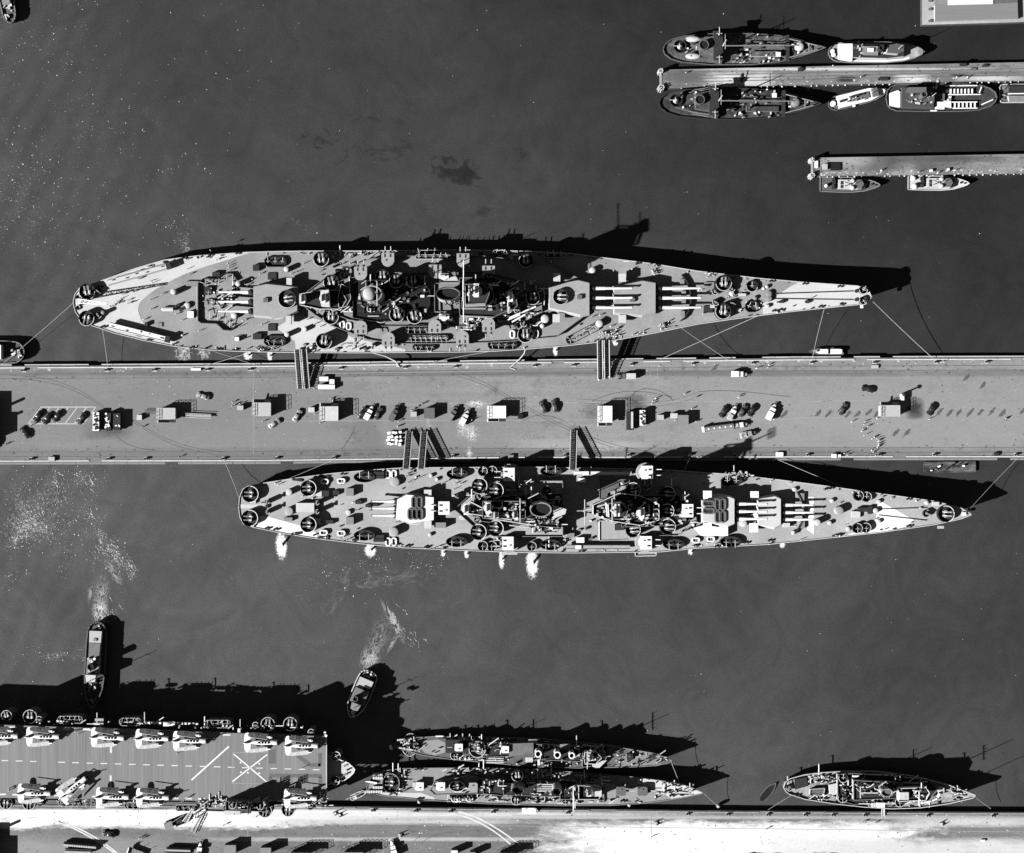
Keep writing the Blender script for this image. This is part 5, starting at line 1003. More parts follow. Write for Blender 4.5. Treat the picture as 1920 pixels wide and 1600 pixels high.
for i, (x, y, a, wh) in enumerate(PLANES):
    lab = 'white plane with folded wings, ' + wh; loc = P(x, y, FZ + .03)
    if i == 0: pl.location = loc; pl.rotation_euler = (0, 0, R(a)); pl['label'] = lab
    else: copy_tree(pl, loc, R(a), lab)

# ---------------- boats built about their own centre
class Boat:
    def __init__(s, name, label, cat, px, py, L, W, rot, fb, prof, hull=HULL, deck=CDECK, edge=LIGHT, bul=.5, group=None, sheer=.6, rim=.25):
        """L, W in photo pixels; prof: (fraction of length, fraction of half beam); the bow is at +X; rot in the photo's plane"""
        u = SC(fb); s.u = u; s.L, s.W, s.fb = L * u, W * u, fb; c = P(px, py, fb)
        s.root = empty(name, (0, 0, 0), label, cat, group); s.sheer = sheer
        e = []; 
        for t, h in prof: e.append(((t - .5) * s.L, h * s.W / 2, s.z(t)))
        lo = [(x, y, z) for x, y, z in e]; loop = [(x, -y, z) for x, y, z in e] + [(x, y, z) for x, y, z in e[::-1]]
        low = [(x * .96, y * .9, -.6) for x, y, z in loop]; mid = [(x * .99, y * .97, fb * .4) for x, y, z in loop]
        mb = MB(); mb.loft([low, mid, loop], close=False); mb.build('hull', hull, s.root)
        n = len(e); mb = MB(); mb.add([(x, y, z) for x, y, z in e] + [(x, -y, z) for x, y, z in e], [(i, n + i, n + i + 1, i + 1) for i in range(n - 1)]); mb.build('deck', deck, s.root)
        mb = MB(); mb.wall(loop + [loop[0]], bul, rim); mb.build('bulwark', edge, s.root)
        s.place = (c.x, c.y, 0); s.rot = R(rot)
    def z(s, t): return s.fb + s.sheer * max(0, (t - .5) * 2) ** 2
    def xy(s, fx, fy): return ((fx - .5) * s.L, fy * s.W / 2)
    def box(s, fx, fy, l, w, b0, b1, m=LIGHT, name='deckhouse', tm=None, k=1, rot=0):
        x, y = s.xy(fx, fy); z = s.z(fx); mb = MB(); mb.box(x, y, z + b0, z + b1, l * s.u, w * s.u, R(rot), 0, 1, k); return mb.build(name, [m, tm or m], s.root)
    def house(s, pts, b0, b1, m=LIGHT, name='deckhouse', tm=None):
        z = s.z(sum(p[0] for p in pts) / len(pts)); mb = MB(); mb.prism([s.xy(*p) for p in pts], z + b0, z + b1, 0, 1); return mb.build(name, [m, tm or m], s.root)
    def cyl(s, fx, fy, r, b0, b1, m=LIGHT, name='ventilator', tm=None, dome=0, ry=None):
        x, y = s.xy(fx, fy); z = s.z(fx); mb = MB(); mb.cyl(x, y, z + b0, z + b1, r * s.u, 18, 0, 1, 1, (ry or r) * s.u)
        if dome: mb.dome(x, y, z + b1, r * s.u * .97, dome, 14, 4, 0, (ry or r) * s.u * .97)
        return mb.build(name, [m, tm or m], s.root)
    def funnel(s, fx, fy, r, b0, b1, m=LIGHT):
        x, y = s.xy(fx, fy); z = s.z(fx); mb = MB(); mb.ring(x, y, z + b0, z + b1, r * s.u, .2, 20); o = mb.build('funnel', m, s.root)
        mb = MB(); mb.cyl(x, y, z + b0, z + b1 - .5, r * s.u - .2, 20); mb.build('funnel_mouth', BLACK, o)
    def mast(s, fx, fy, b0, b1, lean=0, r=.14, yard=0, m=LIGHT):
        x, y = s.xy(fx, fy); z = s.z(fx); mb = MB(); mb.tube((x, y, z + b0), (x + lean, y, z + b1), r, 7, 0, r * .5)
        if yard: mb.tube((x + lean * .7, y - yard / 2, z + b0 + (b1 - b0) * .7), (x + lean * .7, y + yard / 2, z + b0 + (b1 - b0) * .7), .08, 5)
        mb.build('mast', m, s.root)
    def gun(s, fx, fy, r, b0, d=0, m=DARK):
        x, y = s.xy(fx, fy); z = s.z(fx) + b0; mb = MB(); mb.ring(x, y, z, z + 1, r * s.u, .18, 22); mb.cyl(x, y, z, z + .05, r * s.u - .19, 20, 1); o = mb.build('gun_tub', [m, BLACK], s.root); single_gun(x, y, z, d, o, 1.5); mb = MB(); mb.dome(x, y, z + .06, r * s.u * .45, 1.5); mb.build('gun_cover', CANVAS, o)
    def spars(s, lst, m=LIGHT, r=.12):
        mb = MB()
        for a, b, c, d, h0, h1 in lst: p, q = s.xy(a, b), s.xy(c, d); mb.tube((*p, s.z(a) + h0), (*q, s.z(c) + h1), r, 6)
        mb.build('derrick', m, s.root)
    def clut(s, f0, f1, g0, g1, b, n, big=.6, ms=(LIGHT, WHITE, MID, GREY, DARK, STEEL)):
        for _ in range(n):
            fx, fy = random.uniform(f0, f1), random.uniform(g0, g1); m = random.choice(ms)
            if random.random() < .6: s.box(fx, fy, random.uniform(3, 9) * big, random.uniform(2.5, 5) * big, b, b + random.uniform(.5, 1.5), m, 'locker', rot=random.choice((0, 90, 25)))
            else: s.cyl(fx, fy, random.uniform(1.3, 3) * big, b, b + random.uniform(.7, 1.6), m, 'ventilator')
    def done(s): s.root.location = s.place; s.root.rotation_euler = (0, 0, s.rot)
SHARP = [(0, .0), (.01, .3), (.05, .62), (.12, .84), (.3, 1), (.55, 1), (.72, .85), (.86, .5), (.95, .2), (1, 0)]
ROUND = [(0, 0), (.005, .25), (.02, .5), (.05, .75), (.1, .92), (.25, 1), (.6, 1), (.78, .88), (.9, .6), (.97, .28), (1, 0)]
MOTOR = [(0, .9), (.02, .95), (.3, 1), (.55, .98), (.75, .8), (.9, .45), (.97, .2), (1, 0)]
BLUNT = [(0, 0), (.01, .5), (.04, .8), (.1, .97), (.3, 1), (.7, 1), (.85, .9), (.94, .65), (.985, .35), (1, 0)]
def net_tender(label, px, py, rot, pale, brighter):
    dk = mat('tender_deck_pale', .105, .55, .7, stain=.4, stain_scale=.4) if brighter else mat('tender_deck_dark', .05, .6, .7, stain=.4, stain_scale=.4)
    b = Boat('net_tender', label, 'net tender', px, py, 302, 58, rot, 3.4, SHARP, DARK, dk, GREY if brighter else DARK, .8, 'net tenders at the long jetty', 1.8, .22)
    b.house([(.10, -.3), (.35, -.98), (.36, -.98), (.36, .98), (.35, .98), (.10, .3)], 0, 2.4, GREY, tm=dk); b.house([(.22, -.5), (.355, -.7), (.355, .7), (.22, .5)], 2.4, 5.6, GREY, 'bridge_house', dk)
    b.house([(.30, -.95), (.36, -.95), (.36, .95), (.30, .95)], 5.6, 6.0, MID, 'bridge', DARK); b.funnel(.24, 0, 9, 2.4, 7.6, GREY)
    b.gun(.10, .08, 12, 2.5, 180); b.gun(.335, .7, 5, 6, 90); b.gun(.335, -.75, 5, 6, -90)
    for fy in (-1, 1):
        if pale: b.cyl(.18, .55 * fy, 14, 2.6, 3.2, PALE, 'covered_boat', dome=.6, ry=5.5)
        else: b.spars([(.18, .6 * fy, .32, .85 * fy, 3.2, 3.4), (.2, .75 * fy, .3, .95 * fy, 2.8, 2.9)], MID)
    b.house([(.54, .45), (.74, .42), (.76, .6), (.74, .8), (.56, .8)], 0, 1.2, MID, 'net_rack', dk); b.house([(.54, -.2), (.74, -.18), (.74, -.5), (.54, -.5)], 0, 1.4, LIGHT if brighter else MID, 'hatch', dk); b.house([(.50, .05), (.75, .08), (.75, .28), (.5, .28)], 0, 1.3, MID, 'hatch', dk)
    b.house([(.76, -.85), (.78, -.85), (.78, .85), (.76, .85)], 0, 1.4, DARK, 'breakwater'); b.mast(.36, 0, 5.5, 15, 0, .25, 5); b.cyl(.84, .05, 8, .2, 2.4, LIGHT if brighter else MID, 'winch', dome=.5); b.spars([(.37, 0, .83, .1, 6, 3), (.78, -.6, .95, -.12, 1.2, 1.4), (.78, .6, .95, .12, 1.2, 1.4), (.9, -.3, .9, .3, 1.3, 1.3)], MID, .2)
    b.box(.71, -.42 if brighter else .5, 8, 8, 1.3, 2.3, WHITE, 'locker'); b.box(.5, -.05, 16, 3, .1, 1.2, WHITE if brighter else MID, 'locker')
    b.clut(.12, .34, -.6, .6, 2.5, 26, .7); b.clut(.42, .75, -.9, -.55, 0, 18, .7); b.clut(.50, .72, -.5, .9, 1.3, 16, .6); b.clut(.8, .93, -.3, .3, .1, 14, .6); b.clut(.42, .5, -.9, .9, .1, 6, .8); b.done()
net_tender('dark net tender with two pale oval covered boats aft, above the long jetty', 1394, 93, .2, True, True)
net_tender('darker net tender lying below the long jetty, no white boats aft', 1386.5, 195.5, -.6, False, False)
# white harbour tug above the jetty
b = Boat('tug', 'tug with white cabin top at its stern, ahead of the upper net tender', 'tug', 1642, 99, 178, 38, 0, 2, ROUND, DARK, mat('tug_deck', .3, .3, .6), MID, .6, sheer=1.2)
b.house([(.10, -.7), (.24, -.95), (.24, .75), (.10, .75)], 0, 2.2, WHITE, tm=WHITE); b.house([(.24, -.62), (.6, -.72), (.78, -.5), (.78, .45), (.6, .62), (.24, .7)], 0, 2.6, WHITE, tm=DARK); b.house([(.34, -.45), (.5, -.5), (.5, .4), (.34, .4)], 2.6, 3.8, GREY, 'skylight', MID); b.box(.42, 0, 11, 7, 3.8, 4.4, WHITE, 'skylight')
b.house([(.58, -.35), (.70, -.45), (.76, -.2), (.76, .4), (.68, .55), (.6, .4)], 2.6, 5.4, LIGHT, 'pilothouse', mat('pilothouse_roof', .09)); b.funnel(.515, .05, 5, 2.6, 7, DARK); b.mast(.7, 0, 5.4, 12); b.cyl(.96, 0, 5, 0, 1, MID, 'fender_pad'); b.cyl(.04, .1, 4, 0, .8, WHITE, 'bitts'); b.cyl(.05, -.25, 4, 0, .8, WHITE, 'bitts')
b.house([(.25, -.9), (.6, -.98), (.8, -.85), (.93, -.35), (.92, -.15), (.8, -.6), (.6, -.75), (.25, -.7)], 0, .5, WHITE, 'side_deck'); b.clut(.25, .34, -.6, .6, 2.6, 10); b.clut(.5, .6, -.4, .4, 2.6, 6); b.done()
b = Boat('ferry_boat', 'narrow white cabin boat lying askew between net tender and big tug', 'boat', 1608, 184, 113, 27, 14, 1.6, ROUND, DARK, GREY, GREY, .5, sheer=.8)
b.house([(.15, -.85), (.7, -.85), (.93, -.35), (.96, .0), (.93, .35), (.7, .85), (.15, .85)], 0, 1.6, WHITE, tm=WHITE); b.house([(.72, -.5), (.82, -.55), (.82, .6), (.72, .6)], 1.6, 2.8, MID, 'pilothouse', GREY); b.house([(.35, -.4), (.68, -.45), (.68, .45), (.35, .4)], 1.6, 2.0, MID, 'skylight', GREY)
for fx in (.2, .24, .4, .45, .5, .58): b.box(fx, .25 if fx > .3 else 0, 5, 4, 1.6, 2.5, DARK, 'skylight')
b.cyl(.07, 0, 5, 0, 1.2, WHITE, 'bitts'); b.mast(.7, 0, 2.8, 7); b.clut(.3, .6, -.6, .6, 1.6, 10); b.box(.4, -.95, 4, 5, .4, 1.4, WHITE, 'fender'); b.done()
b = Boat('harbour_tug', 'dark broad tug with rows of white window frames on deck, below the long jetty', 'tug', 1764, 184, 206, 51, 0, 2.2, BLUNT, DARK, mat('dark_tug_deck', .04, .3, .6), GREY, .7, sheer=1)
b.house([(.03, -.6), (.12, -.72), (.12, .38), (.10, .5), (.03, .3)], 0, 1.8, WHITE, tm=WHITE); b.house([(.13, -.75), (.42, -.8), (.42, .75), (.13, .65)], 0, 2.6, GREY, tm=mat('tug_house_roof', .06)); b.house([(.16, .2), (.34, .2), (.34, .6), (.18, .6)], 2.6, 4.6, GREY, 'pilothouse', GREY); b.house([(.18, -.4), (.42, -.45), (.42, .5), (.36, .5), (.34, .15), (.2, .1)], 2.6, 3.4, GREY, 'upper_house', mat('house_top', .08))
b.box(.485, -.6, 16, 13, 0, 1.6, WHITE, 'hatch'); b.box(.55, -.5, 14, 12, 0, 1.5, WHITE, 'hatch'); b.box(.485, .05, 18, 12, 0, 1, GREY, 'hatch'); b.funnel(.3, -.05, 5.5, 3.4, 8, GREY); b.mast(.4, 0, 2.6, 9)
for i in range(7): b.box(.585 + i * .032, .45, 2.2, 9, .1, 1.2, WHITE, 'hatch_frame'); b.box(.585 + i * .036, -.55, 2.2, 11, .1, 1.2, WHITE, 'hatch_frame')
for fx0, fx1, fy in ((.56, .85, .2), (.56, .82, -.35), (.53, .82, .85), (.6, .82, -.8)): b.spars([(fx0, fy, fx1, fy, 1.2, 1.2)], WHITE, .2)
b.spars([(.86, -.55, .96, -.2, 1, 1.4), (.84, .3, .86, .75, 1, 1)], WHITE, .2); b.box(.46, .95, 4, 17, .4, .7, PALE, 'gangplank', rot=-12); b.clut(.14, .42, -.6, .5, 2.7, 26, .7); b.clut(.44, .58, -.2, .3, 0, 6, .7, (WHITE, MID)); b.box(.43, -.97, 12, 2.5, .2, .8, WHITE, 'fender'); b.done()
b = Boat('barge', 'grey flat barge cut by the right edge, below the long jetty', 'barge', 1910, 176, 72, 34, 0, 1.8, [(0, .7), (.04, .95), (.1, 1), (.9, 1), (1, .95)], DARK, GREY, LIGHT, .5)
b.house([(.2, -.3), (.98, -.3), (.98, -.9), (.22, -.9)], 0, 1.4, LIGHT, 'cargo_hold', MID); b.house([(.2, .1), (.98, .1), (.98, .8), (.2, .8)], 0, 1.6, GREY, 'cargo_hold', DARK); b.spars([(.18, -.1, 1, -.1, 1.7, 1.7)], WHITE, .2); b.clut(.04, .16, -.8, .8, 0, 8); b.done()
def motor_boat(label, px, py, L, W, hull, deck, cab, white):
    b = Boat('motor_boat', label, 'motor boat', px, py, L, W, -1, 1.5, MOTOR, hull, deck, hull if white else MID, .35, 'motor boats at the short jetty', 1, .25)
    b.house([(.3, -.62), (.62, -.65), (.66, -.5), (.66, .5), (.62, .65), (.3, .62)], 0, 1.2, cab, tm=LIGHT); b.house([(.5, -.55), (.68, -.6), (.72, 0), (.68, .6), (.5, .55)], 1.2, 2.3, cab, 'wheelhouse', GREY); b.house([(.69, -.7), (.74, -.6), (.76, 0), (.74, .6), (.69, .7), (.73, 0)], 0, 1.5, DARK, 'windscreen')
    b.cyl(.10, -.2 if not white else -.55, 5 if white else 3, 0, 1.2, WHITE, 'gun_cover', dome=.6)
    if white: b.cyl(.08, .6, 4.5, 0, 1, WHITE, 'gun_cover', dome=.5)
    for fx, fy in ((.22, .6), (.23, .2), (.22, -.4), (.36, .2), (.36, -.3)): b.box(fx, fy, 5, 6, .02, 1.3, DARK, 'torpedo_gear')
    b.cyl(.53, .45, 4, 1.3, 2.6, LIGHT, 'turret', dome=.7); b.cyl(.53, -.5, 4, 1.3, 2.6, LIGHT, 'turret', dome=.7); b.spars([(.4, .3, .5, 0, 2, 2.6), (.4, -.3, .5, 0, 2, 2.6)], DARK, .14); b.mast(.55, 0, 2.3, 6); b.cyl(.87, .1, 2, 0, .6, DARK, 'bitts'); b.cyl(.93, 0, 1.6, 0, .6, DARK, 'bitts'); b.done()
motor_boat('grey motor torpedo boat with pale outline at the short jetty', 1593, 347, 111, 28, mat('boat_grey', .16, .15), mat('boat_deck_grey', .10, .2), LIGHT, False)
motor_boat('white motor boat with drums at its stern at the short jetty', 1759, 344, 113, 27, PALE, PALE, LIGHT, True)
b = Boat('launch', 'small launch with two white canopies beside the pier edge near the battleship bow', 'launch', 1549, 659.5, 64, 14, 180, 1, MOTOR, GREY, mat('launch_deck', .2), GREY, .2, sheer=.5)
b.house([(.46, -.6), (.72, -.6), (.8, -.35), (.83, 0), (.8, .35), (.72, .6), (.46, .6)], 0, 1.1, WHITE, 'cabin', WHITE); b.house([(.05, -.45), (.10, -.62), (.38, -.66), (.38, .66), (.10, .62), (.05, .45)], 0, 1.2, WHITE, 'canopy', WHITE); b.box(.42, 0, 3, 8, 0, .4, DARK, 'cockpit'); b.cyl(.82, 0, 2.4, 1.4, 1.7, LIGHT, 'hatch'); b.done()
# tugs
b = Boat('tug', 'long dark tug with rounded stern, heading down towards the carrier', 'tug', 179, 1246, 160, 37, -93, 2.4, ROUND, DARK, mat('tug_deck_dark', .09, .3, .5), GREY, .8, sheer=1.5, rim=.4)
b.house([(.10, -.62), (.24, -.6), (.24, .58), (.10, .62)], 0, 2.4, PALE, tm=mat('tug_roof_pale', .42, .1)); b.house([(.24, -.58), (.41, -.58), (.41, .5), (.24, .55)], 0, 2.6, LIGHT, tm=mat('tug_roof_grey', .16, .15)); b.house([(.42, -.7), (.62, -.72), (.62, .5), (.42, .55)], 0, 2.6, LIGHT, tm=MID); b.house([(.60, -.6), (.68, -.5), (.68, .4), (.60, .45)], 2.6, 5.2, WHITE, 'pilothouse', LIGHT)
b.funnel(.5, -.05, 6, 2.6, 6.6, DARK); b.mast(.66, 0, 5.2, 12, 0, .14, 2); b.cyl(.72, -.2, 5, 0, 1.2, DARK, 'capstan'); b.cyl(.42, .1, 2.5, 2.6, 3.6, WHITE, 'ventilator'); b.cyl(.42, -.5, 2, 2.6, 3.6, LIGHT, 'ventilator'); b.box(.2, 0, 5, 6, 2.4, 2.8, MID, 'skylight'); b.box(.47, -.2, 12, 2, 2.6, 3.2, WHITE, 'rail')
b.clut(.66, .95, -.45, .3, .05, 22, .7); b.clut(.44, .6, -.6, .4, 2.7, 10, .6); b.clut(.02, .09, -.4, .4, 0, 5, .6); b.done()
b = Boat('tug', 'short tug with square grey roofs, bow under the carrier shadow', 'tug', 677, 1301, 92, 36, -113, 2.4, ROUND, DARK, mat('tug_deck_dark', .09), LIGHT, .8, sheer=1.3, rim=.35)
b.house([(.16, -.78), (.38, -.8), (.38, .72), (.16, .74)], 0, 2.6, PALE, tm=mat('tug_roof_pale', .42)); b.house([(.38, -.8), (.68, -.8), (.68, .74), (.38, .74)], 0, 3.6, LIGHT, tm=mat('tug_roof_grey', .16)); b.house([(.42, .0), (.55, .0), (.55, .7), (.42, .7)], 3.6, 4.2, LIGHT, 'skylight', GREY); b.house([(.28, .02), (.38, .02), (.38, .7), (.28, .7)], 2.6, 2.75, BLACK, 'coal_hatch')
b.house([(.66, -.5), (.78, -.4), (.8, 0), (.78, .4), (.66, .5)], 3.6, 6, LIGHT, 'pilothouse', MID); b.funnel(.58, -.3, 5, 3.6, 6.4, GREY); b.mast(.74, 0, 6, 12, 0, .14, 2); b.clut(.03, .13, -.5, .5, .05, 12, .7, (WHITE, LIGHT, MID)); b.cyl(.9, 0, 4, 0, 1, WHITE, 'capstan'); b.clut(.8, .95, -.4, .3, .05, 6, .6); b.done()
b = Boat('tug', 'dark tug with white cabin cut by the left edge beside the pier', 'tug', -30, 661, 152, 42, 180, 2.4, ROUND, DARK, mat('tug_deck_dark', .09), MID, .8, sheer=1, rim=.3)
b.house([(.26, -.62), (.6, -.62), (.6, .62), (.26, .62)], 0, 3, WHITE, tm=WHITE); b.clut(.03, .14, -.6, .6, .05, 14, .8, (WHITE, LIGHT, MID)); b.cyl(.07, 0, 5, 0, 1, MID, 'capstan'); b.done()
b = Boat('tug', 'dark boat poking in at the upper left corner', 'tug', 5, -39, 168, 26, 101, 2.2, ROUND, DARK, mat('tug_deck_dark', .09), MID, .8, sheer=1, rim=.35)
b.house([(.2, -.6), (.34, -.6), (.34, .4), (.2, .5)], 0, 2.4, LIGHT, tm=MID); b.clut(.05, .2, -.6, .6, .05, 12, .9, (WHITE, LIGHT, LIGHT)); b.clut(.3, .5, -.6, .6, .05, 8, 1, (LIGHT, STEEL)); b.done()
b = Boat('workboat', 'small grey workboat with a boom at the destroyer stern, under the carrier bow', 'workboat', 673, 1490, 34, 10, 25, 1.0, MOTOR, LIGHT, STEEL, LIGHT, .25, sheer=.4)
b.box(.45, 0, 7, 7, 0, 1.2, DARK, 'engine_box'); b.box(.62, 0, 3, 8, 0, .6, WHITE, 'thwart'); b.box(.3, 0, 3, 8, 0, .6, WHITE, 'thwart'); b.spars([(-.25, .55, 1.2, .5, 1.2, 1.6)], STEEL, .16); b.done()
b = Boat('raft', 'decaying low timber raft awash below the outer pier', 'raft', 1780, 876, 96, 19, 1, .35, [(0, .9), (.02, 1), (.98, 1), (1, .95)], GREY, mat('rotten_raft', .085, .75, 2.2, stretch=(.4, 1.3, 1), stain=.8, stain_scale=.5), mat('rotten_raft', .085), .1)
b.clut(.08, .95, -.8, .8, 0, 9, .7, (WHITE, GREY, DARK, DARK)); b.done()
c = P(1444, 1484, -.02); b = Boat('sunken_skiff', 'dim waterlogged skiff behind the patrol ship stern', 'skiff', 1440, 1485, 44, 14, 50, .18, SHARP, BLACK, BLACK, GREY, .08); b.done()
# ------------------------------------------------------------------ pier traffic
def rbox(xs, hw, z0, z1, n=10):                                        # rounded loft sections along x: (x, halfwidth, zlow, ztop)
    out = []
    for x, w_, a, b in xs:
        c, h = (a + b) / 2, (b - a) / 2; r = []
        for i in range(16):
            t = 2 * math.pi * i / 16; q, v = math.cos(t), math.sin(t)
            r.append((x, w_ * math.copysign(abs(q) ** .5, q), c + h * math.copysign(abs(v) ** .5, v)))
        out.append(r)
    return out
def car(paint, name='parked_car'):
    r = empty(name, (0, 0, 0), '', 'car')
    mb = MB(); mb.loft(rbox([(-2.35, .45, .45, .8), (-2.2, .7, .35, 1.0), (-1.4, .82, .3, 1.15), (.3, .84, .3, 1.15), (1.0, .62, .35, 1.15), (1.9, .48, .4, 1.1), (2.15, .36, .45, 1.0)], 0, 0, 0)); mb.build('body', paint, r, True)
    mb = MB(); mb.loft(rbox([(-1.75, .45, .9, 1.1), (-1.2, .62, .9, 1.55), (-.4, .66, .9, 1.7), (.3, .64, .9, 1.68), (.75, .58, .9, 1.2)], 0, 0, 0)); mb.build('roof', paint, r, True)
    for x, y in ((1.55, .72), (1.55, -.72), (-1.45, .78), (-1.45, -.78)):
        mb = MB(); mb.loft(rbox([(x - .7, .08, .4, .6), (x - .4, .2, .3, .82), (x, .24, .3, .95), (x + .4, .2, .3, .82), (x + .65, .08, .4, .6)], 0, 0, 0)); mb.v = [v + Vector((0, y, 0)) for v in mb.v]; mb.build('fender', paint, r, True)
        mb = MB(); mb.tube((x, y - .1, .34), (x, y + .1, .34), .34, 12); mb.build('wheel', RUBBER, r)
    mb = MB(); mb.add([(.36, -.5, 1.62), (.36, .5, 1.62), (.82, .55, 1.2), (.82, -.55, 1.2)], [(0, 1, 2, 3)]); mb.build('windscreen', GLASS, r)
    mb = MB(); mb.add([(-1.3, -.35, 1.58), (-1.3, .35, 1.58), (-1.72, .38, 1.2), (-1.72, -.38, 1.2)], [(0, 1, 2, 3)]); mb.build('rear_window', GLASS, r)
    for x in (2.3, -2.45): mb = MB(); mb.box(x, 0, .4, .55, .1, 1.5); mb.build('bumper', STEEL, r)
    for y in (-.55, .55): mb = MB(); mb.dome(2.0, y, .75, .15, .2, 8, 3); mb.build('headlight', STEEL, r)
    return r
def truck(paint, box, L=5.8, name='lorry', top=2.5, cover=True):
    r = empty(name, (0, 0, 0), '', 'truck'); h = L / 2
    mb = MB(); mb.loft(rbox([(h - 1.7, .7, .6, 1.6), (h - .8, .55, .6, 1.5), (h, .42, .6, 1.35)], 0, 0, 0)); mb.build('bonnet', paint, r, True)
    mb = MB(); mb.box(h - 2.3, 0, .6, 2.1, 1.3, 1.8, 0, 0, 0, .92); mb.build('cab', paint, r); mb = MB(); mb.add([(h - 1.63, -.7, 1.5), (h - 1.63, .7, 1.5), (h - 1.70, .7, 2.0), (h - 1.70, -.7, 2.0)], [(0, 1, 2, 3)]); mb.build('windscreen', GLASS, r)
    mb = MB(); lb = L - 3.1; mb.box(-h + lb / 2, 0, .8, top if cover else 1.5, lb, 2.0, 0, 0, 0, .95); mb.build('cargo_body', box, r)
    if not cover: mb = MB(); mb.box(-h + lb / 2, 0, 1.51, 1.9, lb * .7, 1.3); mb.build('cargo', CANVAS, r)
    for x in (h - .8, -h + 1.0):
        for y in (-.85, .85): mb = MB(); mb.tube((x, y - .14, .42), (x, y + .14, .42), .42, 12); mb.build('wheel', RUBBER, r)
    mb = MB(); mb.box(h + .1, 0, .5, .65, .12, 1.7); mb.build('bumper', STEEL, r)
    return r
PROTO = {}
def put(kind, paint, x, y, rot, label, group='vehicles parked on the pier', box=None, **kw):
    key = (kind, paint.name, box.name if box else '', tuple(sorted(kw.items()))); loc = P(x, y, PZ + .02)
    if key not in PROTO:
        r = car(paint) if kind == 'car' else truck(paint, box, **kw); PROTO[key] = r; r.location = loc; r.rotation_euler = (0, 0, R(rot)); r['label'] = label; r['group'] = group
        return r
    return copy_tree(PROTO[key], loc, R(rot), label, group)
for x, y, a, pt, lab in (
    (72, 781, 232, CARD, 'dark sedan in the leftmost bay of the painted lot'), (89, 785, 232, CARD, 'dark sedan second in the painted parking bays'), (108, 781, 230, CARD, 'dark sedan third in the painted parking bays, beside empty bays'), (153, 785, 234, CARM, 'maroon sedan alone at the last painted bay'),
    (48, 811, 130, CARD, 'black sedan below the painted parking bays, pointing the other way'), (381, 743, 165, CARG, 'grey sedan alone on the upper roadway'), (558, 779, 58, CARG, 'pale grey sedan upright between two gangway shelters'), (515, 794, 32, CARG, 'pale grey sedan slanting below the wide gangway shelter'),
    (680, 774, 55, CARD, 'dark sedan leftmost in the close row of four'), (709, 775, 62, CARM, 'maroon sedan beside the white lorry'), (1018, 763, 112, CARM, 'maroon sedan left of the pair tilted to the upper left'), (1040, 761, 102, CARM, 'dark sedan right of the pair tilted to the upper left'),
    (1356, 772, 237, CARD, 'dark sedan leftmost by the tank trailer'), (1392, 770, 58, CARM, 'maroon sedan third in the row above the tank trailer'), (1409, 770, 235, CARD, 'dark sedan fourth in the row above the tank trailer'), (1579, 767, 58, CARM, 'maroon sedan standing alone in faded bays'), (1745, 768, 240, CARD, 'dark convertible right of the smoky shelter'), (1626, 730, 170, CARD, 'dark jeep-like car alone on the outer roadway'), (-4, 826, 90, CARD, 'dark sedan half cut by the left edge of the pier'), (205, 1563, 170, CARD, 'dark sedan on the lower quay near the timber stacks')):
    put('car', pt, x, y, a, lab)
for x, y, a, pt, bx, L, cv, lab in (
    (693, 774, 62, CARW, WHITE, 5.4, True, 'white van second in the close row of four'), (740, 775, 62, CARM, GREY, 6.0, True, 'dark lorry with pale cab beside the crate pile gangway'), (849, 776, 55, GREY, MID, 6.0, True, 'grey covered lorry beside the plain dark hut'), (872, 783, 62, CARW, WHITE, 5.6, True, 'white lorry standing in the spilled chalky patch'),
    (1373, 774, 63, CARW, LIGHT, 5.4, False, 'white pickup second in the row above the tank trailer'), (1446, 772, 62, CARW, WHITE, 6.0, True, 'white van rightmost in the inner pier row'), (1174, 706, 180, GREY, LIGHT, 6.4, True, 'lorry with pale square cover beside the double gangway'), (1386, 702, 0, CARW, WHITE, 5.6, True, 'white lorry alone on the upper roadway'),
    (1402, 814, 14, CARG, LIGHT, 5.6, False, 'small pale pickup below the tank trailer cab'), (738, 1590, 105, CARW, WHITE, 5.6, True, 'white lorry on the lower quay by the scaffold'), (375, 1594, 80, CARW, LIGHT, 6, False, 'white lorry at the bottom edge of the quay')):
    put('truck', pt, x, y, a, lab, box=bx, L=L, cover=cv)
def generic(name, label, cat, px, py, rot=0, z=PZ, group=None):
    r = empty(name, (0, 0, 0), label, cat, group); r['_'] = 0; del r['_']; r.location = P(px, py, z + .02); r.rotation_euler = (0, 0, R(rot)); return r
def prt(r, name, m, fn): mb = MB(); fn(mb); return mb.build(name, m, r)
U = SC(PZ)
# tank trailer with tractor
r = generic('tank_trailer', 'long grey tank trailer with row of white hatches and white tail', 'trailer', 1347, 802, 7)
def f(mb): mb.loft([[(x, .95 * k * math.cos(2 * math.pi * i / 16), 1.7 + .75 * k * math.sin(2 * math.pi * i / 16)) for i in range(16)] for x, k in ((-5, .8), (-4.8, 1), (5, 1), (5.2, .8))])
prt(r, 'tank', MID, f); prt(r, 'tail_board', WHITE, lambda mb: mb.box(-5.4, 0, .6, 2.5, .7, 1.9))
for i in range(5): prt(r, 'hatch', WHITE, lambda mb: mb.cyl(-3.6 + i * 1.9, 0, 2.4, 2.62, .3, 10))
for x in (-4.2, -3.2, 4.2):
    for y in (-.85, .85): prt(r, 'wheel', RUBBER, lambda mb: mb.tube((x, y - .15, .45), (x, y + .15, .45), .45, 12))
prt(r, 'side_rail', LIGHT, lambda mb: mb.tube((-4.8, -1.05, 1.3), (4, -1.05, 1.3), .06))
put('truck', CARW, 1388, 797, 8, 'dark-bedded tractor coupled ahead of the tank trailer', box=DARK, L=5.0, cover=False)
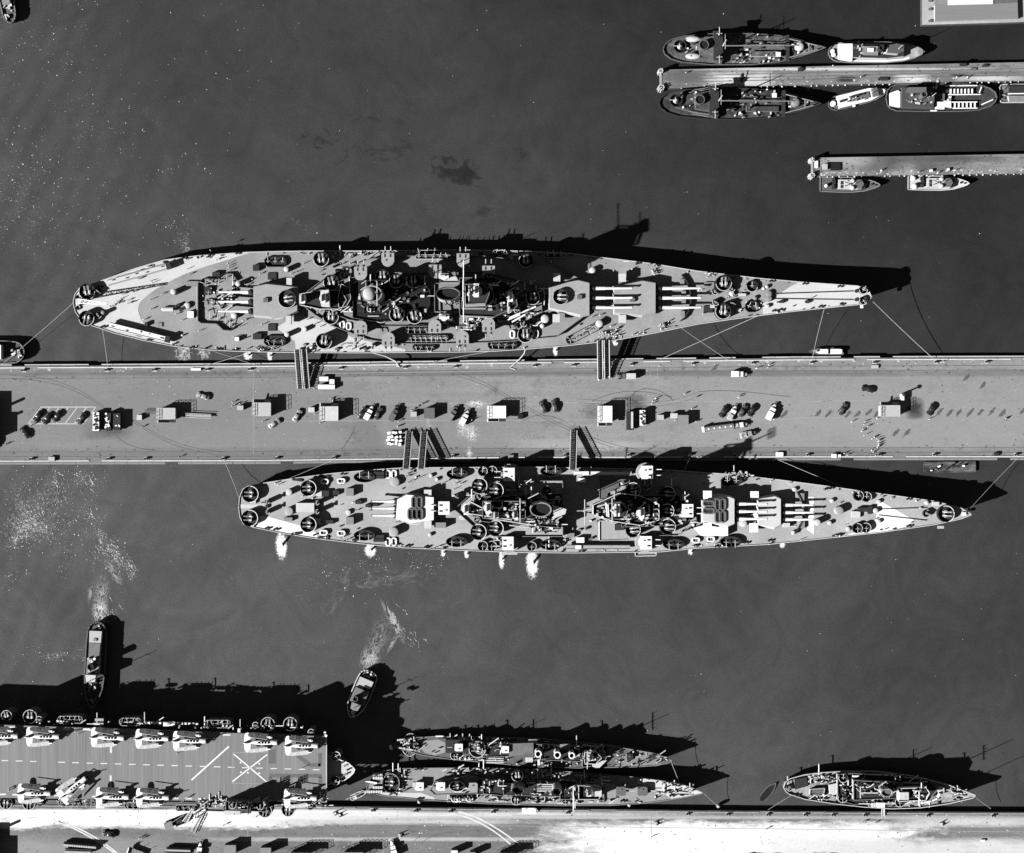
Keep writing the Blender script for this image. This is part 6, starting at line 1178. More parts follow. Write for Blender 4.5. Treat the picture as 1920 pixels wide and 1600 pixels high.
# goods trailers with loads
def load_trailer(px, py, L, W, label, h, m, n):
    r = generic('goods_trailer', label, 'trailer', px, py, 90, group='loaded goods trailers on the pier'); L, W = L * U, W * U
    prt(r, 'bed', DARK, lambda mb: mb.box(0, 0, .8, 1.1, L, W)); prt(r, 'cargo', m, lambda mb: mb.box(0, 0, 1.1, h, L * .96, W * .9))
    for x in (-L * .35, -L * .2, L * .35):
        for y in (-W * .4, W * .4): prt(r, 'wheel', RUBBER, lambda mb: mb.tube((x, y - .12, .4), (x, y + .12, .4), .4, 10))
    def sp(mb):
        for _ in range(n): x, y = random.uniform(-L * .45, L * .45), random.uniform(-W * .4, W * .4); mb.box(x, y, h, h + random.uniform(.1, .4), random.uniform(.3, .8), random.uniform(.3, .7), random.random())
    if n: prt(r, 'crates', DARK if m is WHITE else WHITE, sp)
    return r
load_trailer(183, 791, 36, 13, 'goods trailer heaped with white speckled load, left of the three', 2.6, WHITE, 22); load_trailer(206, 791, 34, 12, 'goods trailer with half white half dark load, middle of three', 2.8, DARK, 16); load_trailer(222, 791, 32, 15, 'dark goods trailer with two small white marks, right of three', 2.6, DARK, 3)
load_trailer(1181, 789, 35, 14, 'dark open trailer with pale side strip beside the white shelter', 2.2, DARK, 0); load_trailer(1204, 784, 30, 11, 'trailer with bright white ragged load near the dark hut', 2.6, WHITE, 14)
prt(bpy.data.objects['goods_trailer.003'], 'side_panel', LIGHT, lambda mb: mb.box(.2, -.6, 2.2, 2.35, 5.6, .7))
# gangway shelters: little pale huts with railed roofs and outside stairs
def shelter(px, py, L, W, label, m, strip=0, dk=None, h=3.4):
    r = generic('shelter', label, 'shelter', px, py, 0, group='gangway shelters on the pier'); u = SC(PZ + h); L, W = L * u, W * u; c = P(px, py, PZ + h); r.location = (c.x, c.y, PZ)
    w_ = prt(r, 'wall', LIGHT, lambda mb: mb.box(0, 0, 0, h - .15, L * .96, W * .94)); prt(r, 'roof', m, lambda mb: mb.box(0, 0, h - .15, h, L, W))
    def rails(mb):
        x0, x1, y0, y1 = -L / 2, L / 2, -W / 2, W / 2
        for z in (h + .6, h + 1.2):
            for a, b in (((x0, y1), (x1, y1)), ((x1, y1), (x1, y0)), ((x0, y0), (x0, y1))): mb.tube((*a, z), (*b, z), .07, 5)
        for i in range(5): x = x0 + (x1 - x0) * i / 4; mb.tube((x, y1, h), (x, y1, h + 1.2), .07, 5)
        for i in range(4): y = y0 + (y1 - y0) * i / 3; mb.tube((x1, y, h), (x1, y, h + 1.2), .07, 5); mb.tube((x0, y, h), (x0, y, h + 1.2), .07, 5)
    prt(r, 'railing', LIGHT, rails)
    prt(r, 'door', DARK, lambda mb: mb.box(L * .1, -W * .47 - .03, 0, 2.0, .9, .05)); prt(r, 'window', GLASS, lambda mb: mb.box(-L * .25, -W * .47 - .03, 1.0, 1.8, 1.0, .05))
    sy = -1 if strip < 0 else 1
    if strip:
        def st(mb):
            for i in range(10): mb.box(-L / 2 + L * (.02 + i * .06), sy * (W / 2 + .7), h * (.95 - i * .09), h * (1 - i * .09), L * .065, 1.1)
        prt(r, 'stair', m, st); prt(r, 'ladder_landing', DARK, lambda mb: mb.box(L * .32, sy * (W / 2 + .55), h - .5, h - .1, L * .36, 1.0))
    def sl(mb):
        for i in range(4): mb.box(-L * .36, -W / 2 + W * (i + .5) / 4, h, h + .05, L * .24, .09)
        mb.box(-L * .24, 0, h, h + .06, .1, W)
    prt(r, 'roof_battens', MID, sl); return r
shelter(312, 776, 34, 21, 'pale shelter with dark ramp running to its right', CANVAS, -1); shelter(491, 768, 34, 25, 'pale shelter above the slanting grey sedan', CANVAS, 1); shelter(617, 776, 35, 27, 'pale shelter left of the close row of four vehicles', LIGHT, 1); shelter(931, 773, 35, 23, 'bright shelter right of the spilled chalky patch', WHITE, -1); shelter(1134, 777, 27, 31, 'bright white shelter beside the dark trailers', WHITE, -1); shelter(1668, 771, 36, 21, 'pale shelter by the smoky black stain at the outer pier', CANVAS, 1)
def hut(px, py, L, W, label, m, h=2.9, w=GREY, name='hut', cat='hut', z=PZ, rot=0):
    r = generic(name, label, cat, px, py, rot, z); u = SC(z + h); c = P(px, py, z + h); r.location = (c.x, c.y, z); L, W = L * u, W * u
    prt(r, 'wall', w, lambda mb: mb.box(0, 0, 0, h - .2, L * .95, W * .95)); prt(r, 'roof', m, lambda mb: mb.box(0, 0, h - .2, h, L, W)); prt(r, 'door', DARK, lambda mb: mb.box(0, -W * .475 - .03, 0, min(2, h * .7), .9, .05)); return r
hut(805, 775, 20, 20, 'plain dark square hut left of the grey covered lorry', GREY, 3.0); hut(1281, 788, 20, 19, 'plain grey square hut left of the tank trailer', MID, 3.0)
def crate(px, py, L, W, label, m, h=1.6, rot=0, z=PZ):
    r = generic('crate', label, 'crate', px, py, rot, z, 'crates and lockers on the pier'); L, W = L * U, W * U; mb = MB(); mb.box(0, 0, 0, h, L, W); 
    o = mb.build('side_boards', m, r); prt(r, 'lid', m, lambda q: q.box(0, 0, h, h + .1, L * 1.04, W * 1.04)); return r
for x, y, L, W, m, h, lab in ((452, 765, 11, 8, CANVAS, 1.9, 'pale locker left of the second shelter'), (585, 769, 11, 9, LIGHT, 1.9, 'grey locker left of the third shelter'), (263, 783, 9, 9, LIGHT, 1.6, 'small grey locker left of the ramp shelter'), (776, 777, 11, 9, CANVAS, 1.6, 'pale locker left of the dark hut'), (976, 781, 9, 9, BLACK, 1.2, 'black square locker right of the bright shelter'), (1238, 783, 11, 9, CANVAS, 1.8, 'pale locker between white loaded trailer and grey hut'), (1263, 780, 12, 9, LIGHT, 1.9, 'grey locker touching the grey hut'),
    (1563, 855, 8, 7, WHITE, 1.2, 'white crate on the lower pier edge by the crowd'), (1573, 855, 5, 5, WHITE, 1.1, 'smaller white crate beside the pier edge crowd'), (98, 861, 11, 8, CANVAS, 1.0, 'pale pallet on the lower pier edge far left'), (1461, 853, 13, 9, WHITE, .9, 'white canvas bundle on the lower pier edge'), (368, 693, 18, 4, WHITE, .8, 'long white rack along the upper pier edge'), (608, 711, 16, 8, WHITE, 1.5, 'white packing case by the left double gangway'), (623, 716, 9, 8, WHITE, 1.4, 'square white case right of the left double gangway'), (613, 726, 30, 8, WHITE, 1.8, 'long white case below the left double gangway'), (1640, 688, 12, 6, CANVAS, .6, 'pale mat on the upper pier edge'), (1867, 852, 8, 6, DARK, .9, 'dark box on the lower pier edge at the far right'), (994, 1519, 22, 10, WHITE, 1.2, 'white canvas heap on the quay beside the destroyers'), (981, 1519, 5, 9, WHITE, 1.0, 'narrow white crate beside the canvas heap on the quay'), (1842, 1576, 8, 4, WHITE, .6, 'white slab on the pale lower quay'), (958, 857, 10, 7, MID, 1.0, 'grey box on the pier edge above the cruiser funnel')):
    crate(x, y, L, W, lab, m, h)
# heap of white crates beside the cruiser's twin gangways
for i in range(16):
    x, y = 729 + (i % 4) * 7 + random.uniform(-1.5, 1.5), 812 + (i // 4) * 7 + random.uniform(-1.5, 1.5)
    r = crate(x, y, random.uniform(4, 8), random.uniform(3, 5), 'white crate in the heap beside the cruiser twin gangways', WHITE, random.uniform(.8, 1.8), random.choice((0, 90, 20))); r['group'] = 'heap of white crates at the twin gangways'
# long dark ramps
for px, py, L, rot, lab in ((373, 780, 48, -3, 'pale topped ramp right of the first shelter'), (290, 772, 36, -1, 'low dark planks left of the first shelter')):
    r = generic('ramp', lab, 'ramp', px, py, rot); L = L * U; lo = 'low' in lab; prt(r, 'deck', STEEL if not lo else GREY, lambda mb: mb.box(0, 0, .4 if lo else 1.0, .5 if lo else 1.2, L, .9)); prt(r, 'side_rail', LIGHT if not lo else GREY, lambda mb: [mb.tube((-L / 2, s * .7, .6 if lo else 1.5), (L / 2, s * .7, .6 if lo else 1.5), .1) for s in (-1, 1)]); prt(r, 'trestle', DARK, lambda mb: [mb.box(x, 0, 0, .39 if lo else .99, .2, .8) for x in (-L * .4, 0, L * .4)])
# gangways between ships and pier
def gangway(a, za, b, zb, wd, label, twin=False, group='gangways to the big warships'):
    p, q = P(*a, za), P(*b, zb); r = empty('gangway', p, label, 'gangway', group); d = q - p; n = Vector((-d.y, d.x, 0)).normalized()
    for s0 in ((-.34, .34) if twin else (0,)):
        o = n * s0 * wd * 2.0 if twin else Vector((0, 0, 0)); w2 = wd / 2
        mb = MB(); mb.add([p + o - n * w2, p + o + n * w2, q + o + n * w2, q + o - n * w2], [(0, 1, 2, 3)]); mb.build('walkway', DARK, r)
        for sg in (-1, 1):
            e = o + n * sg * w2; up = Vector((0, 0, 1.1)); mb = MB(); mb.tube(p + e, q + e, .11, 5); mb.tube(p + e + up, q + e + up, .14, 6); k = 16
            for i in range(k): t, t2 = i / k, (i + 1) / k; mb.tube(p + e + d * t, p + e + d * t + up, .07, 4); mb.tube(p + e + d * t, p + e + d * t2 + up, .06, 4)
            mb.build('handrail', LIGHT, r)
        mb = MB(); k = 22
        for i in range(k): c = p + o + d * ((i + .5) / k) + Vector((0, 0, .06)); mb.tube(c - n * w2 * .9, c + n * w2 * .9, .09, 4)
        mb.build('cleats', MID, r)
    mb = MB(); c = p
    for t in (.03,): 
        for s in (-1, 1): e = p + d * t + n * s * wd * (1.1 if twin else .6); mb.tube((e.x, e.y, PZ), (e.x, e.y, e.z), .15, 6)
    mb.build('landing_stand', DARK, r); return r
gangway((570, 729), 3.2, (564, 655), 7.2, 1.7, 'wide double gangway from the pier to the battleship stern half', True); gangway((1132, 711), 3.2, (1131, 638), 8.0, 1.7, 'wide double gangway from the pier to the battleship bow half', True)
gangway((768, 809), 3.4, (762, 880), 7.6, 2.1, 'left narrow gangway of the pair from pier to cruiser'); gangway((796, 809), 3.4, (790, 880), 7.6, 2.1, 'right narrow gangway of the pair from pier to cruiser'); gangway((1076, 807), 3.4, (1074, 882), 7.8, 2.1, 'single narrow gangway from pier to cruiser amidships')
# buildings whose walls stand just outside the left edge
def off_building(px, y0, y1, h, label, z=PZ, chim=None):
    c = P(px, (y0 + y1) / 2, z); r = empty('warehouse', (c.x, c.y, z), label, 'warehouse'); t = P(px, y0, z); b = P(px, y1, z)
    mb = MB(); mb.box(t.x - 12, c.y, z, z + h, 24, abs(t.y - b.y)); mb.build('wall', LIGHT, r); mb = MB(); mb.box(t.x - 12, c.y, z + h, z + h + .2, 24.3, abs(t.y - b.y) + .3); mb.build('roof', GREY, r)
    if chim: mb = MB(); q = P(px - 4, chim[0], z + h); mb.tube((q.x, q.y, z + h), (q.x, q.y, z + h + chim[1]), .5, 10); mb.build('chimney', GREY, r)
off_building(-2, 788, 823, 4.2, 'taller warehouse at the left edge of the pier, seen by its square shadow', chim=(790, 1)); off_building(-2, 744, 787, 2.8, 'lower warehouse at the left edge of the pier, above the taller one', chim=(768, 3.2)); off_building(-3, 1552, 1583, 2.5, 'low shed at the left edge of the quay, with a chimney shadow', chim=(1560, 2.6)); off_building(-3, 1583, 1680, 4.4, 'tall shed at the bottom left of the quay')
# quayside crane truck
r = generic('mobile_crane', 'crawler crane with dark body and pale lattice jib reaching over the carrier', 'crane', 331, 1541, 20); 
prt(r, 'chassis', GREY, lambda mb: [mb.box(0, s * 1.1, 0, .9, 6.6, .7) for s in (-1, 1)] + [mb.box(.5, 0, .9, 1.4, 6.0, 2.4)]); prt(r, 'house', MID, lambda mb: mb.box(-2.2, 0, 1.41, 3.2, 2.8, 2.6)); prt(r, 'engine_cover', DARK, lambda mb: mb.box(.9, .1, 1.41, 2.4, 3.2, 1.6)); prt(r, 'cab', LIGHT, lambda mb: mb.box(-.3, -.9, 2.41, 3.3, .9, .8))
def jib(mb):
    a, b = Vector((3.4, -.6, 1.6)), Vector((10.8, 4.6, 15.5)); d = b - a; n = Vector((-d.y, d.x, 0)).normalized(); up = Vector((-.3, -.2, .6))
    for s in (-1, 1):
        for e in (0, 1): mb.tube(a + n * s * .8 + up * e * 1.3, b + n * s * .3 + up * e * .5, .13, 5)
    for i in range(14):
        t, t2 = i / 14, (i + 1) / 14; A = lambda q, s, e: a + d * q + n * s * (.8 - .5 * q) + up * e * (1.3 - .8 * q); s = 1 if i % 2 else -1
        mb.tube(A(t, s, 0), A(t2, -s, 0), .08, 4); mb.tube(A(t, s, 1), A(t2, -s, 1), .08, 4); mb.tube(A(t, s, 0), A(t2, s, 1), .08, 4)
prt(r, 'jib', LIGHT, jib); prt(r, 'hoist_cable', STEEL, lambda mb: [mb.tube((-2.4, .3, 3.2), (10.8, 4.6, 15.6), .05, 4), mb.tube((10.8, 4.6, 15.5), (10.8, 4.6, 9), .05, 4)])
r = generic('jib_section', 'spare pale lattice jib section lying beside the crawler crane', 'jib', 371, 1544, 62)
prt(r, 'lattice', PALE, lambda mb: [mb.tube((-3.4, s, z), (3.4, s * .6, z), .12, 5) for s in (-.6, .6) for z in (.3, 1.0)] + [mb.tube((-3.4 + i * .75, -.6 * (-1) ** i, 1), (-2.65 + i * .75, .6 * (-1) ** i, 1), .08, 4) for i in range(9)])
# stacks and sheds along the bottom of the photo
def stack(px, py, L, W, rot, label, n=3, h=1.8):
    r = generic('timber_stack', label, 'stack', px, py, rot, group='long stacks on the quay'); L, W = L * U, W * U
    prt(r, 'bearers', DARK, lambda mb: [mb.box(-L / 2 + L * (i + .5) / 6, 0, 0, .4, .3, W) for i in range(6)]); prt(r, 'baulks', CANVAS, lambda mb: [mb.tube((-L / 2, (-.5 + (i + .5) / n) * W, .4 + .3 + lv * .55), (L / 2, (-.5 + (i + .5) / n) * W, .7 + lv * .55), .3, 8) for i in range(n) for lv in range(int(h / .55) - (1 if i in (0, n - 1) else 0))])
    prt(r, 'lashings', DARK, lambda mb: [mb.box(-L / 2 + L * (i + .5) / 14, 0, h + .35, h + .42, .12, W * .8) for i in range(14)]); return r
stack(152, 1583, 62, 6, -5, 'upper long ridged stack at the lower left of the quay', 3, 2.2); stack(149, 1594, 50, 7, -2, 'lower ridged stack beneath the first at the lower left', 3, 2.2); stack(336, 1591, 46, 6, -2, 'ridged stack right of the open lorry on the quay', 3, 2.2); stack(330, 1600, 44, 5, -2, 'ridged stack cut by the bottom edge', 2, 2)
r = generic('flatbed', 'tilted flatbed with pale end left of centre at the bottom of the quay', 'trailer', 256, 1598, 160); prt(r, 'bed', MID, lambda mb: mb.box(0, 0, .9, 1.5, 5.5, 2.4)); prt(r, 'tail_board', WHITE, lambda mb: mb.box(2.7, 0, 1.5, 2.4, .4, 2.6)); prt(r, 'stakes', DARK, lambda mb: [mb.tube((x, s * 1.2, 1.5), (x, s * 1.2, 3.0), .08) for x in (-2.5, 0, 2.5) for s in (-1, 1)])
hut(431, 1594, 22, 18, 'grey hut with white corner at the bottom of the quay', MID, 3.4, LIGHT); hut(498, 1597, 20, 14, 'grey hut with long square shadow at the bottom of the quay', MID, 3.8); hut(852, 1600, 12, 10, 'small white hut at the bottom edge near centre', WHITE, 3.6, LIGHT); hut(886, 1604, 10, 10, 'second small hut right of the white hut at the bottom edge', LIGHT, 3.8, LIGHT)
def scaffold(px, py, L, W, label, m=LIGHT):
    r = generic('scaffold_shed', label, 'scaffold', px, py, 0, group='scaffold platforms on the quay'); L, W = L * U, W * U
    prt(r, 'platform', m, lambda mb: mb.box(0, 0, 4.2, 4.4, L, W)); prt(r, 'hut', LIGHT, lambda mb: mb.box(-L * .1, -W * .05, 0, 4.0, L * .6, W * .8))
    def fr(mb):
        for x in [-L / 2 + L * i / 5 for i in range(6)]:
            for y in (-W / 2, W / 2): mb.tube((x, y, 0), (x, y, 5.6), .09, 5)
        for z in (1.5, 3, 5, 5.6):
            for y in (-W / 2, W / 2): mb.tube((-L / 2, y, z), (L / 2, y, z), .07, 4)
            for x in (-L / 2, L / 2): mb.tube((x, -W / 2, z), (x, W / 2, z), .07, 4)
    prt(r, 'frame', STEEL, fr); return r
scaffold(562, 1600, 40, 12, 'scaffolded platform left of the white lorry at the bottom'); scaffold(662, 1600, 42, 14, 'scaffolded pale platform beside the white lorry at the bottom'); scaffold(949, 1601, 34, 12, 'white topped scaffold shed where the white wheel tracks end', WHITE)
for i, (x, y, L, W) in enumerate(((1418, 1603, 40, 12), (1455, 1604, 18, 10), (1505, 1604, 26, 10), (1535, 1604, 30, 9), (1560, 1603, 18, 8), (1637, 1604, 22, 10))):
    r = generic('coal_heap', 'black heap at the bottom edge of the pale quay', 'heap', x, y + 2.5, 0, group='black heaps along the bottom edge')
    prt(r, 'heap', BLACK, lambda mb: (mb.dome(0, 0, 0, L * U / 2, 1.0, 16, 5, 0, W * U / 2), [mb.dome(random.uniform(-.35, .35) * L * U, random.uniform(-.3, .3) * W * U, 0, .7, .9) for _ in range(9)]))
def bench(px, py, L, rot, label):
    r = generic('mooring_skid', label, 'skid', px, py, rot, group='skids lying on the quay'); L = L * U; prt(r, 'runner', DARK, lambda mb: [mb.box(0, s * .55, 0, .6, L, .25) for s in (-1, 1)]); prt(r, 'cross_piece', LIGHT, lambda mb: mb.box(-L * .42, 0, .61, .9, .5, 1.4))
for x, y, L, a, lab in ((755, 1564, 15, 20, 'dark skid with white end on the middle of the quay'), (634, 1523, 20, 22, 'dark skid on the pale quay under the carrier bow'), (1234, 1542, 14, 22, 'dark skid on the quay below the destroyer bow'), (1769, 1543, 13, 28, 'dark skid with white end on the right quay'), (640, 1527, 14, 22, 'thin dark skid beside the skid under the carrier bow')): bench(x, y, L, a, lab)
# tractor-like car and wagons on quay left
# small burnt stain and chimney by the outer shelter
r = generic('stove_pipe', 'small white stove with black smoke pipe beside the outer shelter', 'stove', 1690, 745, 0); prt(r, 'stove', WHITE, lambda mb: mb.box(0, 0, 0, 2.2, 1.0, 2.2)); prt(r, 'pipe', DARK, lambda mb: (mb.tube((0, .9, 2.2), (0, .9, 4.4), .3, 8), mb.dome(0, .9, 4.3, .7, .5)))
# bollards on the edges
bl = [(i, 'upper') for i in (45, 201, 290, 390, 470, 640, 760, 855, 1003, 1076, 1185, 1300, 1412, 1522, 1640, 1755, 1850)] + [(i, 'lower') for i in (60, 205, 275, 420, 520, 628, 850, 1060, 1180, 1294, 1380, 1515, 1650, 1752, 1905)] + [(i, 'quay') for i in (700, 780, 845, 925, 1065, 1290, 1365, 1440, 1510, 1562, 1622, 1740, 1862)]
first = None
for x, ed in bl:
    y = {'upper': lerp(PTOP, x) + 8, 'lower': lerp(PBOT, x) - 6, 'quay': lerp(QTOP, x) + 6}[ed]; loc = P(x, y, PZ); lb = {'upper': 'iron bollard on the upper edge of the broad pier', 'lower': 'iron bollard on the lower edge of the broad pier', 'quay': 'iron bollard on the edge of the pale quay'}[ed]; gp = {'upper': 'bollards of the upper pier edge', 'lower': 'bollards of the lower pier edge', 'quay': 'bollards of the quay edge'}[ed]
    if first is None:
        r = empty('bollard', (0, 0, 0), lb, 'bollard', gp); mb = MB(); mb.box(0, 0, 0, .12, 1.5, 1.2); mb.build('base_plate', LIGHT, r); mb = MB(); [mb.cyl(s, 0, .12, .9, .28, 12) for s in (-.4, .4)]; [mb.dome(s, 0, .9, .4, .2, 12, 3) for s in (-.4, .4)]; mb.build('post', DARK, r); r.location = loc; first = r
    else: copy_tree(first, loc, 0, lb, gp)
# mooring lines
def rope(pts, label, sag=.6, r=.065, m=ROPE, name='mooring_line'):
    mb = MB(); n = 14; w3 = [P(*p) for p in pts]
    for a, b in zip(w3[:-1], w3[1:]):
        pr = a
        for i in range(1, n + 1): t = i / n; q = a.lerp(b, t) - Vector((0, 0, sag * 4 * t * (1 - t))); mb.tube(pr, q, r, 5); pr = q
    o = mb.build(name, m, org=tuple(w3[0])); return tag(o, label, 'rope' if name == 'mooring_line' else 'hose', 'mooring lines' if name == 'mooring_line' else None)
rope([(139, 567, 5.8), (2, 685, 3.4)], 'long line from the battleship stern over the tug at the left edge'); rope([(192, 617, 5.6), (202, 690, 3)], 'line from the battleship stern down to the pier near the catapult'); rope([(391, 656, 5.6), (482, 686, 3)], 'line slanting right from the battleship after deck to the pier', .3); rope([(472, 660, 5.8), (380, 688, 3)], 'line slanting left from the battleship after deck to the pier', .3)
rope([(1422, 592, 8.8), (1238, 674, 3)], 'long line slanting left from the battleship bow, crossing another', 1, .085); rope([(1277, 615, 8), (1366, 676, 3)], 'line slanting right from the battleship, crossing the long one', 1); rope([(1546, 577, 10.2), (1523, 673, 3)], 'near upright line from the battleship bow down to the launch', 1); rope([(1637, 566, 10.6), (1750, 673, 3)], 'thick line from the battleship bow tip to the pier', .8, .09)
rope([(942, 655, 5.8), (845, 672, 3), (780, 688, 3)], 'low line from the battleship side lying along the pier edge', .3)
rope([(543, 897, 6.4), (629, 861, 3)], 'line from the cruiser stern quarter up to the pier', .8, .1); rope([(449, 936, 6.2), (419, 861, 3)], 'line from the cruiser square stern corner up to the pier', 1); rope([(1814, 960, 10.3), (1906, 862, 3)], 'line from the cruiser bow up to the pier at the right', 1); rope([(1594, 919, 9), (1458, 862, 3)], 'thin line slanting left from the cruiser fore deck to the pier', 1, .07); rope([(1283, 884, 7), (1293, 860, 3)], 'short line from the cruiser side up to a bollard', .2)
rope([(1317, 1486, 6.8), (1345, 1512, 3)], 'short line from the inner destroyer bow to the quay', .3); rope([(1258, 1428, 6.4), (1275, 1471, 5.6)], 'line between the two destroyer bows', .4, .07); rope([(1485, 1491, 3.4), (1440, 1519, 3)], 'line from the patrol ship stern to the quay', .4); rope([(1825, 1493, 6.8), (1858, 1517, 3)], 'line from the patrol ship bow to the quay', .4, .07)
rope([(688, 659, 6), (722, 668, 4), (742, 678, 3.4), (749, 689, 2.8)], 'thick pale hose from the battleship curving down onto the pier', .1, .26, PALE, 'water_hose'); rope([(987, 648, 6.2), (983, 663, 4.4), (974, 674, 3.4), (963, 684, 2.8), (956, 690, 2.6), (966, 693, 2.6)], 'pale hose from the battleship looping on the pier edge', .1, .22, PALE, 'water_hose')
# white fender bundles
for x, y, lab in ((786, 1504, 'white bundle hanging at the inner destroyer quarter'), (1180, 1510, 'white bundle hanging at the inner destroyer fore side'), (1347, 1512, 'white bundle on the quay face ahead of the inner destroyer'), (1008, 1445, 'pale bundle between the two destroyers'), (914, 1445, 'dim bundle between the two destroyers, further aft')):
    c = P(x, y, 2.2); mb = MB(); mb.loft([[(c.x + .65 * k * math.cos(2 * math.pi * i / 10), c.y + .65 * k * math.sin(2 * math.pi * i / 10), z) for i in range(10)] for z, k in ((.4, .4), (.8, .9), (1.6, 1), (2.4, .9), (2.9, .4))]); tag(mb.build('fender', CANVAS, org=(c.x, c.y, 0)), lab, 'fender')
# ------------------------------------------------------------------ people: one skinned body per pose, copied
def person_mesh(nm, joints, edges, up, down):
    me = bpy.data.meshes.new(nm); me.from_pydata([j[:3] for j in joints], edges, [])
    o = bpy.data.objects.new(nm, me); COL.objects.link(o); mo = o.modifiers.new('skin', 'SKIN'); mo.use_smooth_shade = True
    for i, j in enumerate(joints): me.skin_vertices[0].data[i].radius = (j[3], j[4] if len(j) > 4 else j[3]); me.skin_vertices[0].data[i].use_root = (i == 0)
    ss = o.modifiers.new('sub', 'SUBSURF'); ss.levels = ss.render_levels = 1
    dg = bpy.context.evaluated_depsgraph_get(); res = bpy.data.meshes.new_from_object(o.evaluated_get(dg)); bpy.data.objects.remove(o)
    res.materials.clear()
    for m in (up, down, SKIN, DARK): res.materials.append(m)
    hands = [Vector(j[:3]) for j in joints if len(j) > 5]
    for p in res.polygons:
        z = p.center.z; h = min(((p.center - q).length for q in hands), default=9) < .11
        p.material_index = 2 if h or 1.47 < z < 1.66 else 0 if z > .92 else 3 if z < .1 else 1
    res.name = nm; return res
def pose(st=0.0, arm=0.1, bend=0.0):
    J = [(0, 0, .95, .15, .12), (bend * .3, 0, 1.15, .15, .115), (bend * .7, 0, 1.38, .17, .12), (bend, 0, 1.49, .06, .06), (bend * 1.05, 0, 1.58, .085, .075), (bend * 1.1, 0, 1.68, .09, .085), (bend * 1.1, 0, 1.76, .05, .05),
         (0, .10, .86, .095), (st * .5, .11, .48, .068), (st, .11, .08, .05), (st + .14, .12, .04, .04), (0, -.10, .86, .095), (-st * .5, -.11, .48, .068), (-st, -.11, .08, .05), (-st + .14, -.12, .04, .04),
         (bend * .7, .2, 1.4, .07), (arm * .4 + bend * .5, .27, 1.12, .05), (arm + bend * .4, .27, .88, .04), (arm * 1.3 + bend * .4, .27, .79, .035, .02, 1), (bend * .7, -.2, 1.4, .07), (-arm * .4 + bend * .5, -.27, 1.12, .05), (-arm + bend * .4, -.27, .88, .04), (-arm * 1.3 + bend * .4, -.27, .79, .035, .02, 1)]
    Ed = [(0, 1), (1, 2), (2, 3), (3, 4), (4, 5), (5, 6), (0, 7), (7, 8), (8, 9), (9, 10), (0, 11), (11, 12), (12, 13), (13, 14), (2, 15), (15, 16), (16, 17), (17, 18), (2, 19), (19, 20), (20, 21), (21, 22)]
    return J, Ed
def cap(mb): mb.cyl(0, 0, 1.70, 1.75, .13, 12); mb.dome(0, 0, 1.75, .11, .07, 12, 3)
BODY = {}
for k, (st, arm, bend) in {'stand': (.02, .05, 0), 'walk': (.24, .2, .03), 'lean': (.1, .3, .18)}.items():
    J, Ed = pose(st, arm, bend)
    for c, (u, d) in {'white': (UNIF, UNIF), 'blue': (LIGHT, DUNG), 'dark': (DUNG, DUNG)}.items(): BODY[k, c] = person_mesh('person', J, Ed, u, d)
mb = MB(); cap(mb); _c = mb.build('white_cap', UNIF); CAPM = _c.data; bpy.data.objects.remove(_c)
def people(pts, z, label, group, white=.8, jit=1.0):
    for p in pts:
        x, y = p[0] + random.uniform(-jit, jit), p[1] + random.uniform(-jit, jit); k = random.choice(('stand', 'stand', 'walk', 'lean')); c = 'white' if random.random() < white else random.choice(('blue', 'dark'))
        zz = z(x) if callable(z) else z
        o = bpy.data.objects.new('person', BODY[k, c]); COL.objects.link(o); o.location = P(x, y, zz + .02); o.rotation_euler = (0, 0, random.uniform(0, 6.28)); tag(o, label, 'person', group)
        h = bpy.data.objects.new('white_cap', CAPM); COL.objects.link(h); h.parent = o; h.location = (.02 if k == 'stand' else .03 if k == 'walk' else .19, 0, 0)
def cl(x, y, n, sx, sy): return [(x + random.uniform(-sx, sx), y + random.uniform(-sy, sy)) for _ in range(n)]
bz, az = (lambda x: B.z(x)), (lambda x: A.z(x))
people([(220, 566), (224, 569), (228, 560), (240, 563), (252, 548), (241, 570), (216, 571), (246, 567), (231, 553), (283, 527), (288, 530), (209, 575)], bz, 'sailor on the pale stern deck of the battleship', 'sailors on the battleship stern')
people([(282, 562), (285, 580), (305, 552), (331, 589), (352, 505), (357, 515), (270, 601), (375, 620), (428, 494), (430, 499), (433, 508), (429, 503), (342, 600), (440, 632), (450, 612), (462, 600), (395, 470), (350, 488), (411, 487), (406, 489), (404, 533), (398, 541), (382, 556)], bz, 'sailor on the grey after deck of the battleship', 'sailors on the battleship after deck')
people(cl(404, 570, 9, 10, 8) + cl(455, 533, 5, 14, 8) + cl(470, 655, 5, 25, 2) + cl(500, 655, 4, 20, 2) + [(487, 514), (545, 513), (505, 526), (556, 510), (570, 495), (492, 608), (455, 603)], bz, 'sailor near the battleship after turret', 'sailors near the after turret')
people([(640, 497), (656, 495), (647, 478), (662, 480), (675, 477), (690, 486), (648, 652), (660, 655), (672, 650), (684, 655), (640, 648), (700, 645), (560, 600), (575, 600), (590, 608), (600, 612)], bz, 'sailor amidships on the battleship main deck', 'sailors amidships')
people(cl(1224, 508, 12, 9, 11) + [(1177, 508), (1183, 505), (1330, 517), (1322, 514), (1325, 521), (1336, 516)], bz, 'sailor on the battleship fore deck near the upper rail', 'sailors on the upper fore deck')
people(cl(1142, 628, 24, 20, 5) + cl(1152, 618, 6, 9, 6), bz, 'sailor in the crowd at the head of the bow gangway', 'crowd at the bow gangway head')
people(cl(1245, 614, 8, 9, 6) + [(1253, 602), (1200, 623), (1195, 627), (1206, 622), (1185, 628), (1110, 595), (1125, 591), (1128, 598), (1095, 620), (1085, 630), (1065, 634), (1105, 612)], bz, 'sailor on the battleship fore deck near the lower rail', 'sailors on the lower fore deck')
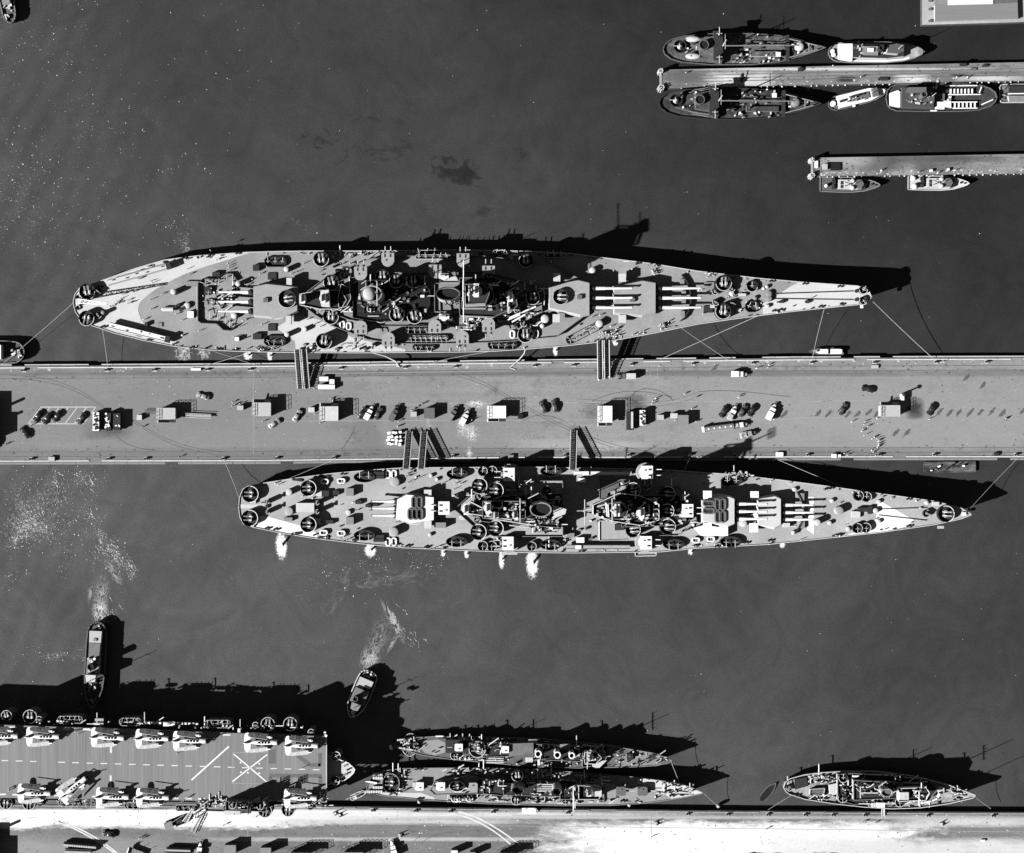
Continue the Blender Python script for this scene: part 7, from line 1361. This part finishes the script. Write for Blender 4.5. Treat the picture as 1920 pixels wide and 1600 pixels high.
people(cl(1370, 555, 7, 9, 8) + [(1316, 590), (1315, 545), (1390, 580), (1395, 545), (1520, 560), (1398, 566)], bz, 'sailor on the forecastle of the battleship', 'sailors on the battleship forecastle')
people(cl(925, 570, 6, 20, 10), lambda x: B.z(x) + 5.5, 'sailor on the upper works of the battleship', 'sailors on the upper works'); people(cl(895, 598, 8, 8, 4), lambda x: B.z(x) + 5.5, 'sailor beside the bridge of the battleship', 'sailors beside the bridge')
people([(766, 905), (775, 901), (762, 894), (768, 892), (660, 943), (668, 957), (690, 950), (830, 906), (852, 917), (853, 908), (742, 981), (747, 976), (862, 908), (858, 901), (787, 896), (645, 1007), (637, 1010), (650, 1013), (516, 906), (522, 908), (819, 1026), (825, 1024), (798, 1027)], az, 'sailor on the after deck of the cruiser', 'sailors on the cruiser after deck')
people(cl(1382, 894, 10, 22, 5) + [(1318, 998), (1326, 1001), (1325, 1018), (1340, 1020), (1300, 1025), (1545, 917), (1552, 918), (1566, 1003), (1572, 1004), (1480, 905), (1500, 1012), (1410, 897), (1445, 902), (1442, 1020)], az, 'sailor on the fore deck of the cruiser', 'sailors on the cruiser fore deck')
people([(143, 1372), (333, 1411), (567, 1440), (147, 1376), (345, 1500), (352, 1496), (18, 1478), (20, 1480)], FZ, 'deck hand on the carrier flight deck', 'deck hands on the flight deck')
people(cl(600, 1502, 5, 6, 3), FZ, 'deck hand at the bow corner of the flight deck', 'deck hands at the bow corner')
pp = [((267, 801), (338, 856), (12, 833), (59, 798), (62, 796), (9, 834)), 'person walking on the left part of the pier', 'people on the left pier'], [((437, 754), (441, 759), (436, 761), (451, 757), (493, 791), (602, 793), (620, 748), (624, 752), (592, 777), (746, 799), (748, 790)), 'person among the shelters of the pier', 'people among the shelters'], \
     [((771, 770), (778, 765), (785, 760), (792, 757), (885, 788), (746, 800), (573, 729), (590, 729), (596, 727), (1122, 712), (1141, 708)), 'person near the middle gangways of the pier', 'people near the middle gangways'], [((1282, 739), (1304, 745), (1385, 742), (1223, 753), (1228, 747), (1296, 767), (1265, 788), (1222, 757), (1384, 745), (1450, 786), (1304, 791), (1277, 782)), 'person on the inner pier near the grey hut', 'people near the grey hut'], \
     [((1417, 691), (1439, 690), (1441, 685), (1763, 680), (1768, 678)), 'person walking on the upper edge of the pier', 'people on the upper pier edge'], [((1643, 785), (1620, 791), (1618, 796), (1625, 800), (1617, 805), (1614, 809), (1619, 817), (1622, 815)), 'person in the upper bunch of the crowd crossing the outer pier', 'upper bunch of the crowd'], \
     [((1638, 820), (1643, 823), (1645, 828), (1646, 832), (1645, 836), (1640, 842), (1633, 844), (1637, 848), (1630, 853), (1641, 854), (1634, 823), (1643, 839), (1647, 826)), 'person in the curving lower file of the crowd on the outer pier', 'lower file of the crowd'], [((1882, 787), (1884, 785), (1582, 851), (1588, 853), (1741, 786), (1596, 791)), 'person alone on the outer pier', 'lone people on the outer pier']
for pts, lab, gp in pp: people(pts, PZ, lab, gp, .75, .4)
people([(1640, 1543), (1437, 1554), (1222, 1569), (1618, 1541), (985, 1516), (1003, 1514), (1008, 1518), (420, 1547), (262, 1571), (268, 1572), (482, 1530)], PZ, 'person on the pale quay', 'people on the quay', .6, .4)
people([(1285, 138), (1560, 125), (1612, 146), (1792, 146), (1812, 146), (1756, 325), (1773, 323), (1721, 324), (1650, 321), (1790, 320)], JZ, 'person on the timber jetties', 'people on the jetties', .6, .4)

# ------------------------------------------------------------------ foam, wakes, discharges, dark slick
def flecks(mb, pts, r0, r1, z0=.05):
    for x, y in pts:
        c = P(x, y, 0); r = random.uniform(r0, r1) * (.6 + .8 * random.random() ** 3); n = 6; e = random.uniform(.5, 1); t0 = random.uniform(0, 3.14); z = z0 + random.uniform(0, .08); ct, s_ = math.cos(t0), math.sin(t0); vs = []
        for i in range(n):
            a = 2 * math.pi * i / n; q = r * random.uniform(.7, 1.2); u, v = q * math.cos(a), q * e * math.sin(a); vs.append((c.x + ct * u - s_ * v, c.y + s_ * u + ct * v, z))
        mb.add(vs, [tuple(range(n))])
def curl(x, y, n, step, ang, turn): 
    out = []
    for _ in range(n): x += step * math.cos(ang); y += step * math.sin(ang); ang += random.uniform(-turn, turn); out.append((x + random.gauss(0, .5), y + random.gauss(0, .5)))
    return out
random.seed(21)
G = random.gauss; mb = MB()
pts = [(G(x, sx), G(y, sy)) for x, y, n, sx, sy in ((55, 985, 160, 26, 22), (40, 940, 60, 14, 40), (100, 930, 70, 30, 25), (160, 900, 60, 25, 14), (95, 980, 120, 40, 18), (210, 1040, 90, 18, 18), (170, 980, 50, 12, 20), (30, 1010, 40, 12, 14), (245, 1070, 40, 4, 18), (120, 1040, 35, 12, 20), (100, 1230, 40, 35, 8), (20, 1085, 20, 12, 12), (100, 60, 30, 80, 60), (40, 380, 40, 40, 30), (350, 460, 20, 4, 20), (330, 440, 20, 20, 20), (60, 330, 45, 60, 40), (200, 250, 50, 110, 90), (130, 500, 40, 80, 60), (300, 130, 25, 150, 90), (750, 1060, 60, 60, 14), (800, 1060, 25, 8, 20), (640, 1090, 40, 40, 25), (120, 1290, 25, 60, 20), (650, 800, 0, 1, 1), (150, 1330, 8, 6, 3), (158, 1240, 25, 3, 25), (162, 1299, 14, 4, 3)) for _ in range(n)]
pts += [(random.uniform(0, 1920), random.uniform(0, 650)) for _ in range(130)] + [(random.uniform(0, 1920), random.uniform(880, 1480)) for _ in range(170)] + [(random.uniform(0, 480) * random.random() + 0, random.uniform(0, 470)) for _ in range(260)]
flecks(mb, pts, .04, .18)
flecks(mb, [(x + G(0, 6), y + G(0, 6)) for x, y in pts[:1100] for _ in (0, 1)], .03, .12)
for x, y, n in ((200, 1030, 14), (240, 1060, 10), (105, 900, 10), (165, 900, 8), (30, 1000, 8), (60, 960, 10), (735, 1150, 8), (770, 1190, 10), (205, 1145, 10), (170, 960, 7), (185, 1010, 8)):
    for _ in range(n): flecks(mb, curl(G(x, 9), G(y, 9), 7, 1.6, R(60) + G(0, .3), .25), .06, .17)
tag(mb.build('foam', FOAM), 'white flecks of foam scattered on the harbour water', kind='stuff')
def sheet(name, m, px, py, rx, ry, rot, dens, thr, soft, w_, sc, st=(1, 1, 1), dist=1.5, z=.07, label=None, kind='stuff', cat=None, group=None, det=9, fil=0):
    """thin patch of foam or oil lying on the water, broken up by fractal gaps and thinning out to nothing"""
    c = P(px, py, z); u = SC(z); rx, ry = rx * u, ry * u; me = bpy.data.meshes.new(name); k = 28
    me.from_pydata([(1.35 * rx * math.cos(2 * math.pi * i / k), 1.35 * ry * math.sin(2 * math.pi * i / k), 0) for i in range(k)], [], [tuple(range(k))])
    a = MATS['base_' + m] if 'base_' + m in MATS else None; g = {'white': .75, 'thin': .34, 'dark': .022}[m]
    mt = bpy.data.materials.new('patchy_' + name); mt.use_nodes = True; n, l = mt.node_tree.nodes, mt.node_tree.links; b = n['Principled BSDF']; b.inputs['Base Color'].default_value = (g, g, g, 1); b.inputs['Roughness'].default_value = .8; b.inputs['Specular IOR Level'].default_value = .1
    tc = n.new('ShaderNodeTexCoord'); mp = n.new('ShaderNodeMapping'); mp.inputs['Scale'].default_value = st; mp.inputs['Location'].default_value = (px, py, 0); l.new(tc.outputs['Object'], mp.inputs[0])
    t = n.new('ShaderNodeTexNoise'); t.inputs['Scale'].default_value = sc; t.inputs['Detail'].default_value = det; t.inputs['Roughness'].default_value = .68; t.inputs['Distortion'].default_value = dist; l.new(mp.outputs[0], t.inputs['Vector'])
    m2 = n.new('ShaderNodeMapping'); m2.inputs['Scale'].default_value = (1 / rx, 1 / ry, 1); l.new(tc.outputs['Object'], m2.inputs[0]); ln = n.new('ShaderNodeVectorMath'); ln.operation = 'LENGTH'; l.new(m2.outputs[0], ln.inputs[0])
    q = n.new('ShaderNodeMath'); q.operation = 'MULTIPLY_ADD'; q.inputs[1].default_value = -w_; l.new(ln.outputs['Value'], q.inputs[0]); l.new(t.outputs['Fac'], q.inputs[2])
    if fil:                                                             # threads of foam along the contours of the noise
        a1 = n.new('ShaderNodeMath'); a1.operation = 'SUBTRACT'; a1.inputs[1].default_value = .5; l.new(t.outputs['Fac'], a1.inputs[0]); a2 = n.new('ShaderNodeMath'); a2.operation = 'ABSOLUTE'; l.new(a1.outputs[0], a2.inputs[0])
        a3 = n.new('ShaderNodeMath'); a3.operation = 'MULTIPLY_ADD'; a3.inputs[1].default_value = -fil; a3.inputs[2].default_value = .62; l.new(a2.outputs[0], a3.inputs[0]); l.new(a3.outputs[0], q.inputs[2])
    r = n.new('ShaderNodeMapRange'); r.inputs[1].default_value = thr; r.inputs[2].default_value = thr + soft; r.inputs[3].default_value = 0; r.inputs[4].default_value = dens; l.new(q.outputs[0], r.inputs[0])
    e = n.new('ShaderNodeMapRange'); e.inputs[1].default_value = 1.3; e.inputs[2].default_value = .8; l.new(ln.outputs['Value'], e.inputs[0]); mm = n.new('ShaderNodeMath'); mm.operation = 'MULTIPLY'; l.new(r.outputs[0], mm.inputs[0]); l.new(e.outputs[0], mm.inputs[1])
    l.new(mm.outputs[0], b.inputs['Alpha']); me.materials.append(mt)
    o = bpy.data.objects.new(name, me); COL.objects.link(o); o.location = c; o.rotation_euler = (0, 0, R(rot)); tag(o, label, cat, group, kind); return o
WK = 'lacy wash behind a working tug'
for i, (px, py, rx, ry, rot, dn, thr, st) in enumerate(((188, 1146, 26, 15, 92, .8, .44, (.6, 1, 1)), (190, 1115, 52, 19, 86, .6, .49, (.5, 1, 1)), (693, 1236, 26, 20, 75, .7, .46, (.6, 1, 1)), (708, 1200, 70, 27, 70, .5, .5, (.5, 1, 1)), (738, 1165, 50, 9, 118, .7, .46, (.4, 1, 1)), (735, 1208, 28, 6, 60, .5, .48, (.4, 1, 1)), (214, 1075, 44, 12, 120, .6, .49, (.4, 1, 1)), (170, 1110, 30, 9, 80, .5, .5, (.4, 1, 1)))):
    sheet('wake_foam', 'white', px, py, rx, ry, rot, dn, thr + .02, .12, .10, .5, st, 1.6, .07 + .004 * i, WK, fil=1.6)
for i, (px, py, rx, ry, rot, dn, thr) in enumerate(((55, 985, 48, 30, -10, .45, .47), (95, 930, 70, 44, 60, .35, .53), (40, 955, 18, 56, 20, .4, .51), (150, 900, 46, 20, 60, .35, .53), (190, 1010, 44, 14, 120, .45, .52), (225, 1050, 40, 16, 125, .55, .50), (30, 1010, 30, 16, 60, .4, .5), (105, 1230, 50, 10, 5, .4, .53), (348, 462, 12, 28, 20, .4, .5), (60, 400, 60, 110, 20, .2, .57), (200, 260, 180, 150, 0, .16, .6), (560, 420, 60, 12, -25, .16, .54), (740, 1085, 110, 20, 8, .14, .48), (640, 1110, 60, 26, 60, .12, .48))):
    sheet('foam_patch', 'white', px, py, rx, ry, rot, dn * (1.2 if i < 12 else .9), thr - .04, .2, .12, .9 if i < 12 else .25, (.6, 1, 1), 2.0, .12 + .004 * i, 'thin foam drifting on the harbour water')
for x, y, L, wd, a, lab in ((527, 1004, 34, 12, 88, 'large white discharge fanning from the cruiser quarter'), (693, 1022, 18, 12, 85, 'round white discharge beside the cruiser after deck'), (831, 1031, 10, 5, 90, 'tiny discharge, left of the two small ones at the cruiser side'), (875, 1033, 11, 5, 90, 'tiny discharge, right of the two small ones at the cruiser side'), (940, 1037, 22, 6, 88, 'narrow discharge below the cruiser side gun mount'), (997, 1037, 36, 13, 88, 'largest discharge, below the cruiser funnel'), (1295, 1030, 9, 5, 95, 'small discharge at the cruiser fore side'), (1469, 1016, 9, 6, 110, 'faint discharge near the cruiser bow'),
        (344, 652, 20, 18, 90, 'broad frothy discharge under the battleship stern catapult'), (382, 656, 14, 14, 90, 'thin frothy discharge right of the broad one'), (506, 661, 12, 6, 90, 'small white discharge at the battleship after side'), (465, 660, 12, 9, 90, 'ragged discharge left of the small battleship one'), (1041, 650, 14, 5, 88, 'small discharge at the battleship fore side'), (1153, 638, 8, 6, 80, 'bright spot of discharge at the bow gangway')):
    c = P(x, y, 0); ar = R(a); q = 'frothy' in lab; cx, cy = x + (L * .55) * math.cos(ar), y + (L * .55) * math.sin(ar)
    o = sheet('discharge', 'white', cx, cy, L * .75, wd * .85, -a, 1.0 if not q else .75, .14 if not q else .36, .12 if not q else .22, .30 if not q else .12, 1.1, (1, 1, 1), .8, .16, lab, None, 'water jet', 'discharges from the ships')
    if not q:
        for k_, (dx, rr) in enumerate(((.34, .62), (.8, 1.25))):
            s2 = sheet('spray', 'white' if k_ == 0 else 'thin', 0, 0, L * (.3 if k_ == 0 else .5), wd * (.5 if k_ == 0 else .95), 0, 1.0 if k_ == 0 else .5, .15 if k_ == 0 else .38, .3 if k_ == 0 else .25, .22, 1.0, (1, 1, 1), 1.2, 0, kind=None)
            s2.parent = o; s2.location = (L * (-.16 if k_ == 0 else .3) * SC(0), 0, .03 * (1 - k_) - .02 * k_); s2.rotation_euler = (0, 0, 0)
        mb = MB(); z1 = 2.4; a0 = Vector((-L * .6 * SC(0), 0, z1))
        for i in range(5):
            e = Vector((L * .05 * SC(0), (i - 2) * wd * .1 * SC(0), 0)); pr = a0
            for k in range(1, 7): t = k / 6; p_ = Vector((a0.x + (e.x - a0.x) * t, e.y * t, z1 * (1 - t * t))); mb.tube(pr, p_, .07 + .08 * t, 5); pr = p_
        ORG[o.name] = Vector((0, 0, 0)); mb.build('water_stream', FOAM, o)
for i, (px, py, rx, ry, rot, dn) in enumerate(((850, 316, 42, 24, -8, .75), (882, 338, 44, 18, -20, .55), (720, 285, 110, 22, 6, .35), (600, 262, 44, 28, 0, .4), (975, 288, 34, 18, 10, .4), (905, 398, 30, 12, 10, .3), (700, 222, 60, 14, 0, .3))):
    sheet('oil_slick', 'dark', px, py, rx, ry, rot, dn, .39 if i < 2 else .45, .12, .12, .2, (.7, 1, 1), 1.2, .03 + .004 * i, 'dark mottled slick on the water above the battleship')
for i, (px, py, rx, ry, rot, dn, thr) in enumerate(((868, 795, 14, 34, -10, .9, .44), (884, 812, 18, 22, 20, .9, .44), (895, 758, 22, 9, -5, .9, .42), (806, 806, 8, 36, 12, .7, .46), (880, 850, 10, 18, 0, .8, .46), (1140, 842, 60, 7, 4, .35, .42), (1030, 838, 40, 7, 0, .3, .44))):
    sheet('chalk_spill', 'white', px, py, rx, ry, rot, dn, thr, .12, .16, .55, (1, 1, 1), 1.6, PZ + .06 + .005 * i, 'pale spidery spill on the pier pavement', fil=1.8 if i < 5 else 0)
for i, (px, py, rx, ry, rot) in enumerate(((1190, 752, 14, 14, 0), (1712, 760, 12, 14, 0), (660, 818, 22, 20, 0), (205, 812, 34, 10, 0), (1110, 775, 24, 18, 0), (1300, 690, 40, 8, 0), (420, 700, 120, 10, 0), (700, 850, 160, 8, 0), (1500, 690, 120, 8, 0))):
    sheet('pavement_stain', 'dark', px, py, rx, ry, rot, .55 if i < 2 else .26, .44, .2, .13, .35, (.6, 1, 1), 1.5, PZ + .03 + .003 * i, 'dark stain soaked into the pier pavement')
# grit, drips and scraps on the paved surfaces
def litter(name, m, n_, z, x0, x1, y0f, y1f, r0, r1, label):
    mb = MB()
    for _ in range(n_):
        x = random.uniform(x0, x1); y = random.uniform(y0f(x), y1f(x)); c = P(x, y, z + .05); r = random.uniform(r0, r1); e = random.uniform(.3, 1); t0 = random.choice((0, 0, 1.57, .4)); k = 6
        mb.add([(c.x + r * random.uniform(.6, 1.2) * math.cos(2 * math.pi * i / k + t0), c.y + e * r * random.uniform(.6, 1.2) * math.sin(2 * math.pi * i / k + t0), c.z + random.uniform(0, .02)) for i in range(k)], [tuple(range(k))])
    tag(mb.build(name, m), label, kind='stuff')
pt, pb, qt = (lambda x: lerp(PTOP, x) + 4), (lambda x: lerp(PBOT, x) - 3), (lambda x: lerp(QTOP, x) + 4)
GRIT = mat('dark_grit', .10, .4, 1)
litter('grit', GRIT, 420, PZ, 0, 1920, pt, pb, .08, .3, 'dark drips and grit on the broad pier'); litter('paint_spots', LINEP, 260, PZ, 0, 1920, pt, pb, .06, .22, 'pale paint spots and scraps on the broad pier'); litter('grit', GRIT, 160, PZ, 0, 1920, pt, lambda x: lerp(PTOP, x) + 30, .1, .5, 'dark drips along the upper pier edge'); litter('paint_spots', CANVAS, 60, PZ, 0, 1920, pt, lambda x: lerp(PTOP, x) + 12, .2, .7, 'pale scraps along the upper pier edge'); litter('grit', GRIT, 160, PZ, 0, 1920, lambda x: lerp(PBOT, x) - 24, pb, .1, .5, 'dark drips along the lower pier edge')
litter('grit', GRIT, 260, PZ, 0, 1920, qt, lambda x: 1598, .08, .3, 'dark grit on the quay'); litter('paint_spots', LINEP, 220, PZ, 600, 1920, qt, lambda x: 1598, .08, .35, 'pale spots on the quay')
for T_, B_, nm in ((JA_T, JA_B, 'long'), (JB_T, JB_B, 'short')):
    litter('grit', GRIT, 150, JZ, T_[0][0] + 4, 1920, lambda x: lerp(T_, x) + 2, lambda x: lerp(B_, x) - 1, .1, .5, f'dark scraps on the {nm} jetty'); litter('scraps', PALE, 60, JZ, T_[0][0] + 4, 1920, lambda x: lerp(B_, x) - 8, lambda x: lerp(B_, x) - 1, .1, .5, f'pale scraps along the {nm} jetty')
for x, y, L, W, m, h, lab in ((1566, 313, 18, 14, BLACK, .5, 'black square hatch on the short jetty'), (1546, 314, 8, 10, CANVAS, 1.4, 'pale winch beside the black hatch on the short jetty'), (1530, 309, 6, 13, WHITE, .5, 'white plate at the head of the short jetty'), (1745, 321, 5, 4, WHITE, 1, 'white box on the lower edge of the short jetty'), (1777, 319, 4, 4, WHITE, 1, 'smaller white box on the lower edge of the short jetty'), (1500, 131, 8, 6, DARK, .8, 'dark tarpaulin on the long jetty near the upper tender bow'), (1805, 122, 12, 5, DARK, .7, 'dark pile of gear on the upper edge of the long jetty'), (1846, 124, 9, 4, DARK, .7, 'dark bundle on the upper edge of the long jetty'), (1825, 130, 10, 4, GREY, .4, 'grey mat on the long jetty'), (1655, 149, 18, 5, DARK, .6, 'long dark heap on the lower edge of the long jetty'), (1390, 147, 2.5, 16, DARK, .4, 'dark beam lying across the long jetty')):
    r = crate(x, y, L, W, lab, m, h, 0, JZ); r['group'] = 'gear on the jetties'
